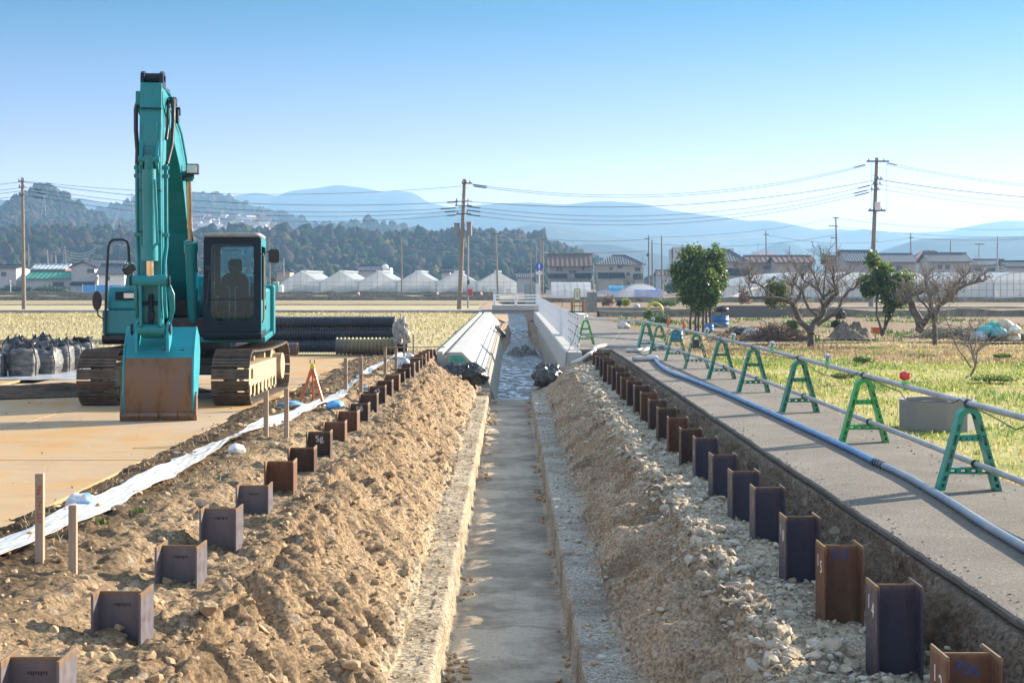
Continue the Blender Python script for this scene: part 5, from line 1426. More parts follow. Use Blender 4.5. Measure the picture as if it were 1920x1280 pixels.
# ================================================================ HILLS AND FAR LAND
def forest_mat(name, cols, scale):
    n = NT(name)
    c = n.ramp(n.noise(scale, 7, .65), (.30, cols[0]), (.46, cols[1]), (.56, cols[2]), (.70, cols[3]))
    return n.bsdf(c, .95, 0, n.bump(n.noise(scale * 6, 6, .7), .8, 3.0), spec=.05)
FC = [C(.014, .026, .013), C(.026, .036, .017), C(.055, .042, .032), C(.04, .045, .02)]
def hill(name, sil, Y, depth, back, mat, seed, rough=.05, n=150, m_=26):
    px = np.array([p[0] for p in sil], float); py = np.array([p[1] for p in sil], float)
    xs = np.linspace(px[0], px[-1], n); hs = np.interp(xs, px, py)
    k = np.array([1, 2, 3, 2, 1]) / 9; hs = np.convolve(np.pad(hs, 2, 'edge'), k, 'valid')
    X = (xs - VX) / F * Y; Hh = np.maximum(CZ - (hs - HY) / F * Y, 0)
    prof = np.concatenate([np.linspace(0, 1, m_), 1 - np.linspace(0, 1, 9)[1:]])
    V = np.zeros((len(prof), n, 3))
    for j, p in enumerate(prof):
        front = j < m_
        yy = Y - depth * (1 - p) if front else Y + back * (1 - p)
        s = p ** 1.35
        nz = fbm(X * 6 / depth, np.full(n, yy) * 6 / depth, 4, seed)
        V[j, :, 0] = X; V[j, :, 1] = yy + depth * .10 * vnoise(X * 4 / depth, np.full(n, p * 3), seed + 1) * (1 - p)
        V[j, :, 2] = Hh * s * (1 + (rough * 3) * nz * (1 - p) * p * 2) - 1.5 * (1 - p)
    i = np.arange(len(prof) - 1)[:, None] * n + np.arange(n - 1)[None]
    f = np.stack([i, i + 1, i + n + 1, i + n], -1).reshape(-1, 4)
    o = np_mesh(name, V.reshape(-1, 3), f, mat, smooth=True); tag(o, kind='structure')
    return V[:m_]
mA = forest_mat("wooded_slope", FC, .03)
mFar = forest_mat("far_slope", [C(.03, .045, .03), C(.045, .055, .035), C(.07, .065, .05), C(.06, .065, .04)], .006)
SA = [(-420, 440), (-200, 428), (0, 432), (80, 424), (150, 430), (220, 438), (300, 440), (380, 436), (430, 428), (519, 431), (548, 431), (612, 428), (638, 431), (690, 434), (732, 441), (800, 436), (884, 439), (913, 434), (993, 447), (1050, 468), (1110, 492), (1160, 520)]
hA = hill("hill", SA, 640, 230, 160, mA, 3)
SD = [(-260, 478), (-120, 450), (-40, 430), (0, 410), (22, 392), (40, 372), (58, 358), (74, 348), (90, 343), (104, 349), (118, 362), (138, 376), (162, 391), (190, 404), (220, 414), (270, 420), (340, 440)]
hD = hill("hill", SD, 980, 300, 260, mA, 5, n=200)
SB = [(560, 432), (600, 422), (660, 416), (719, 421), (760, 425), (800, 431), (850, 437), (930, 450)]
hB = hill("hill", SB, 1150, 260, 200, mA, 7, n=70)
SC_ = [(120, 430), (170, 402), (205, 388), (240, 380), (310, 366), (360, 359), (400, 363), (432, 370), (470, 385), (520, 398), (560, 409), (610, 424), (680, 440)]
hC = hill("hill", SC_, 1550, 520, 400, mA, 9, n=130)
hill("hill", [(-400, 400), (-160, 380), (-40, 372), (10, 374), (40, 388), (90, 410)], 1900, 500, 400, mFar, 11, n=60)
hill("mountain", [(60, 400), (120, 378), (150, 371), (200, 381), (260, 395)], 2600, 400, 400, mFar, 12, n=60)
hill("mountain", [(330, 400), (400, 380), (440, 367), (480, 361), (520, 368), (545, 358), (600, 352), (622, 348), (640, 347), (690, 354), (720, 361), (740, 358), (775, 361), (800, 378), (850, 391), (950, 402), (1100, 420)], 3000, 900, 500, mFar, 13, n=200)
hill("mountain", [(700, 425), (790, 402), (830, 393), (880, 386), (940, 381), (990, 380), (1060, 384), (1100, 379), (1140, 377), (1200, 381), (1260, 395), (1350, 406), (1400, 414), (1445, 413), (1500, 424), (1560, 436), (1620, 430), (1700, 440), (1780, 450)], 2500, 700, 500, mFar, 15, n=220)
hill("mountain", [(1480, 436), (1560, 428), (1600, 432), (1660, 436), (1720, 436), (1770, 434), (1800, 428), (1850, 418), (1890, 413), (1930, 415), (2050, 408), (2250, 425)], 2900, 700, 500, mFar, 17, n=160)
hill("hill", [(900, 450), (960, 428), (1000, 419), (1040, 421), (1090, 430), (1140, 442), (1220, 452), (1320, 462)], 1900, 400, 300, mFar, 19, n=90)
hill("hill", [(1020, 480), (1060, 462), (1100, 457), (1150, 459), (1190, 468), (1250, 480), (1330, 490)], 1400, 300, 220, mA, 21, n=70)
hill("hill", [(1370, 500), (1405, 478), (1440, 461), (1466, 452), (1490, 457), (1515, 468), (1540, 455), (1562, 458), (1590, 470), (1620, 482), (1650, 492)], 1800, 300, 220, mFar, 23, n=90)
hill("hill", [(1600, 490), (1660, 468), (1720, 449), (1770, 446), (1850, 445), (1950, 442), (2100, 446), (2300, 460)], 1500, 400, 300, mA, 25, n=110)

n = NT("tree_crowns")
c = n.ramp(n.island, (0, C(.012, .024, .012)), (.26, C(.022, .036, .016)), (.46, C(.048, .036, .032)), (.72, C(.066, .046, .040)), (.84, C(.034, .046, .018)), (.95, C(.09, .085, .03)), interp='CONSTANT')
c = n.mix(.6, c, n.ramp(n.noise(.9, 5, .7), (.3, C(.25, .25, .25)), (.7, C(.78, .78, .78))), 'OVERLAY')
M_crown = n.bsdf(c, .9, 0, n.bump(n.noise(1.6, 5, .75), .9, .8), spec=.05)
def crown_tpl(seed):
    import bmesh
    bm = bmesh.new(); bmesh.ops.create_icosphere(bm, subdivisions=2, radius=1)
    V = np.array([v.co[:] for v in bm.verts]); Fq = np.array([[v.index for v in f.verts] for f in bm.faces]); bm.free()
    d = .55 * fbm(V[:, 0] * 2 + seed, V[:, 1] * 2 + V[:, 2] * 1.7, 3, seed); return V * (1 + d)[:, None], Fq
CT = [crown_tpl(s) for s in range(6)]
def forest(name, hv, Y, num, rad, seed, pmin=.05, tall=1.25):
    r = np.random.RandomState(seed); m_, n_ = hv.shape[:2]; vs = []; fs = []; k = 0
    for _ in range(num):
        j = (pmin + (1 - pmin) * r.rand() ** .8) * (m_ - 1); i = r.rand() * (n_ - 1)
        p = hv[min(int(j), m_ - 1), int(i)] * 1.0
        j2 = min(int(j) + 1, m_ - 1); p = p + (hv[j2, int(i)] - p) * (j - int(j)); i2 = min(int(i) + 1, n_ - 1); p[0] += (hv[int(j), i2, 0] - hv[int(j), int(i), 0]) * (i - int(i))
        V, Fq = CT[r.randint(6)]; s = rad * r.uniform(.5, 1.1) + rad * .9 * r.rand() ** 6; a = r.rand() * 6.28
        ca, sa = math.cos(a), math.sin(a)
        Q = V * np.array([s, s, s * tall * r.uniform(.8, 1.25)])
        Q = np.stack([Q[:, 0] * ca - Q[:, 1] * sa, Q[:, 0] * sa + Q[:, 1] * ca, Q[:, 2]], -1)
        vs.append(Q + p + np.array([0, 0, s * -.15])); fs.append(Fq + k); k += len(V)
    o = np_mesh(name, np.concatenate(vs), np.concatenate(fs), M_crown, smooth=True); tag(o, kind='stuff')
forest("far_woods", hA, 640, 4200, 1.9, 1)
forest("far_woods", hD, 980, 4200, 1.7, 2)
forest("far_woods", hB, 1150, 700, 2.5, 3)
forest("far_woods", hC, 1550, 1600, 3.2, 4)
# the town on the slope behind the cab
r = np.random.RandomState(8)
m1 = MB(); m2 = MB()
for _ in range(170):
    px = r.uniform(366, 530); py = r.uniform(404, 434) if px < 500 else r.uniform(418, 432)
    Y = 980 - (py - 404) * 4 + r.uniform(-20, 20); p = W(px, py, Y); s = r.uniform(2.2, 4.4); q = r.uniform(-.6, .6)
    h = s * .55
    m1.box((p.x, p.y, p.z - h), (s * 1.6, s, h * 2), rz=q)
    rot = Matrix.Rotation(q, 3, 'Z'); b = Vector((p.x, p.y, p.z))
    e = [b + rot @ Vector(v) for v in ((-s * .9, -s * .62, 0), (s * .9, -s * .62, 0), (s * .9, s * .62, 0), (-s * .9, s * .62, 0), (-s * .9, 0, s * .42), (s * .9, 0, s * .42))]
    m2.add(e, [(0, 1, 5, 4), (2, 3, 4, 5), (0, 4, 3), (1, 2, 5)])
n = NT("town_walls"); M_tw = n.bsdf(n.ramp(n.island, (0, C(.5, .46, .42)), (1, C(.65, .62, .58))), .8)
n = NT("town_roofs"); M_tr = n.bsdf(n.ramp(n.island, (0, C(.12, .12, .14)), (.4, C(.2, .18, .18)), (.6, C(.36, .18, .12)), (.75, C(.45, .42, .42)), interp='CONSTANT'), .7)
o = m1.build("far_town_walls", M_tw); tag(o, kind='stuff')
o = m2.build("far_town_roofs", M_tr); tag(o, kind='stuff')

# ================================================================ HOUSES
def wallmat(name, c): return plain(name, c, .85, var=.07, scale=.7, bump=.15, bscale=8, dirt=tuple(x * .7 for x in c[:3]) + (1,))
M_pink = wallmat("pinkish_render", C(.33, .26, .23)); M_cream = wallmat("cream_render", C(.38, .335, .265)); M_beige = wallmat("beige_render", C(.36, .29, .235)); M_wwhite = wallmat("white_render", C(.68, .67, .66)); M_greyw = wallmat("grey_render", C(.42, .40, .40)); M_brownw = wallmat("brown_boards", C(.17, .10, .08))
def roofmat(name, c, pitch=.5, axis=0, contrast=.45, metal=0.0):
    n = NT(name); s = n.sep(n.obj)[axis]
    q = n.math('FRACT', n.math('DIVIDE', s, pitch))
    h = n.math('SINE', n.math('MULTIPLY', q, 6.283))
    cc = n.mix(n.ramp(h, (.2, contrast), (.8, 0)), c, tuple(x * .3 for x in c[:3]) + (1,))
    cc = n.mix(n.ramp(n.noise(1.2, 6, .6), (.4, 0), (.8, .4)), cc, tuple(min(1, x * 1.6) for x in c[:3]) + (1,))
    return n.bsdf(cc, .75, metal, n.bump(h, .8, .05), spec=.2)
M_tile = roofmat("grey_roof_tiles", C(.085, .095, .115), .45); M_btile = roofmat("brown_roof_slates", C(.12, .072, .058), .9, contrast=.0); M_rtile = roofmat("red_roof_tiles", C(.24, .09, .06), .5); M_dtile = roofmat("dark_lean_to_roof", C(.018, .024, .036), .5, contrast=.2); M_gsheet = roofmat("green_sheet_roof", C(.05, .24, .17), .9); M_wsheet = roofmat("white_sheet_roof", C(.55, .58, .60), .9, contrast=.6)
M_win = plain("window_glass", C(.04, .05, .065), .25, var=.4, scale=.8, spec=.4)
M_wfr = plain("window_frame", C(.24, .22, .20), .5)
def house(x0, x1, ridge, eave, base, Y, depth, wall, roof, label, kind='gable', wins=(), lean=(), rz=0., over=.5, hipk=.35):
    a = W(x0, eave, Y); b = W(x1, eave, Y); zr = CZ - (ridge - HY) / F * Y; ze = a.z
    cx = (a.x + b.x) / 2; w_ = (b.x - a.x) / 2 - over * .6
    t = thing("house", (cx, Y, 0), rz, label, "house")
    m = MB(); m.bb(-w_, w_, 0, depth, -.3, ze)
    if kind == 'front': m.prism([(-w_, ze), (w_, ze), (0, zr - .12)], XZ, 0, depth)
    if kind == 'gable': m.prism([(0, ze), (depth, ze), (depth / 2, zr - .15)], YZ, -w_, w_)
    m.build("wall", wall, t)
    o_ = over; m = MB(); th = .16
    if kind == 'gable':
        for s in (0, 1):
            y_e = -o_ if s == 0 else depth + o_
            zz = ze - (zr - ze) * o_ / (depth / 2)
            m.prism([(y_e, zz), (depth / 2, zr), (depth / 2, zr + th), (y_e, zz + th)], YZ, -w_ - o_, w_ + o_)
        m.bb(-w_ - o_, w_ + o_, depth / 2 - .2, depth / 2 + .2, zr + th * .6, zr + th + .18)
    elif kind == 'front':
        for s in (-1, 1):
            zz = ze - (zr - ze) * o_ / w_
            m.prism([(s * (w_ + o_), zz), (0, zr), (0, zr + th), (s * (w_ + o_), zz + th)], XZ, -o_, depth + o_)
    else:
        rx = w_ * (1 - 2 * hipk) if kind == 'hip' else 0
        E = [(-w_ - o_, -o_, ze - .1), (w_ + o_, -o_, ze - .1), (w_ + o_, depth + o_, ze - .1), (-w_ - o_, depth + o_, ze - .1), (-rx, depth / 2, zr), (rx, depth / 2, zr)]
        m.add(E, [(0, 1, 5, 4), (1, 2, 5), (2, 3, 4, 5), (3, 0, 4), (3, 2, 1, 0)])
        for a_, b_ in ((4, 0), (5, 1), (4, 5)): m.tube([E[a_], E[b_]], .16, 6)
    m.build("roof", roof, t)
    for (u0, u1, ya, yb) in wins:
        p = W(u0, ya, Y); q = W(u1, yb, Y)
        m = MB(); m.bb(p.x - cx, q.x - cx, -.06, -.003, q.z, p.z); wn = m.build("window", M_wfr, t)
        m = MB(); iw = (q.x - p.x) * .07; ih = (p.z - q.z) * .08; mid = (p.x + q.x) / 2 - cx
        m.bb(p.x - cx + iw, mid - .03, -.075, -.062, q.z + ih, p.z - ih); m.bb(mid + .03, q.x - cx - iw, -.075, -.062, q.z + ih, p.z - ih); m.build("pane", M_win, wn)
    for (u0, u1, yt, ye) in lean:
        p = W(u0, yt, Y); q = W(u1, ye, Y)
        m = MB(); m.prism([(-.003, p.z), (-1.3, q.z), (-1.3, q.z - .14), (-.003, p.z - .3)], YZ, p.x - cx, q.x - cx); m.build("lean_to_roof", M_dtile, t)
        m = MB(); m.bb(p.x - cx + .25, q.x - cx - .25, -1.0, -.004, -.3, q.z - .02); m.build("porch_wall", wall, t)
    return t
house(1027, 1110, 478, 498, 548, 268, 8, M_pink, M_btile, "two storey house with a broad brown roof and dark lean-to roofs", 'gable', [(1042, 1056, 498.5, 509), (1066, 1081, 506, 513), (1091, 1095, 500, 507)], [(1028, 1063, 513, 520), (1077, 1109, 512, 520)])
house(1120, 1207, 478, 495, 548, 262, 9, M_cream, M_tile, "two storey cream house with a grey hipped tile roof and lean-to porches", 'hip', [(1157, 1167, 496.5, 503), (1142, 1149, 501, 506), (1190, 1201, 501, 508.5), (1175, 1181, 510, 517.5)], [(1121, 1171, 511, 520), (1187, 1207, 513, 522)])
house(1328, 1402, 468, 489, 548, 235, 9, M_pink, M_tile, "house with a big grey hipped tile roof behind the round evergreen tree", 'hip', [(1375, 1388, 491, 501)], [(1340, 1400, 503, 515)])
house(1402, 1456, 481, 492, 548, 250, 7, M_beige, M_btile, "left beige house of the brown roofed pair above the greenhouse tunnels", 'gable', [(1429, 1452, 498, 504)])
house(1453, 1527, 481, 492, 548, 244, 7, M_beige, M_btile, "right beige house of the brown roofed pair above the greenhouse tunnels", 'gable', [(1500, 1513, 497, 507)])
house(1556, 1594, 481, 493, 548, 262, 7, M_greyw, M_tile, "small grey tiled house left of the tall right utility pole", 'gable', [(1570, 1580, 497, 507)])
house(1584, 1652, 471, 489, 548, 250, 8, M_pink, M_tile, "pinkish house with steep blue grey tiles just behind the right utility pole", 'gable')
house(1646, 1720, 477, 491, 548, 256, 8, M_beige, M_tile, "long low house with blue grey tiles behind the leafy small tree", 'gable', [(1680, 1692, 498, 508)])
house(1712, 1792, 470, 488, 548, 285, 8, M_greyw, M_rtile, "house with a rust red roof and satellite dish", 'hip', [(1727, 1745, 495, 503)])
house(1742, 1822, 476, 490, 548, 246, 7, M_cream, M_tile, "cream house with two small windows under shiny grey tiles", 'gable', [(1758, 1767, 496, 505), (1772, 1781, 496, 505)])
house(1816, 1893, 488, 497, 548, 262, 7, M_wwhite, M_tile, "low pale house with striped grey roof near the right edge", 'gable', [(1828, 1840, 502, 509), (1850, 1866, 502, 509)])
house(1886, 1990, 491, 500, 548, 258, 7, M_greyw, M_dtile, "grey house cut by the right edge of the picture", 'gable')
house(58, 123, 497, 504, 548, 292, 6, M_brownw, M_wsheet, "brown boarded house with a white striped sheet roof", 'gable')
house(46, 138, 511, 522, 548, 272, 8, M_greyw, M_gsheet, "long house under a green sheet roof", 'gable', [(98, 121, 528, 538)])
house(131, 180, 491, 500, 548, 270, 9, M_greyw, M_dtile, "grey house showing its gable end beside the blue fence", 'front', [(163, 176, 504, 512)], [(134, 178, 528, 534)])
house(182, 236, 497, 513, 548, 266, 7, M_wwhite, M_tile, "white storehouse with striped grey tiles behind the blue fence", 'gable', [(201, 206, 518, 526)])
house(168, 232, 488, 494, 548, 292, 7, M_greyw, M_tile, "grey tiled roof rising behind the white storehouse", 'gable')
house(-70, 33, 499, 502, 548, 272, 8, M_greyw, M_dtile, "flat roofed grey building at the left edge of the picture", 'gable', [(2, 12, 510, 518), (-20, -8, 510, 518)])
house(516, 546, 500, 508, 548, 300, 6, M_beige, M_dtile, "low house with a dark roof behind the leftmost gabled greenhouse", 'hip')
house(672, 712, 499, 507, 548, 300, 6, M_greyw, M_tile, "dark tiled roof behind the third gabled greenhouse", 'gable')
house(826, 846, 503, 510, 548, 300, 6, M_greyw, M_dtile, "small dark roof between the far gabled greenhouses", 'gable')
house(968, 1000, 512, 520, 548, 300, 6, M_greyw, M_tile, "low tiled roof right of the last gabled greenhouse", 'gable')
house(1232, 1262, 508, 515, 548, 330, 6, M_greyw, M_btile, "distant brownish house left of the round evergreen tree", 'gable')
t = thing("building", (W(721, 510, 310).x, 310, 0), 0, "white flat topped building with a small round dome behind the greenhouses", "building")
m = MB(); m.bb(-1.3, 1.3, 0, 5, -.2, CZ + (530 - 502) / F * 310); m.build("wall", M_wwhite, t)
m = MB(); m.ball((0, 1.5, CZ + (530 - 502) / F * 310), .8, 14, 8); m.build("dome", M_wwhite, t, smooth=60)
t = thing("building", (W(1305, 480, 340).x, 340, 0), 0, "pale flat roofed block rising behind the round evergreen tree", "building")
m = MB(); m.bb(-5.5, 9, 0, 9, -.2, CZ + (530 - 466) / F * 340); m.bb(-5.5, -2.5, -.5, 3, 3, CZ + (530 - 463) / F * 340); m.build("wall", M_greyw, t)
t = thing("building", (W(1436, 480, 420).x, 420, 0), 0, "small distant tower block with roof aerials above the beige pair", "building")
m = MB(); m.bb(-3.2, 3.2, 0, 6, -.2, CZ + (530 - 471) / F * 420); m.build("wall", M_wwhite, t)
m = MB(); m.cyl((-2, 2, CZ + 9), (-2, 2, CZ + (530 - 455) / F * 420), .08, n=6); m.build("aerial", M_wfr, t)
# blue site fence
t = thing("site_fence", (W(155, 548, 240).x, 240, 0), 0, "bright blue sheet fence in front of the white storehouse", "fence")
n = NT("blue_sheet"); q = n.math('FRACT', n.math('DIVIDE', n.sep(n.obj)[0], .6)); M_bfence = n.bsdf(n.ramp(q, (.0, C(.05, .20, .45)), (.08, C(.06, .28, .62)), (.9, C(.08, .33, .68))), .5)
m = MB(); m.bb(0, 9.0, 0, .06, 0, 1.6); m.build("sheet", M_bfence, t)
for k in range(5):
    m = MB(); m.bb(2.2 * k - .05, 2.2 * k + .05, -.08, -.003, 0, 1.7); m.build("post", M_white, t)

# ================================================================ GREENHOUSES
n = NT("greenhouse_film")
c = n.ramp(n.noise(.5, 5, .6), (.3, C(.50, .52, .53)), (.7, C(.66, .67, .68)))
df = n.n('ShaderNodeBsdfPrincipled'); n.set(df.inputs['Base Color'], c); df.inputs['Roughness'].default_value = .35
tl = n.n('ShaderNodeBsdfTranslucent'); tl.inputs[0].default_value = (.75, .76, .76, 1)
tp_ = n.n('ShaderNodeBsdfTransparent'); tp_.inputs[0].default_value = (.9, .93, .95, 1)
m1_ = n.n('ShaderNodeMixShader'); m1_.inputs[0].default_value = .45; n.t.links.new(df.outputs[0], m1_.inputs[1]); n.t.links.new(tl.outputs[0], m1_.inputs[2])
m2_ = n.n('ShaderNodeMixShader'); m2_.inputs[0].default_value = .20; n.t.links.new(m1_.outputs[0], m2_.inputs[1]); n.t.links.new(tp_.outputs[0], m2_.inputs[2]); n.t.links.new(m2_.outputs[0], n.out.inputs['Surface'])
M_film = n.m
M_ghf = plain("greenhouse_frame", C(.30, .31, .32), .5)
M_crop = plain("crop_rows", C(.11, .10, .06), .9, var=.5, scale=1.5)
Yg = 258.0
edges = [527, 600, 672, 744, 818, 893, 970]; glab = ["leftmost gabled greenhouse, beside the green portable toilet", "second gabled greenhouse from the left", "third gabled greenhouse, with the white domed building behind", "fourth gabled greenhouse from the left", "gabled greenhouse right behind the middle utility pole", "rightmost gabled greenhouse of the row"]
for i in range(6):
    xa = W(edges[i], 0, Yg).x + .06; xb = W(edges[i + 1], 0, Yg).x - .06; w_ = xb - xa; ze = CZ - (529 - HY) / F * Yg; zr = CZ - (508 - HY) / F * Yg
    t = thing("greenhouse", (xa, Yg, 0), 0, glab[i], "greenhouse", "gabled greenhouses across the fields")
    L = 26
    m = MB(); m.face((0, 0, 0), (w_, 0, 0), (w_, 0, ze), (w_ / 2, 0, zr), (0, 0, ze)); m.face((w_, L, 0), (0, L, 0), (0, L, ze), (w_ / 2, L, zr), (w_, L, ze)); m.face((0, L, 0), (0, 0, 0), (0, 0, ze), (0, L, ze)); m.face((w_, 0, 0), (w_, L, 0), (w_, L, ze), (w_, 0, ze)); m.build("film_wall", M_film, t)
    m = MB(); m.face((0, 0, ze), (w_ / 2, 0, zr), (w_ / 2, L, zr), (0, L, ze)); m.face((w_ / 2, 0, zr), (w_, 0, ze), (w_, L, ze), (w_ / 2, L, zr)); m.bb(w_ / 2 - .5, w_ / 2 + .7, 3, L, zr - .12, zr + .14); m.build("film_roof", M_film, t)
    m = MB()
    for k in range(7):
        x = w_ * k / 6; zt = ze + (zr - ze) * (1 - abs(2 * k / 6 - 1)); wd = .05 if k in (0, 6) else .025
        m.bb(x - wd, x + wd, -.08, -.01, 0, zt)
    for z in (.7, 1.4, ze): m.bb(0, w_, -.07, -.012, z - .025, z + .025)
    m.bar((0, -.04, ze), (w_ / 2, -.04, zr), .06, .06); m.bar((w_, -.04, ze), (w_ / 2, -.04, zr), .06, .06)
    m.build("frame", M_ghf, t)
    m = MB()
    for k in range(4): m.bb(.8 + 1.5 * k, 1.6 + 1.5 * k, 2.0, L - 2, 0, .9 + .3 * ((k + i) % 2))
    m.build("crop_row", M_crop, t)
    if i == 0:
        m = MB(); m.bb(2.2, 2.28, -.12, -.02, 0, 1.6); m.bb(4.3, 4.38, -.12, -.02, 0, 1.6); m.bb(2.2, 4.38, -.12, -.02, 1.56, 1.64); m.build("door_frame", M_ghf, t)
# arched tunnels on the right
Yt = 165.0
def tunnel(pa, pb, pe, pt, L, label, i, hipend=False):
    xa = W(pa, 0, Yt).x; xb = W(pb, 0, Yt).x; w_ = xb - xa; ze = CZ - (pe - HY) / F * Yt; zr = CZ - (pt - HY) / F * Yt
    t = thing("greenhouse_tunnel", (xa, Yt + .02 * i, 0), 0, label, "greenhouse", "arched greenhouse tunnels on the right")
    N = 12
    arc = [(w_ / 2 - w_ / 2 * math.cos(math.pi * k / N), ze + (zr - ze) * math.sin(math.pi * k / N) ** .85) for k in range(N + 1)]
    m = MB(); m.face(*([(0, 0, 0), (w_, 0, 0)] + [(x, 0, z) for x, z in reversed(arc)])); m.build("end_wall", M_film, t)
    m = MB()
    for k in range(N): m.face((arc[k][0], 0, arc[k][1]), (arc[k + 1][0], 0, arc[k + 1][1]), (arc[k + 1][0], L, arc[k + 1][1]), (arc[k][0], L, arc[k][1]))
    m.face((0, 0, 0), (0, 0, ze), (0, L, ze), (0, L, 0)); m.face((w_, 0, 0), (w_, L, 0), (w_, L, ze), (w_, 0, ze)); m.build("film_roof", M_film, t, smooth=60)
    m = MB()
    nb = max(4, int(w_ / .75))
    for k in range(nb + 1):
        x = w_ * k / nb; zt = ze + (zr - ze) * (1 - (2 * x / w_ - 1) ** 2) ** .42 if 0 < k < nb else ze
        wd = .05 if k in (0, nb) else .02
        m.bb(x - wd, x + wd, -.07, -.01, 0, zt)
    for z in (ze, ze * .62, .35): m.bb(0, w_, -.065, -.012, z - .02, z + .02)
    m.tube([(x, -.03, z) for x, z in arc], .035, 6)
    m.build("frame", M_ghf, t)
    m = MB(); m.bb(-.05, w_ + .05, -.3, -.02, -.05, .28); m.build("base_board", plain("weedy_base", C(.05, .065, .035), .9, var=.5, scale=2), t)
tl_ = ["arched tunnel behind the first bare tree", "arched tunnel left of the tall right utility pole", "arched tunnel behind the small leafy tree", "arched tunnel behind the twisted bare tree", "arched tunnel with clear gable near the right edge", "arched tunnel cut by the right edge of the picture"]
ex = [1468, 1560, 1652, 1754, 1864, 1975, 2090]
for i in range(6): tunnel(ex[i], ex[i + 1] - 1, 532, 510, 22, tl_[i], i)
t = thing("greenhouse_tunnel", (W(1346, 0, Yt).x, Yt + 1.0, 0), 0, "long white greenhouse tunnel seen from its side, lowest at the left end", "greenhouse", "arched greenhouse tunnels on the right")
Lx = W(1468, 0, Yt + 1).x - W(1346, 0, Yt).x; N = 10; S = 26
V = []; Fq = []
for i in range(S + 1):
    u = i / S; x = Lx * u; zr = 1.75 + 1.35 * math.sin(u * math.pi / 2) ** .8; ze = 1.55 + .1 * u
    for k in range(N + 1):
        a = math.pi * k / N; V.append((x, 3.5 - 3.5 * math.cos(a), ze + (zr - ze) * math.sin(a)))
for i in range(S):
    for k in range(N): a = i * (N + 1) + k; Fq.append((a, a + N + 1, a + N + 2, a + 1))
np_mesh("film_roof", V, Fq, M_film, t, smooth=True)
m = MB(); m.face((0, .0, 0), (Lx, 0, 0), (Lx, 0, 1.65), (0, 0, 1.55)); m.face((0, 0, 0), (0, 0, 1.55), (0, 7, 1.55), (0, 7, 0)); m.build("film_wall", M_film, t)
m = MB(); m.bb(0, Lx, -.06, -.02, 1.55, 1.63)
for k in range(9): m.bb(Lx * k / 8 - .02, Lx * k / 8 + .02, -.05, -.012, 0, 1.55)
m.build("frame", M_ghf, t)
# vegetable tunnels, tarps and net by the path's far end
def small_tunnel(px0, px1, py, Y, h, depth, mat, name, label, cat, along=True):
    a = W(px0, py, Y); b = W(px1, py, Y); w_ = b.x - a.x
    t = thing(name, (a.x, Y, 0), 0, label, cat); N = 9
    m = MB()
    if along:
        ar = [(depth / 2 - depth / 2 * math.cos(math.pi * k / N), h * math.sin(math.pi * k / N) ** .7) for k in range(N + 1)]
        m.prism(ar, YZ, 0, w_)
    else:
        ar = [(w_ / 2 - w_ / 2 * math.cos(math.pi * k / N), h * math.sin(math.pi * k / N) ** .8) for k in range(N + 1)]
        m.prism(ar, XZ, 0, depth)
    m.build("cover", mat, t, smooth=50)
    m = MB()
    for k in range(7):
        x = w_ * k / 6
        if along: m.tube([(x, u, v + .02) for u, v in ar], .03, 5)
        else: m.tube([(u, depth * k / 6 - .02, v + .02) for u, v in ar], .03, 5)
    m.build("hoops", M_ghf, t)
small_tunnel(1034, 1108, 552, 210, 2.1, 3.5, M_film, "crop_tunnel", "low clear plastic tunnel in front of the brown roofed house", "crop tunnel")
M_cyan = plain("cyan_tarp", C(.03, .30, .52), .45, var=.12, scale=2, bump=.4, bscale=5); M_btarp = plain("blue_tarp", C(.02, .10, .42), .45, var=.15, scale=2, bump=.4, bscale=5)
small_tunnel(1143, 1202, 552, 205, 1.55, 3, M_cyan, "tarp_tunnel", "cyan tarpaulin tunnel in front of the cream hipped house", "crop tunnel")
small_tunnel(1166, 1236, 556, 190, 1.85, 6, M_film, "crop_tunnel", "round ended clear plastic tunnel beside the cyan tarpaulin", "crop tunnel", False)
small_tunnel(1192, 1242, 558, 186, 1.1, 2, M_btarp, "tarp_heap", "dark blue tarpaulin draped on low hoops", "tarpaulin")
t = thing("net_fence", (0, 0, 0), 0, "low white netting fence along the far vegetable plots", "fence")
n = NT("white_net"); d_ = n.n('ShaderNodeBsdfDiffuse'); d_.inputs[0].default_value = (.68, .68, .70, 1); t_ = n.n('ShaderNodeBsdfTransparent'); x_ = n.n('ShaderNodeMixShader'); x_.inputs[0].default_value = .4
n.t.links.new(d_.outputs[0], x_.inputs[1]); n.t.links.new(t_.outputs[0], x_.inputs[2]); n.t.links.new(x_.outputs[0], n.out.inputs['Surface']); M_net = n.m
V = []; Fq = []
for k in range(61):
    p = W(1024 + (1244 - 1024) * k / 60, 566, 172); s = 1.05 + .10 * math.cos(k * 2 * math.pi / 10); V += [(p.x, 172 + .1 * math.sin(k), -.05), (p.x, 172, s)]
for k in range(60): Fq.append((2 * k, 2 * k + 2, 2 * k + 3, 2 * k + 1))
np_mesh("net", V, Fq, M_net, t)
for k in range(0, 61, 10):
    p = V[2 * k]; m = MB(); m.cyl((p[0], p[1] + .06, -.1), (p[0], p[1] + .06, 1.2), .03, n=6); m.build("post", M_ghf, t)
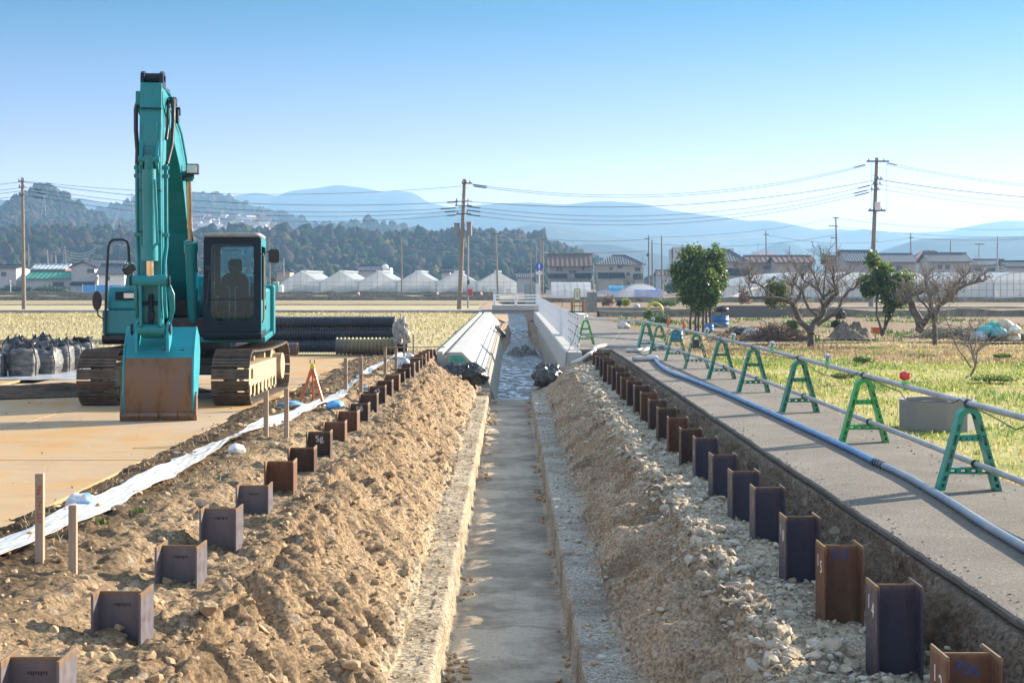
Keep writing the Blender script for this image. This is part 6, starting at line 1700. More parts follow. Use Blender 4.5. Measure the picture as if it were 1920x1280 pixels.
# portable toilet and tank by the leftmost greenhouse
p = W(517, 0, 250); t = thing("portable_toilet", (p.x, 250, 0), 0, "green portable toilet left of the greenhouses", "portable toilet")
m = MB(); m.bb(-.42, .42, 0, .9, 0, 2.0); m.build("body", plain("toilet_green", C(.03, .32, .24), .5), t, bevel=.03)
m = MB(); m.bb(-.46, .46, -.04, .94, 2.0, 2.12); m.build("roof", M_white, t, bevel=.03)
m = MB(); m.bb(-.28, .28, -.03, -.003, .1, 1.85); m.build("door", plain("toilet_door", C(.10, .40, .32), .5), t)
p = W(527, 0, 250); m = MB(); m.cyl((p.x, 250, 0), (p.x, 250, 1.5), .45, n=18); m.cyl((p.x, 250, 1.5), (p.x, 250, 1.62), .45, .2, n=18); o = m.build("water_tank", M_white, smooth=40); tag(o, "white cylindrical water tank beside the green portable toilet", "water tank")
p = W(738, 549, 252); o = heap("tarpaulin", p.x, 252, 1.8, .6, .45, 0, M_btarp, 5, None, 18); tag(o, "blue tarpaulin heaped in front of the third greenhouse", "tarpaulin")
# ================================================================ UTILITY POLES AND WIRES
M_pole = plain("pole_concrete", C(.20, .165, .13), .85, var=.15, scale=1.5)
M_pole2 = plain("pole_grey", C(.27, .27, .27), .7, var=.1, scale=1.5)
M_hw = plain("pole_hardware", C(.05, .05, .055), .5)
M_trafo = plain("transformer_paint", C(.16, .165, .19), .55, var=.1)
def pole(top, base, Y, r0, label, arms=(), mat=None, group=None, name="utility_pole", trafo=(), steps=True):
    a = W(top[0], top[1], Y); b = W(base[0], base[1], Y); b.z = max(min(b.z, 0.05), -.1) if base[1] > 540 else b.z
    t = thing(name, (b.x, Y, b.z), 0, label, "utility pole", group)
    d = a - b
    m = MB(); m.cyl((0, 0, -.3), d, r0, r0 * .62, 12); m.build("shaft", mat or M_pole, t, smooth=50)
    for (py, xa, xb, th) in arms:
        z = CZ - (py - HY) / F * Y - b.z; k = z / d.z; c = d * k
        m = MB(); m.bb((xa - top[0]) / F * Y + c.x, (xb - top[0]) / F * Y + c.x, -.16 - th, -.15 + th * .2, z - th / 2, z + th / 2); ar = m.build("cross_arm", M_hw, t)
        n_ = 3
        for q in range(n_):
            x = c.x + ((xa - top[0]) + (xb - xa) * (q + .3) / n_) / F * Y
            m = MB(); m.cyl((x, -.2, z), (x, -.2, z + .22), .07, .04, 8); m.build("insulator", M_trafo, ar)
    for (x0, x1, y0, y1) in trafo:
        p = W(x0, y0, Y) - b; q = W(x1, y1, Y) - b; cx = (p.x + q.x) / 2; rr = (q.x - p.x) / 2
        m = MB(); m.cyl((cx, 0, q.z), (cx, 0, p.z), rr, n=16); m.cyl((cx, 0, p.z), (cx, 0, p.z + .08), rr * 1.15, rr * 1.1, 16); m.bb(cx - rr * .1, d.x * .6, -.06, .06, q.z + .3, q.z + .4); m.build("transformer", M_trafo, t, smooth=40)
    if steps and d.z > 6:
        m = MB()
        for k in range(14):
            u = .3 + .68 * k / 14; c = d * u; s = 1 if k % 2 else -1
            m.cyl((c.x, 0, c.z), (c.x + s * (r0 + .16), 0, c.z), .014, n=5)
        m.build("step_bolts", M_hw, t)
    return t
pole((42, 333), (45, 580), 106, .16, "tall bare utility pole standing in the straw field left of the excavator", [(341, 36, 49, .08), (352, 37, 49, .06), (366, 37, 48, .06)])
pole((871, 336), (861, 578), 110, .20, "leaning utility pole with two transformers, behind the concrete channel", [(344, 866, 886, .10), (378, 855, 887, .07), (386, 855, 887, .07), (401, 858, 886, .07)], trafo=[(851.5, 862, 420, 444), (875, 885, 418, 442)])
pole((1644, 296), (1633, 576), 117, .22, "tallest utility pole, with crossarm and white box, right of the round tree", [(303, 1624, 1666, .12), (336, 1640, 1656, .07), (346, 1637, 1655, .06), (356, 1634, 1652, .06), (395, 1631, 1663, .14)])
p = W(1644, 387, 117); m = MB(); m.box((p.x, 116.72, p.z), (.42, .34, .70)); o = m.build("switch_box", M_wwhite, bevel=.03); tag(o, "white switch box fixed on the tallest utility pole", "switch box")
m = MB()
for px in (1634.5, 1662.5):
    a = W(px, 306, 116.8); b = W(px, 393, 116.8); m.tube([a, b], .012, 5)
o = m.build("drop_wire", M_hw); tag(o, "pair of vertical drop wires beside the tallest utility pole", "wire")
# far poles: top, base, label
for (tx, ty, bx_, by_, Y, r, lab, arms) in (
    (752.5, 446, 753.5, 549, 240, .17, "thin pole in front of the fourth greenhouse", []),
    (929, 433, 934, 551, 235, .19, "utility pole leaning slightly right in front of the last greenhouse", [(438, 922, 938, .12)]),
    (1567, 407, 1570, 512, 250, .20, "utility pole with crossarms and a hanging box above the bare tree", [(409, 1562, 1572, .15), (424, 1553, 1570, .15), (446, 1556, 1568, .12)]),
    (1216, 441, 1217, 548, 245, .17, "pole with a small crossarm, left one of the three behind the cream house", [(448, 1208, 1218, .12), (478, 1212, 1216, .5)]),
    (1222.5, 449, 1224, 548, 244, .18, "dark plain pole, middle one of the three behind the cream house", []),
    (1240.5, 442, 1241.5, 548, 243, .17, "dark plain pole, right one of the three behind the cream house", []),
    (1436, 433, 1437, 500, 330, .20, "short pole rising above the left beige house", [(440, 1431, 1441, .15)]),
    (1480, 461, 1480, 500, 330, .18, "small pole above the right beige house", []),
    (1707.5, 437, 1708, 500, 330, .20, "pole rising behind the long low tiled house", [(446, 1704, 1712, .15)]),
    (1782, 451, 1782, 500, 330, .20, "pole behind the shiny grey tiled cream house", []),
    (1836, 456, 1835, 500, 330, .18, "small pole carrying a transformer above the pale low house", [(458, 1828, 1844, .2)]),
    (1870.5, 443, 1870, 512, 245, .17, "plain dark pole in front of the pale low house", []),
    (995, 462, 996, 552, 262, .15, "leftmost thin pole of the cluster behind the bridge", [(470, 990, 999, .12)]),
    (1005, 458, 1006, 552, 258, .16, "second pole of the cluster behind the bridge", []),
    (1013, 449, 1013, 552, 250, .16, "third pole of the cluster behind the bridge", []),
    (1017.5, 441, 1018, 552, 246, .17, "tallest pole of the cluster behind the bridge", [(449, 1012, 1022, .12)]),
    (505, 447, 506, 549, 246, .16, "grey pole just right of the cab behind its mirror", []),
    (532, 484, 532, 516, 246, .12, "short white post above the dark roof by the greenhouses", []),
    (1112.5, 494, 1113, 549, 238, .13, "pale steel post at the corner of the brown roofed house", []),
    (1206, 480, 1206, 548, 238, .13, "pale thin post at the corner of the cream house", []),
    (53, 459, 54, 545, 300, .20, "far pole just behind the tall bare field pole", []),
    (89, 468, 90, 500, 330, .15, "pale mast left of its twin above the white striped roof", []),
    (104, 472, 105, 500, 330, .16, "pale mast with ragged arms above the white striped roof", [(476, 99, 110, .3)])):
    pole((tx, ty), (bx_, by_), Y, r, lab, arms, mat=M_pole2 if 'pale' in lab or 'white' in lab else M_pole, group="far poles across the fields", steps=False)
# steel pole with red box
p = G(878, 578); t = thing("sign_post", (p.x, 110.5, 0), 0, "slim grey steel post with a red box beside the transformer pole", "post")
m = MB(); m.cyl((0, 0, 0), (0, 0, (578 - 424) / F * 110.5), .075, n=10); m.build("shaft", M_pole2, t)
p2 = W(881.5, 548, 110.5); m = MB(); m.box((p2.x - p.x + .02, -.15, p2.z), (.30, .2, .50)); m.build("red_box", plain("red_paint", C(.42, .03, .03), .45), t, bevel=.02)
p2 = W(878.5, 529, 110.5); m = MB(); m.box((p2.x - p.x, -.1, p2.z), (.18, .16, .32)); m.build("meter_box", M_hw, t)
# wires
WN = 0
def wire(a, b, Ya, Yb, sag, label, r=.016, group=None, n=26, sleeves=()):
    A = W(a[0], a[1], Ya); B = W(b[0], b[1], Yb)
    pts_ = []
    for k in range(n + 1):
        u = k / n; p = A.lerp(B, u); p.z -= 4 * sag * u * (1 - u); pts_.append(p)
    m = MB(); m.tube(pts_, r, 5, cap=False)
    for (u0, u1) in sleeves:
        q = []
        for k in range(5):
            u = u0 + (u1 - u0) * k / 4; p = A.lerp(B, u); p.z -= 4 * sag * u * (1 - u); q.append(p)
        m.tube(q, r * 3.2, 6)
    o = m.build("overhead_wire", M_hw); return tag(o, label, "wire", group)
GW = "overhead wires between the two big poles"
S1 = ((.02, .05),)
wire((886, 346), (1622, 309), 110, 117, 1.55, "topmost wire between the transformer pole and the tallest pole", group=GW, sleeves=((.0, .035), (.97, 1)))
wire((888, 349), (1624, 311), 110, 117, 1.62, "second highest wire between the transformer pole and the tallest pole", group=GW, sleeves=((.0, .03),))
wire((880, 378), (1640, 338), 110, 117, 1.15, "third highest wire between the transformer pole and the tallest pole", .021, GW)
wire((876, 387), (1638, 346), 110, 117, 1.55, "fourth highest wire between the transformer pole and the tallest pole", group=GW, sleeves=((.0, .03), (.96, .99)))
wire((876, 394), (1637, 354), 110, 117, 1.60, "fifth highest wire between the transformer pole and the tallest pole", group=GW, sleeves=((.0, .03), (.95, .985)))
wire((876, 402), (1636, 359), 110, 117, 1.65, "lowest wire between the transformer pole and the tallest pole", group=GW, sleeves=((.0, .03), (.955, .99)))
GR_ = "overhead wires from the tallest pole out of the right edge"
wire((1664, 306), (2420, 352), 117, 132, 1.3, "topmost wire leaving the tallest pole to the right", group=GR_, sleeves=((.0, .02),))
wire((1662, 309), (2420, 356), 117, 132, 1.3, "second highest wire leaving the tallest pole to the right", group=GR_)
wire((1648, 337), (2420, 366), 117, 132, 1.15, "third highest wire leaving the tallest pole to the right", .028, GR_)
wire((1650, 346), (2420, 372), 117, 132, 1.35, "second lowest wire leaving the tallest pole to the right", group=GR_)
wire((1650, 354), (2420, 378), 117, 132, 1.45, "lowest wire leaving the tallest pole to the right", group=GR_)
GL = "overhead wires from the transformer pole towards the field pole"
wire((48, 340), (868, 349), 106, 110, .80, "topmost thin wire between the field pole and the transformer pole", .015, GL)
wire((47, 342), (866, 378), 106, 110, .85, "second wire between the field pole and the transformer pole", .02, GL, sleeves=((.965, .99),))
wire((48, 352), (866, 389), 106, 110, .95, "third wire between the field pole and the transformer pole", .017, GL, sleeves=((.02, .035), (.95, .985)))
wire((48, 358), (866, 395), 106, 110, 1.05, "fourth wire between the field pole and the transformer pole", .017, GL, sleeves=((.025, .045), (.96, .985)))
wire((48, 366), (866, 402), 106, 110, 1.15, "lowest wire between the field pole and the transformer pole", .017, GL, sleeves=((.02, .04), (.965, .985)))
GE = "overhead wires from the field pole out of the left edge"
for i, (y0, y1, nm) in enumerate(((341, 344, "topmost"), (352, 358, "second"), (358, 364, "third"), (367, 376, "lowest"))):
    wire((40, y0), (-700, y1 + 4), 106, 106, .9, "%s wire leaving the field pole to the left" % nm, .018, GE)
GF = "low wires strung between the far poles"
wire((-260, 444), (505, 449), 246, 246, .9, "dark low wire crossing behind the excavator", .036, GF)
wire((505, 449), (752, 447), 246, 240, .55, "low wire from the pole by the cab mirror to the greenhouse pole", .036, GF)
wire((752, 447), (930, 449), 240, 235, .55, "low wire between the two greenhouse poles", .036, GF)
wire((930, 449), (1017, 447), 235, 246, .2, "low wire from the last greenhouse pole to the bridge cluster", .034, GF)
wire((1017, 447), (1216, 448), 246, 245, .45, "low wire from the bridge cluster to the three dark poles", .034, GF)
wire((1222, 449), (1436, 441), 244, 330, .5, "low wire from the three dark poles to the left beige house", .034, GF)
wire((1436, 440), (1708, 446), 330, 330, 1.6, "low wire between the two short roof poles", .034, GF)
wire((1216, 456), (1567, 440), 245, 250, 1.2, "faint wire sagging behind the round evergreen tree", .03, GF)
wire((1567, 409), (2100, 418), 250, 260, 1.6, "faint wire running right from the pole with the hanging box", .03, GF)
wire((1567, 409), (1216, 445), 250, 245, .8, "faint wire rising to the top of the pole with the hanging box", .025, GF)
wire((1567, 425), (2100, 436), 250, 260, 1.3, "second faint wire running right above the house roofs", .03, GF)
wire((1708, 446), (2060, 432), 330, 330, 1.3, "low wire over the red roofed house to the right edge", .04, GF)
wire((934, 462), (1216, 470), 235, 245, .7, "lower faint wire crossing above the brown roofed house", .03, GF)
wire((752, 462), (930, 466), 240, 235, .4, "lower faint wire between the two greenhouse poles", .03, GF)
# lattice pylons on the hills
def pylon(px, pt, pb, Y, label):
    a = W(px, pt, Y); b = W(px, pb, Y); h = a.z - b.z
    t = thing("pylon", (b.x, Y, b.z), .3, label, "pylon", "lattice pylons on the wooded hill")
    m = MB(); wb = h * .085
    for s in (-1, 1):
        for q in (-1, 1): m.bar((s * wb, q * wb, 0), (s * h * .012, q * h * .012, h), h * .010, h * .010)
    for k in range(7):
        z = h * k / 7; w0 = wb * (1 - z / h * .85); w1 = wb * (1 - (z + h / 7) / h * .85)
        m.bar((-w0, -w0, z), (w1, -w1, z + h / 7), h * .007, h * .007); m.bar((w0, -w0, z), (-w1, -w1, z + h / 7), h * .007, h * .007)
    m.build("tower", M_pole2, t)
    for z in (.70, .82, .93):
        m = MB(); m.bar((-h * .16 * (1.4 - z * .5), 0, h * z), (h * .16 * (1.4 - z * .5), 0, h * z), h * .014, h * .014); m.build("arm", M_pole2, t)
pylon(82, 358, 405, 690, "pale lattice pylon in front of the pointed hill top")
pylon(223, 388, 422, 760, "lattice pylon on the saddle left of the excavator arm")
pylon(121, 461, 504, 420, "lattice pylon standing above the white striped roof")
pylon(630, 402, 425, 1050, "small lattice pylon on the ridge left of the transformer pole")
pylon(247, 362, 400, 900, "tall lattice pylon just left of the excavator arm")
for i in range(5):
    wire((119 + i, 468 + 6 * i), (222, 392 + 3 * i), 420, 760, 9, "%s power line climbing from the valley pylon to the saddle" % ["topmost", "second", "third", "fourth", "lowest"][i], .10, "power lines on the wooded hill")

# ================================================================ TREES
n = NT("evergreen_leaves")
c = n.ramp(n.island, (0, C(.020, .055, .014)), (.5, C(.045, .105, .022)), (.82, C(.11, .18, .03)), (1, C(.26, .29, .05)))
pr_ = n.n('ShaderNodeBsdfPrincipled'); n.set(pr_.inputs['Base Color'], c); pr_.inputs['Roughness'].default_value = .38
tl = n.n('ShaderNodeBsdfTranslucent'); n.set(tl.inputs[0], n.mix(.5, c, C(.20, .30, .03))); ms = n.n('ShaderNodeMixShader'); ms.inputs[0].default_value = .38
n.t.links.new(pr_.outputs[0], ms.inputs[1]); n.t.links.new(tl.outputs[0], ms.inputs[2]); n.t.links.new(ms.outputs[0], n.out.inputs['Surface']); M_leaf = n.m
def leafmat(name, a, b, c_, tr=.3):
    n = NT(name); c = n.ramp(n.island, (0, a), (.6, b), (1, c_))
    pr_ = n.n('ShaderNodeBsdfPrincipled'); n.set(pr_.inputs['Base Color'], c); pr_.inputs['Roughness'].default_value = .6
    tl = n.n('ShaderNodeBsdfTranslucent'); n.set(tl.inputs[0], c); ms = n.n('ShaderNodeMixShader'); ms.inputs[0].default_value = tr
    n.t.links.new(pr_.outputs[0], ms.inputs[1]); n.t.links.new(tl.outputs[0], ms.inputs[2]); n.t.links.new(ms.outputs[0], n.out.inputs['Surface']); return n.m
M_bark = plain("tree_bark", C(.105, .085, .068), .95, var=.4, scale=9, bump=.7, bscale=30)
M_twig = plain("bare_twigs", C(.20, .165, .135), .9, var=.3, scale=9)
def leaves(name, blobs, num, size, mat, parent, seed, shell=.55, aspect=.5):
    r = np.random.RandomState(seed)
    vol = np.array([b[3] * b[4] * b[5] for b in blobs]); pr = vol ** .7; pr = pr / pr.sum()
    idx = r.choice(len(blobs), num, p=pr); B = np.array(blobs)[idx]
    d = r.normal(size=(num, 3)); d /= np.linalg.norm(d, axis=1, keepdims=True)
    rad = shell + (1.08 - shell) * r.rand(num) ** .6
    clump = 1 + .30 * fbm(d[:, 0] * 3 + idx * 5.1, d[:, 1] * 3 + d[:, 2] * 2.3, 3, seed)
    P = B[:, :3] + d * rad[:, None] * clump[:, None] * B[:, 3:6]
    nrm = d + r.normal(size=(num, 3)) * .7; nrm /= np.linalg.norm(nrm, axis=1, keepdims=True)
    u = np.cross(nrm, r.normal(size=(num, 3))); u /= np.linalg.norm(u, axis=1, keepdims=True); v = np.cross(nrm, u)
    s = size * r.uniform(.6, 1.3, num)[:, None]
    V = np.stack([P - u * s, P - v * s * aspect + nrm * s * .15, P + u * s, P + v * s * aspect + nrm * s * .15], 1).reshape(-1, 3)
    f = np.arange(num * 4).reshape(-1, 4)
    return np_mesh(name, V, f, mat, parent)
def pxb(x0, x1, y0, y1, Y, base, dy=1.0, yo=0.):
    a = W(x0, y0, Y); b = W(x1, y1, Y); return ((a.x + b.x) / 2 - base.x, yo, (a.z + b.z) / 2, (b.x - a.x) / 2, (b.x - a.x) / 2 * dy, (a.z - b.z) / 2)
Y = 58.0; b = W(1312, 620, Y)
t = thing("evergreen_tree", (b.x, Y, 0), 0, "dense dark round evergreen tree with several stems beside the blue barrels", "tree")
bl_ = [pxb(1262, 1355, 475, 570, Y, b), pxb(1275, 1322, 458, 500, Y, b, .9, .1), pxb(1320, 1362, 462, 510, Y, b, .9, -.1), pxb(1255, 1290, 490, 535, Y, b, 1, -.2), pxb(1335, 1366, 495, 545, Y, b, 1, .1), pxb(1283, 1345, 535, 585, Y, b, .9, 0), pxb(1270, 1305, 520, 568, Y, b, .9, -.4), pxb(1320, 1352, 530, 575, Y, b, .9, -.3)]
leaves("crown", bl_, 11500, .078, M_leaf, t, 3, .30)
m = MB()
for (px, q) in ((1303, -.2), (1310, .1), (1318, 0), (1325, .2), (1330, -.1), (1296, .15)):
    x = (px - 1312) / F * Y; m.tube([(x, q, -.1), (x * 1.05, q, .45), (x * .95 + .03, q * .8, .95), (x * .8, q * .5, 1.6)], [.05, .045, .04, .03], 7)
m.build("trunk", M_bark, t, smooth=60)
m = MB()
for (px, q, dx) in ((1320, -.3, .02), (1333, -.25, -.05), (1290, -.2, .1)): x = (px - 1312) / F * Y; m.cyl((x, q, 0), (x + dx, q, 1.2), .018, n=6)
m.build("support_stake", M_wood2, t)
Y = 54.; b = W(1655, 628, Y)
t = thing("leafy_tree", (b.x, Y, 0), 0, "small airy evergreen tree on thin bent stems near the dirt mound", "tree")
bl_ = [pxb(1606, 1650, 515, 552, Y, b), pxb(1635, 1675, 492, 530, Y, b), pxb(1640, 1700, 520, 562, Y, b), pxb(1622, 1650, 470, 505, Y, b, .8), pxb(1668, 1715, 508, 545, Y, b), pxb(1650, 1705, 545, 580, Y, b, .9), pxb(1655, 1676, 565, 600, Y, b, .7), pxb(1615, 1640, 535, 560, Y, b, .8), pxb(1690, 1716, 520, 560, Y, b, .8)]
leaves("crown", bl_, 5200, .085, M_leaf, t, 5, .2)
def L_(pts_, Y, b, yo=0): return [(W(px, py, Y).x - b.x, yo + .15 * math.sin(i * 1.7 + px), W(px, py, Y).z) for i, (px, py) in enumerate(pts_)]
m = MB()
m.tube(L_([(1655, 630), (1652, 610), (1645, 590), (1644, 560), (1648, 535), (1640, 505)], Y, b), [.06, .05, .04, .035, .03, .02], 7)
m.tube(L_([(1655, 628), (1664, 605), (1674, 585), (1682, 565), (1672, 545), (1660, 520)], Y, b), [.065, .06, .05, .04, .03, .02], 7)
m.tube(L_([(1656, 626), (1660, 600), (1660, 575), (1656, 550)], Y, b), [.04, .03, .025, .02], 6); m.tube(L_([(1682, 568), (1688, 550), (1670, 540), (1655, 545)], Y, b), [.03, .025, .02, .015], 6)
m.build("trunk", M_bark, t, smooth=60)
def bare_tree(label, Y, base, limbs, seed, tw=26, twl=.5, name="bare_tree", mat=None, r_tw=.008):
    b = W(base[0], base[1], Y); t = thing(name, (b.x, Y, 0), 0, label, "tree"); r = random.Random(seed)
    m = MB(); m2 = MB()
    for (pts_, r0, r1, yo) in limbs:
        P = smooth_path([Vector(q) for q in L_(pts_, Y, b, yo)], 5)
        P = [p + Vector((r.uniform(-1, 1), r.uniform(-1, 1), r.uniform(-1, 1))) * r0 * .12 for p in P]
        N = len(P); m.tube(P, [r0 + (r1 - r0) * i / (N - 1) * (1 + .12 * math.sin(i * 2.1)) for i in range(N)], 8)
        for _ in range(int(tw * min(1, .05 / r1 + .2))):
            i = r.randint(int(N * .35), N - 1); p = P[i]; d = Vector((r.uniform(-1, 1), r.uniform(-.8, .8), r.uniform(.1, 1.3))).normalized(); L = twl * r.uniform(.3, 1.2)
            q = [p, p + d * L * .5 + Vector((0, 0, .03)), p + d * L + Vector((r.uniform(-.1, .1), 0, .08)) * L]
            m2.tube(q, [r_tw * 1.8, r_tw * 1.2, r_tw * .6], 4)
            for _2 in range(2):
                e = q[1].lerp(q[2], r.random()); d2 = (d + Vector((r.uniform(-.7, .7), r.uniform(-.6, .6), r.uniform(-.2, .7)))).normalized(); m2.tube([e, e + d2 * L * .5], [r_tw, r_tw * .5], 4)
    m.build("trunk", mat or M_bark, t, smooth=60); m2.build("twigs", M_twig, t); return t
bare_tree("wide spreading pruned bare tree with dark forked trunk beside the brush pile", 45.5, (1521, 648), [
    ([(1521, 652), (1519, 622), (1500, 600), (1490, 578), (1482, 567)], .12, .075, 0), ([(1482, 567), (1460, 560), (1440, 558), (1410, 558), (1396, 549), (1384, 547)], .07, .02, .1), ([(1519, 625), (1528, 605), (1545, 585), (1548, 575), (1560, 560), (1568, 550), (1570, 540)], .11, .05, 0),
    ([(1530, 608), (1550, 595), (1565, 583), (1580, 560), (1590, 545), (1600, 540), (1608, 520)], .065, .025, -.2), ([(1545, 590), (1543, 570), (1545, 560), (1560, 548), (1570, 545), (1575, 525), (1598, 510)], .055, .018, .2), ([(1530, 592), (1515, 578), (1505, 560), (1500, 545), (1490, 535), (1480, 522)], .05, .016, -.3),
    ([(1488, 572), (1500, 560), (1503, 545)], .05, .03, .2), ([(1545, 562), (1538, 545), (1530, 520), (1526, 510)], .04, .014, .1), ([(1543, 560), (1535, 550), (1520, 535), (1505, 525), (1500, 515)], .03, .012, -.2), ([(1455, 560), (1440, 545), (1425, 532), (1410, 528), (1406, 508)], .04, .014, .2),
    ([(1480, 566), (1485, 545), (1492, 520), (1498, 500)], .03, .010, .1), ([(1565, 545), (1560, 520), (1552, 500), (1538, 488)], .035, .014, -.1), ([(1568, 545), (1566, 520), (1565, 505)], .03, .014, .2), ([(1413, 556), (1407, 530), (1407, 505)], .02, .008, .3), ([(1545, 562), (1548, 530), (1552, 495), (1547, 478)], .028, .010, .3)], 4, 22, .55)
bare_tree("twisted bare tree with thick leaning trunk right of the small leafy tree", 52, (1728, 616), [
    ([(1729, 618), (1725, 600), (1715, 580), (1708, 565), (1700, 562)], .16, .12, .2), ([(1700, 562), (1694, 572)], .08, .04, .2), ([(1708, 566), (1715, 555), (1728, 550), (1735, 545), (1730, 538)], .07, .03, .3), ([(1730, 612), (1738, 595), (1755, 580), (1768, 568), (1785, 555), (1795, 545)], .12, .06, 0),
    ([(1770, 566), (1778, 548), (1790, 535), (1805, 520), (1816, 512)], .06, .018, -.1), ([(1780, 558), (1800, 540), (1825, 530), (1850, 528)], .05, .015, .1), ([(1760, 572), (1755, 555), (1748, 540), (1735, 525), (1725, 518)], .04, .012, -.3), ([(1785, 553), (1800, 540), (1830, 532), (1870, 518)], .03, .010, .4), ([(1740, 592), (1742, 570), (1745, 555), (1750, 548)], .06, .04, -.2)], 8, 34, .6)
bare_tree("smooth bare tree with an upright forked trunk in front of the twisted tree", 46.5, (1751, 640), [
    ([(1751, 646), (1750, 615), (1752, 598), (1746, 585)], .085, .06, 0), ([(1748, 590), (1738, 575), (1725, 560), (1715, 548), (1698, 538)], .045, .012, .1), ([(1752, 600), (1758, 585), (1762, 570), (1772, 555), (1775, 545)], .05, .018, -.1), ([(1750, 588), (1748, 565), (1745, 545), (1738, 520)], .03, .010, .2), ([(1760, 580), (1770, 570), (1785, 565), (1792, 568)], .03, .012, .2)], 12, 30, .6)
bare_tree("thin leafless sapling in the grass at the right, nearest of the trees", 30.5, (1824, 703), [
    ([(1824, 705), (1825, 680), (1827, 660), (1820, 640), (1822, 610)], .030, .010, 0), ([(1825, 690), (1815, 672), (1800, 655), (1785, 625), (1775, 600), (1770, 592)], .022, .006, .1), ([(1826, 680), (1835, 655), (1850, 642), (1875, 632), (1893, 620)], .022, .005, -.1), ([(1826, 670), (1832, 640), (1840, 615), (1848, 600)], .018, .005, .2), ([(1825, 685), (1812, 660), (1803, 635), (1795, 605)], .016, .004, -.2), ([(1828, 675), (1845, 655), (1870, 645), (1890, 637)], .014, .004, .3)], 15, 9, .35, "sapling", M_twig, .005)
def bush(px0, px1, py0, py1, Y, num, size, mat, label, seed, cat="bush", name="bush", shell=.1, nb=5):
    b = W((px0 + px1) / 2, py1, Y); r = random.Random(seed); bl_ = []
    for k in range(nb):
        cx = r.uniform(px0, px1); w_ = (px1 - px0) * r.uniform(.22, .4); h_ = (py1 - py0) * r.uniform(.4, .75)
        cx = min(max(cx, px0 + w_ * .6), px1 - w_ * .6); bl_.append(pxb(cx - w_ * .7, cx + w_ * .7, py1 - h_ * 1.25, py1 + 1, Y, b, 1., r.uniform(-.2, .2)))
    w_ = (px1 - px0); bl_.append(pxb(px0 + w_ * .15, px1 - w_ * .15, py0, py1 + 2, Y, b, .8))
    o = leaves(name, bl_, num, size, mat, None, seed, shell); o.location = (b.x, Y, 0); return tag(o, label, cat)
M_lg = leafmat("fresh_green_leaves", C(.05, .11, .02), C(.09, .16, .03), C(.20, .26, .05)); M_yl = leafmat("yellow_flower_leaves", C(.15, .19, .02), C(.34, .36, .03), C(.55, .52, .05)); M_dk = leafmat("dark_leaves", C(.018, .04, .015), C(.035, .065, .02), C(.06, .09, .025)); M_dry = leafmat("dry_leaves", C(.16, .09, .05), C(.27, .16, .09), C(.38, .26, .15)); M_ol = leafmat("olive_leaves", C(.07, .09, .02), C(.13, .15, .035), C(.22, .23, .05))
bush(1436, 1490, 516, 575, 62, 2600, .07, M_ol, "round olive green bush behind the wide pruned tree", 31, nb=6)
bush(1280, 1300, 556, 572, 130, 300, .12, M_dk, "small dark shrub left of the brown stubble clump", 32)
bush(1163, 1184, 558, 572, 118, 500, .10, M_yl, "bright yellow green flowering bush beyond the terrace wall", 33)
bush(1128, 1152, 553, 573, 120, 700, .09, M_dry, "pale straw coloured dry bush left of the yellow flowering bush", 34)
bush(1214, 1268, 559, 573, 112, 900, .10, M_lg, "long low green leafy hedge row behind the terrace wall", 35, "hedge", "hedge", nb=8)
bush(1383, 1410, 543, 569, 120, 1200, .08, M_dry, "reddish dry shrub in front of the long greenhouse tunnel", 36)
bush(1155, 1165, 562, 573, 118, 200, .09, M_dk, "dark shrub between the dry bush and the yellow bush", 37)
bush(1212, 1262, 588, 612, 72, 2600, .07, M_lg, "leafy green vegetable bed left of the round evergreen tree", 38, "vegetable bed", "vegetable_bed", nb=10)
bush(1208, 1226, 580, 596, 80, 500, .08, M_lg, "green bush under the yellow hoop", 39)
bush(1150, 1172, 532, 546, 255, 500, .2, M_dk, "dark clipped shrub in front of the cream house", 40)
bush(1172, 1184, 522, 546, 255, 300, .2, M_dk, "upright dark shrub at the middle of the cream house", 41)
bush(507, 518, 516, 530, 255, 260, .2, M_ol, "small olive tree above the green portable toilet", 42)
bush(1560, 1578, 598, 612, 56, 500, .06, M_dk, "dark cabbage-like clump beside the dirt mound", 43)
bush(1476, 1500, 598, 618, 52, 700, .06, M_lg, "green leafy clump behind the fork of the wide pruned tree", 44)
M_gr0 = leafmat('tuft_leaves', C(.09, .15, .03), C(.17, .24, .045), C(.34, .36, .09))
for i, (a, b_, c_, d_, Y, lab) in enumerate(((1595, 1635, 655, 676, 36.5, "thick green tuft of grass right of the third clear lamp"), (1700, 1750, 655, 668, 40, "low green tuft before the smooth bare tree"), (1862, 1892, 655, 668, 38, "green tuft right of the leafless sapling"), (1795, 1900, 690, 712, 29.5, "broad green clump around the foot of the sapling"), (1560, 1600, 692, 706, 29, "green tuft behind the second teal barricade"))):
    bush(a, b_, (c_ * .4 + d_ * .6), d_, Y, 500, .05, M_gr0, lab, 50 + i, "grass tuft", "grass_tuft", nb=7)
for i, (x0, x1, y0, Y, lab) in enumerate(((0, 60, 532, 262, "dark garden shrubs before the grey left edge building"), (60, 130, 534, 258, "dark hedge in front of the green roofed house"), (1245, 1275, 530, 240, "dark shrubs left of the round evergreen tree"), (1000, 1030, 530, 280, "dark shrub behind the bridge poles"))):
    bush(x0, x1, y0, 548, Y, 800, .22, M_dk, lab, 70 + i, "shrub", "shrub", nb=7)

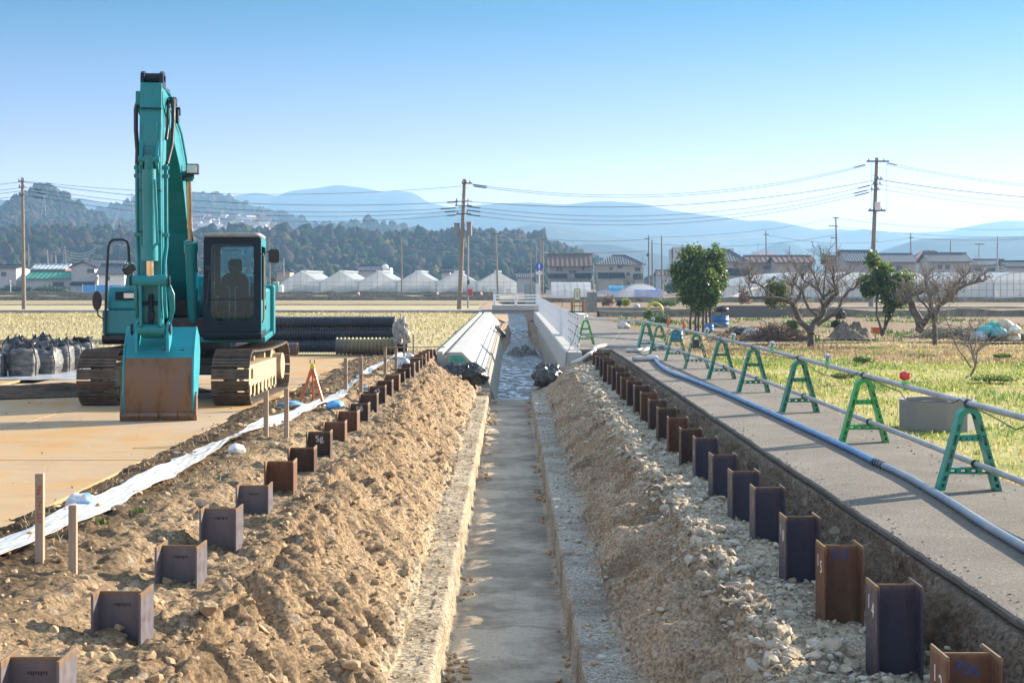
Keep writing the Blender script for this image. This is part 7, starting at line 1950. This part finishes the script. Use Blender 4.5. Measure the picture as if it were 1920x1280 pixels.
# ================================================================ GARDEN ODDS AND ENDS
M_bbar = plain("blue_barrel", C(.03, .17, .42), .4, var=.12, scale=4, dirt=C(.08, .1, .12))
def barrel(px, pyb, pyt, wpx, Y, label):
    b = W(px, pyb, Y); h = (pyb - pyt) / F * Y; r_ = wpx / 2 / F * Y; t = thing("barrel", (b.x, Y, max(b.z, -.05)), 0, label, "barrel")
    m = MB(); N = 18; prof_ = [(.92, 0), (.98, .08), (1, .3), (1.03, .33), (1, .36), (1, .64), (1.03, .67), (1, .7), (.98, .93), (.95, .98)]
    V = []
    for (q, z) in prof_:
        for k in range(N): a = 2 * math.pi * k / N; V.append((r_ * q * math.cos(a), r_ * q * math.sin(a), h * z))
    m.add(V, [(i * N + k, i * N + (k + 1) % N, (i + 1) * N + (k + 1) % N, (i + 1) * N + k) for i in range(len(prof_) - 1) for k in range(N)]); m.face(*[(r_ * .92 * math.cos(2 * math.pi * k / N), r_ * .92 * math.sin(2 * math.pi * k / N), h * .86) for k in range(N)])
    m.build("drum", M_bbar, t, smooth=40)
    m = MB(); m.tube([(r_ * .97 * math.cos(2 * math.pi * k / N), r_ * .97 * math.sin(2 * math.pi * k / N), h * .98) for k in range(N + 1)], r_ * .05, 6); m.build("rim", M_bbar, t)
    return t
barrel(1350, 614, 592, 33, 60, "large blue drum right of the round evergreen tree trunk")
barrel(1329, 622, 607, 18, 57.5, "small blue drum at the foot of the round evergreen tree")
barrel(1269, 640, 620, 24, 48.5, "blue drum seen through the arches of the far barricades")
lump("bag", (W(1352, 588, 60).x, 60, 1.02 - .25), (.32, .25, .16), M_blk, 81, "black plastic crumpled on top of the large blue drum", "plastic bag")
lump("bag", (W(1358, 588, 60.3).x, 60.4, .78), (.12, .1, .12), M_gb, 82, "bright green scrap on top of the large blue drum", "plastic scrap")
o = heap("dirt_mound", W(1595, 620, 52).x, 52, .85, .7, .62, 0, plain("mound_earth", C(.16, .12, .085), .95, var=.4, scale=6, bump=.7, bscale=20), 3); tag(o, "rounded grey brown dirt mound behind the pruned bare tree", "dirt mound")
# brush pile
def sticks(name, cx, cy, rx, ry, h, num, L, seed, mat, label, cat):
    r = random.Random(seed); m = MB()
    for _ in range(num):
        a = r.uniform(0, 6.28); q = r.random() ** .6; x = cx + rx * q * math.cos(a); y = cy + ry * q * math.sin(a); z = h * (1 - q * q) * r.random()
        d = Vector((r.uniform(-1, 1), r.uniform(-1, 1), r.uniform(-.35, .5))).normalized() * L * r.uniform(.4, 1.2); p = Vector((x, y, z + .04)); e = p + d; e.z = max(e.z, .01)
        mid = (p + e) / 2 + Vector((r.uniform(-.1, .1), r.uniform(-.1, .1), .06)); m.tube([p, mid, e], [.012, .010, .006], 4)
    o = m.build(name, mat); return tag(o, label, cat)
sticks("brush_pile", W(1455, 632, 48).x, 48, 1.15, .7, .50, 620, .55, 3, plain("dry_brush", C(.13, .085, .062), .95, var=.4, scale=8), "tangled brown brush pile in front of the wide pruned tree", "brush pile")
sticks("dead_stalks", W(1365, 640, 47).x, 47.5, .6, .4, .5, 90, .6, 5, plain("dry_stalk", C(.24, .17, .10), .95, var=.3, scale=8), "dry stalks standing between the blue drums and the brush pile", "dead stalks")
sticks("branch_heap", W(1785, 628, 50).x, 50, 1.5, .6, .35, 260, .7, 6, plain("grey_branches", C(.17, .14, .115), .95, var=.4, scale=8), "heap of grey cut branches and boards behind the smooth bare tree", "branch heap")
cols_ = [(1861, 612, C(.03, .40, .26), "green plastic bag on top of the rubbish heap"), (1848, 618, C(.07, .45, .50), "turquoise plastic bag at the left of the rubbish heap"), (1872, 622, C(.10, .42, .48), "turquoise and white bag in front of the green bag"), (1884, 608, C(.55, .45, .33), "tan sack at the right of the green bag"), (1898, 618, C(.58, .55, .48), "cream sack at the right end of the rubbish heap"), (1835, 630, C(.35, .38, .44), "grey plastic sheet at the left foot of the rubbish heap"), (1897, 630, C(.62, .60, .56), "pale crumpled bag in front of the rubbish heap")]
for i, (px, py, c_, lab) in enumerate(cols_):
    b = W(px, py, 48.5 - .2 * (i % 3)); lump("rubbish_bag", (b.x, b.y, max(b.z - .14, .0)), (.24, .2, .18), plain("bag_colour", c_, .45, var=.25, scale=9), 90 + i, lab, "bag", "bags on the rubbish heap", ridge_=.25)
m = MB(); b = W(1850, 640, 49.2); m.box((b.x + .4, 49.2, .12), (2.4, .9, .26), rz=.1); o = m.build("board_stack", plain("old_boards", C(.14, .115, .09), .9, var=.4, scale=5, bump=.4)); tag(o, "flat stack of weathered boards under the rubbish bags", "boards")
b = W(1645, 617, 56); m = MB(); m.box((b.x, 56, .12), (.42, .3, .22)); m.box((b.x, 56, .24), (.46, .34, .03)); o = m.build("crate", M_or, bevel=.02); tag(o, "orange plastic crate behind the small leafy tree", "crate")
b = W(1446, 612, 53); lump("plastic_bucket", (b.x, 53, .1), (.14, .14, .2), plain("red_plastic", C(.35, .06, .04), .5), 99, "dull red plastic tub behind the brush pile", "tub")
lump("white_sack", (W(1410, 622, 52).x, 52, .0), (.30, .2, .2), M_sheet, 100, "white plastic sack crumpled left of the dull red tub", "sack", ridge_=.3)
lump("dark_sack", (W(1390, 625, 54).x, 54, .0), (.5, .3, .2), M_blk, 101, "black sheeting crumpled right of the blue drums", "sheeting", ridge_=.3)
b = W(1571, 583, 46); lump("black_bag", (b.x, 45.6, .84), (.14, .12, .20), M_blk, 102, "black rag tied in the right limb of the wide pruned tree", "rag", ridge_=.35)
# concrete basin in the grass
bs = thing("concrete_basin", (0, 0, 0), 0, "weathered grey concrete basin sunk in the grass behind the nearest barricade", "basin")
g0 = G(1717, 797); pts_ = [(g0.x, g0.y), (g0.x + .40, g0.y - .14), (g0.x + .70, g0.y - .08), (g0.x + .92, g0.y + .20), (g0.x + .95, g0.y + .52), (g0.x + .70, g0.y + .80), (g0.x + .30, g0.y + .86), (g0.x - .02, g0.y + .68), (g0.x - .14, g0.y + .34)]
ctr = Vector((sum(p[0] for p in pts_) / 9, sum(p[1] for p in pts_) / 9)); inn_ = [tuple(ctr + (Vector(p) - ctr) * .86) for p in pts_]
m = MB(); ringwall(m, pts_, inn_, lambda u, v, t: Vector((u, v, t)), -.2, .34); m.build("wall", M_concs, bs, bevel=.012)
m = MB(); m.face(*[(p[0], p[1], .05) for p in inn_]); m.build("floor", M_humus, bs)
# low terrace wall
tw_ = thing("terrace_wall", (0, 0, 0), 0, "low dark concrete retaining wall along the garden terrace", "wall")
a = W(1122, 587, 92); b = W(1290, 590, 88)
m = MB(); m.bar((a.x, 92, .18), (b.x - 1, 88, .22), .46, .3); m.build("wall", M_concs, tw_)
a = W(1352, 590, 86); b = W(1490, 590, 86)
m = MB(); m.bb(a.x, b.x, 86, 86.3, -.1, .62); o = m.build("retaining_wall", concrete("stained_block", C(.22, .185, .16), .8, .8)); tag(o, "stained block retaining wall left of the wide pruned tree", "wall")
t = thing("hoop", (W(1228, 590, 84).x, 84, 0), 0, "yellow ribbed hose hoop standing beside the terrace wall", "hoop")
m = MB(); m.tube([(-.42 * math.cos(a), 0, .35 + .45 * math.sin(a)) if 0 <= a <= math.pi else (0, 0, 0) for a in np.linspace(0, math.pi, 14)], .09, 8); m.build("hose", plain("yellow_hose", C(.48, .42, .06), .5), t, smooth=60)
b = W(1239, 655, 46)
lump("white_bag", (W(1170, 620, 62).x, 62, 0), (.22, .16, .17), M_sheet, 103, "white bag lying at the grass edge of the far path", "bag", ridge_=.25)
lump("white_bag", (W(1193, 573, 105).x, 105, .15), (.22, .18, .2), M_sheet, 104, "white covered bundle right of the yellow flowering bush", "bundle", ridge_=.2)
# signs and barriers at the end of the path
Yq = 93.
b = W(1110, 587, Yq); t = thing("sign_board", (b.x, Yq, 0), 0, "back of a grey metal site sign board on a wooden frame", "sign")
m = MB(); m.bb(-.26, .26, -.03, 0, .05, 1.38); m.build("panel", plain("grey_sheet_metal", C(.17, .18, .17), .55, var=.12), t)
for x in (-.30, .30): m = MB(); m.bb(x - .03, x + .03, .002, .07, -.02, 1.40); m.build("leg", M_wood2, t)
m = MB(); m.bb(-.26, .26, -.045, -.031, .68, .72); m.build("batten", M_wfr, t)
b = W(1082, 582, 97); t = thing("sign_board", (b.x, 97, 0), 0, "tall narrow white notice in a green frame between orange posts", "sign")
m = MB(); m.bb(-.16, .16, -.02, 0, .85, 1.55); m.build("panel", plain("notice_paint", C(.58, .56, .48), .6, var=.1), t)
m = MB(); m.bb(-.03, .03, -.028, -.021, .98, 1.42); m.build("red_lettering", plain("red_letter", C(.5, .08, .06), .6), t)
for x in (-.19, .19): m = MB(); m.bb(x - .03, x + .03, -.03, .01, 0, 1.58); m.build("frame_leg", M_gb, t)
m = MB(); m.bb(-.16, .16, -.03, .01, 1.551, 1.60); m.build("frame_rail", M_gb, t)
for (px, lab) in ((1072.5, "orange brown post left of the white notice"), (1093, "orange brown post right of the white notice")):
    b = W(px, 580, 96); t = thing("barrier_post", (b.x, 96, 0), 0, lab, "post")
    m = MB(); m.bb(-.09, .09, -.05, .05, 0, .86); m.build("post", plain("rusty_orange", C(.36, .12, .06), .6, var=.2), t, bevel=.02)
    m = MB(); m.bb(-.20, .20, -.15, .15, 0, .06); m.build("foot", M_hw, t)
b = W(1083, 575, 96); m = MB(); m.bb(b.x - .36, b.x + .36, 95.95, 96.0, .40, .46); o = m.build("barrier_bar", M_stR); tag(o, "rusty bar linking the two orange brown posts", "bar")
b = W(1044, 572, 120); t = thing("wooden_barrier", (b.x, 120, 0), 0, "brown wooden trestle barrier across the far end of the path", "barrier")
m = MB(); m.bb(-.55, .55, -.05, .05, .48, .66); m.build("plank", plain("brown_plank", C(.16, .085, .055), .7), t)
for x in (-.45, .45):
    m = MB(); m.bar((x, -.2, 0), (x, 0, .6), .08, .05); m.bar((x, .2, 0), (x, .02, .6), .08, .05); m.build("leg", M_stR, t)
m = MB(); p0 = W(1083, 588, 88); m.bb(p0.x - .0, p0.x + .62, 86, 93, .0, .05); o = m.build("concrete_slab", M_conc, bevel=.01); tag(o, "white concrete slab lying on the path before the grey sign board", "slab")
b = W(1098, 580, 98); m = MB(); m.bb(b.x - .1, b.x + .1, 98, 98.1, 0, .85); o = m.build("grey_post", M_wfr, bevel=.02); tag(o, "short grey post left of the grey sign board", "post")
# cabinet and blue round sign by the bridge
b = W(994, 570, 103.5); t = thing("control_cabinet", (b.x, 103.5, .0), 0, "grey gate control cabinet with green edging standing behind the bridge", "cabinet")
m = MB(); m.bb(-.40, .36, 0, .5, .35, 1.95); m.build("body", plain("cabinet_grey", C(.25, .28, .28), .5, var=.08), t, bevel=.02)
for x in (-.40, -.02, .34): m = MB(); m.bb(x, x + .03, -.02, -.002, .35, 1.95); m.build("edging", M_gd, t)
m = MB(); m.bb(.38, .75, .02, .45, .35, 1.95); m.build("side_box", M_wwhite, t)
for x in (-.3, .3): m = MB(); m.bb(x - .04, x + .04, .1, .3, -.1, .349); m.build("leg", M_hw, t)
b = W(1011, 560, 108); t = thing("road_sign", (b.x, 108, 0), 0, "round blue traffic sign on a white post beyond the bridge", "road sign")
h = (562 - 499) / F * 108
zc = CZ - (499.5 - HY) / F * 108
m = MB(); m.cyl((0, 0, -.1), (0, 0, zc + .2), .045, n=10); m.build("post", M_white, t)
m = MB(); m.cyl((0, -.06, zc), (0, -.045, zc), .30, n=28); dsk = m.build("disc", plain("sign_blue", C(.015, .11, .45), .4, var=.05), t)
m = MB(); m.bb(-.05, .05, -.066, -.061, zc - .02, zc + .12); m.cyl((0, -.066, zc + .17), (0, -.061, zc + .17), .04, n=10); m.bb(-.05, -.012, -.066, -.061, zc - .18, zc - .021); m.bb(.012, .05, -.066, -.061, zc - .18, zc - .021); m.build("white_symbol", M_white, dsk)
m = MB(); m.bb(-.26, .26, -.06, -.045, zc - .62, zc - .40); m.build("plate", M_wwhite, t)
b = W(15 + 0, 545, 250); 
b = W(20, 548, 245); t = thing("road_sign", (b.x, 245, 0), 0, "small round red rimmed traffic sign at the far left roadside", "road sign")
m = MB(); m.cyl((0, 0, 0), (0, 0, 2.6), .05, n=8); m.build("post", M_white, t)
m = MB(); m.cyl((0, -.08, 2.3), (0, -.06, 2.3), .32, n=20); m.build("disc", plain("sign_red", C(.4, .04, .04), .5), t)
m = MB(); m.cyl((0, -.09, 2.3), (0, -.081, 2.3), .23, n=20); m.build("face", M_white, t)
# small red cones and markers in the far field
for (px, lab) in ((820, "small red and white marker post left of the transformer pole"), (902, "small red and white marker cone right of the slim steel post"), (672, "red marker box in front of the third greenhouse")):
    b = W(px, 556, 205); t = thing("marker", (b.x, 205, 0), 0, lab, "marker"); m = MB(); m.cyl((0, 0, 0), (0, 0, .8), .28, .06, 12); m.build("cone", plain("red_cone", C(.5, .06, .04), .5), t)
    m = MB(); m.cyl((0, 0, .42), (0, 0, .58), .172, .132, 12); m.build("white_band", M_white, t)

# ================================================================ GRASS
def blades(name, P, Hh, lean, width, mat, seed):
    r = np.random.RandomState(seed); N = len(P); a = r.rand(N) * 6.283
    u = np.stack([np.cos(a), np.sin(a), np.zeros(N)], -1); l = np.stack([np.cos(a + 1.57), np.sin(a + 1.57), np.zeros(N)], -1)
    le = (lean * r.rand(N))[:, None] * Hh[:, None]
    w_ = width[:, None]; z = np.array([0, 0, 1.])
    b0 = P - u * w_; b1 = P + u * w_; m0 = P + l * le * .35 + z * Hh[:, None] * .6 + u * w_ * .7; m1 = P + l * le * .35 + z * Hh[:, None] * .6 - u * w_ * .7; t_ = P + l * le + z * (Hh * r.uniform(.75, 1., N))[:, None]
    V = np.stack([b0, b1, m0, t_, m1], 1).reshape(-1, 3); i = np.arange(N)[:, None] * 5
    f = np.concatenate([i + np.array([[0, 1, 2, 4]]), np.concatenate([i + 4, i + 2, i + 3, i + 3], 1)])
    tri = np.concatenate([i + np.array([[0, 1, 2]]), i + np.array([[0, 2, 4]]), i + np.array([[4, 2, 3]])])
    o = np_mesh(name, V, tri, mat); return tag(o, kind='stuff')
M_gr = leafmat("lawn_grass", C(.14, .20, .035), C(.29, .32, .065), C(.52, .44, .19), .5)
M_st = leafmat("dry_grass", C(.36, .26, .13), C(.52, .40, .21), C(.66, .55, .33), .45)
r = np.random.RandomState(20)
def grass_field(num, x0, x1, y0, y1, seed, dens, power=1.0):
    x = x0 + (x1 - x0) * r.rand(num); y = y0 + (y1 - y0) * r.rand(num) ** power
    k = dens(x, y) > r.rand(num); return x[k], y[k]
den = lambda x, y: np.clip(.62 + .55 * fbm(x * .9, y * .6, 3, 5), 0.05, 1)
lim = lambda x, y: x < (y * .375 + 1.2)
def make(num, x0, x1, y0, y1, name, mat, h0, h1, wd, seed, dens, power=1., lean=.9, zz=GZ):
    x, y = grass_field(num, x0, x1, y0, y1, seed, dens, power); k = lim(x, y); x, y = x[k], y[k]
    hs = (h0 + (h1 - h0) * r.rand(len(x)) ** 1.6) * (1 + .35 * fbm(x * .7, y * .7, 2, seed))
    blades(name, np.stack([x, y, np.full(len(x), zz)], -1), np.clip(hs, .02, 1), lean, wd * (.6 + .8 * r.rand(len(x))) * (1 + .03 * y), mat, seed)
edge = lambda x, y: (x > 5.0 + .0065 * y)
make(120000, 5.0, 19, 12, 46, "grass", M_gr, .02, .085, .006, 3, lambda x, y: den(x, y) * edge(x, y) * np.where(y > 38, .5, 1.), .9)
make(70000, 5.0, 19, 12, 46, "green_grass", leafmat("green_grass", C(.07, .14, .025), C(.14, .23, .04), C(.28, .34, .07), .5), .025, .11, .007, 13, lambda x, y: np.clip(1.9 * (fbm(x * .55 + 4, y * .4, 3, 75) - .12), 0, 1) * edge(x, y), .9)
make(60000, 5.0, 22, 12, 58, "dry_grass", M_st, .02, .09, .006, 4, lambda x, y: np.clip(.35 + .7 * fbm(x * .5 + 9, y * .6, 3, 15) + np.where((y > 36) & (y < 48), .5, 0), 0, 1) * edge(x, y), .9)
make(42000, 5.3, 22, 35, 47, "reddish_dry_grass", leafmat("reddish_grass", C(.24, .15, .09), C(.36, .24, .15), C(.48, .35, .22), .4), .04, .16, .007, 16, lambda x, y: np.clip(.75 + .7 * fbm(x * .5, y * .6, 2, 85) - np.abs(y - 41.5) / 7, 0, 1) * edge(x, y))
make(9000, 4.9, 5.4, 10, 42, "edge_grass", M_st, .03, .12, .006, 6, lambda x, y: .9 + 0 * x, .9, 1.2)
make(40000, 5.3, 26, 46, 86, "garden_weeds", M_lg, .05, .22, .010, 7, lambda x, y: np.clip(-.12 + .9 * fbm(x * .6, y * .35, 3, 25), 0, 1) * edge(x, y), .9)
lim = lambda x, y: x > -(y * .375 + 1.)
make(90000, -38, -2.3, 43, 97, "stubble", leafmat("straw_stubble", C(.36, .29, .15), C(.50, .42, .24), C(.62, .55, .34), .4), .05, .15, .010, 8, lambda x, y: np.clip(.5 + .4 * fbm(x * .5, y * .4, 3, 35), .1, 1), .8)
make(24000, -34, -2.3, 43, 97, "field_grass", M_gr, .05, .16, .010, 9, lambda x, y: np.clip(-.05 + .7 * fbm(x * .25, y * .25, 3, 45), 0, 1), .8)
lim = lambda x, y: np.ones_like(x, bool)
x = -4.15 + 1.9 * r.rand(2600); y = 7 + 33 * r.rand(2600) ** 1.5
k = fbm(x * 2, y * .9, 3, 65) > .12; x, y = x[k], y[k]
z = np.array([ground_z(a, b) for a, b in zip(x, y)])
blades("dead_straw", np.stack([x, y, z + .004], -1), .035 + .06 * r.rand(len(x)), 2.4, .0022 * (1 + .05 * y), M_st, 11)
for i, (px, py, lab) in enumerate(((262, 968, "small pale green weed right of the short wooden stake"), (190, 985, "small flat green weed beside the short wooden stake"))):
    p = G(px, py); N = 60; a = r.rand(N) * 6.28; q = .07 * r.rand(N)
    blades("weed", np.stack([p.x + q * np.cos(a), p.y + q * np.sin(a), np.full(N, ground_z(p.x, p.y))], -1), .03 + .05 * r.rand(N), 1.2, np.full(N, .004), M_lg, 12 + i)
    bpy.context.scene.collection.objects[-1]
    o = [q for q in bpy.data.objects if q.name.startswith("weed")][-1]; del o['kind']; tag(o, lab, "weed")

# ================================================================ HAZE
n = NT("air_haze")
pv = n.n('ShaderNodeVolumePrincipled')
pv.inputs['Color'].default_value = (.355, .625, .96, 1)
pv.inputs['Density'].default_value = .00037
pv.inputs['Density Attribute'].default_value = ""
pv.inputs['Temperature Attribute'].default_value = ""
pv.inputs['Anisotropy'].default_value = .25
n.t.links.new(pv.outputs[0], n.out.inputs['Volume'])
n.m.cycles.homogeneous_volume = True
m = MB(); m.bb(-5400, 5400, -300, 7600, -3.2, 222)
o = m.build("haze", n.m); tag(o, kind='stuff')
o.display_type = 'WIRE'
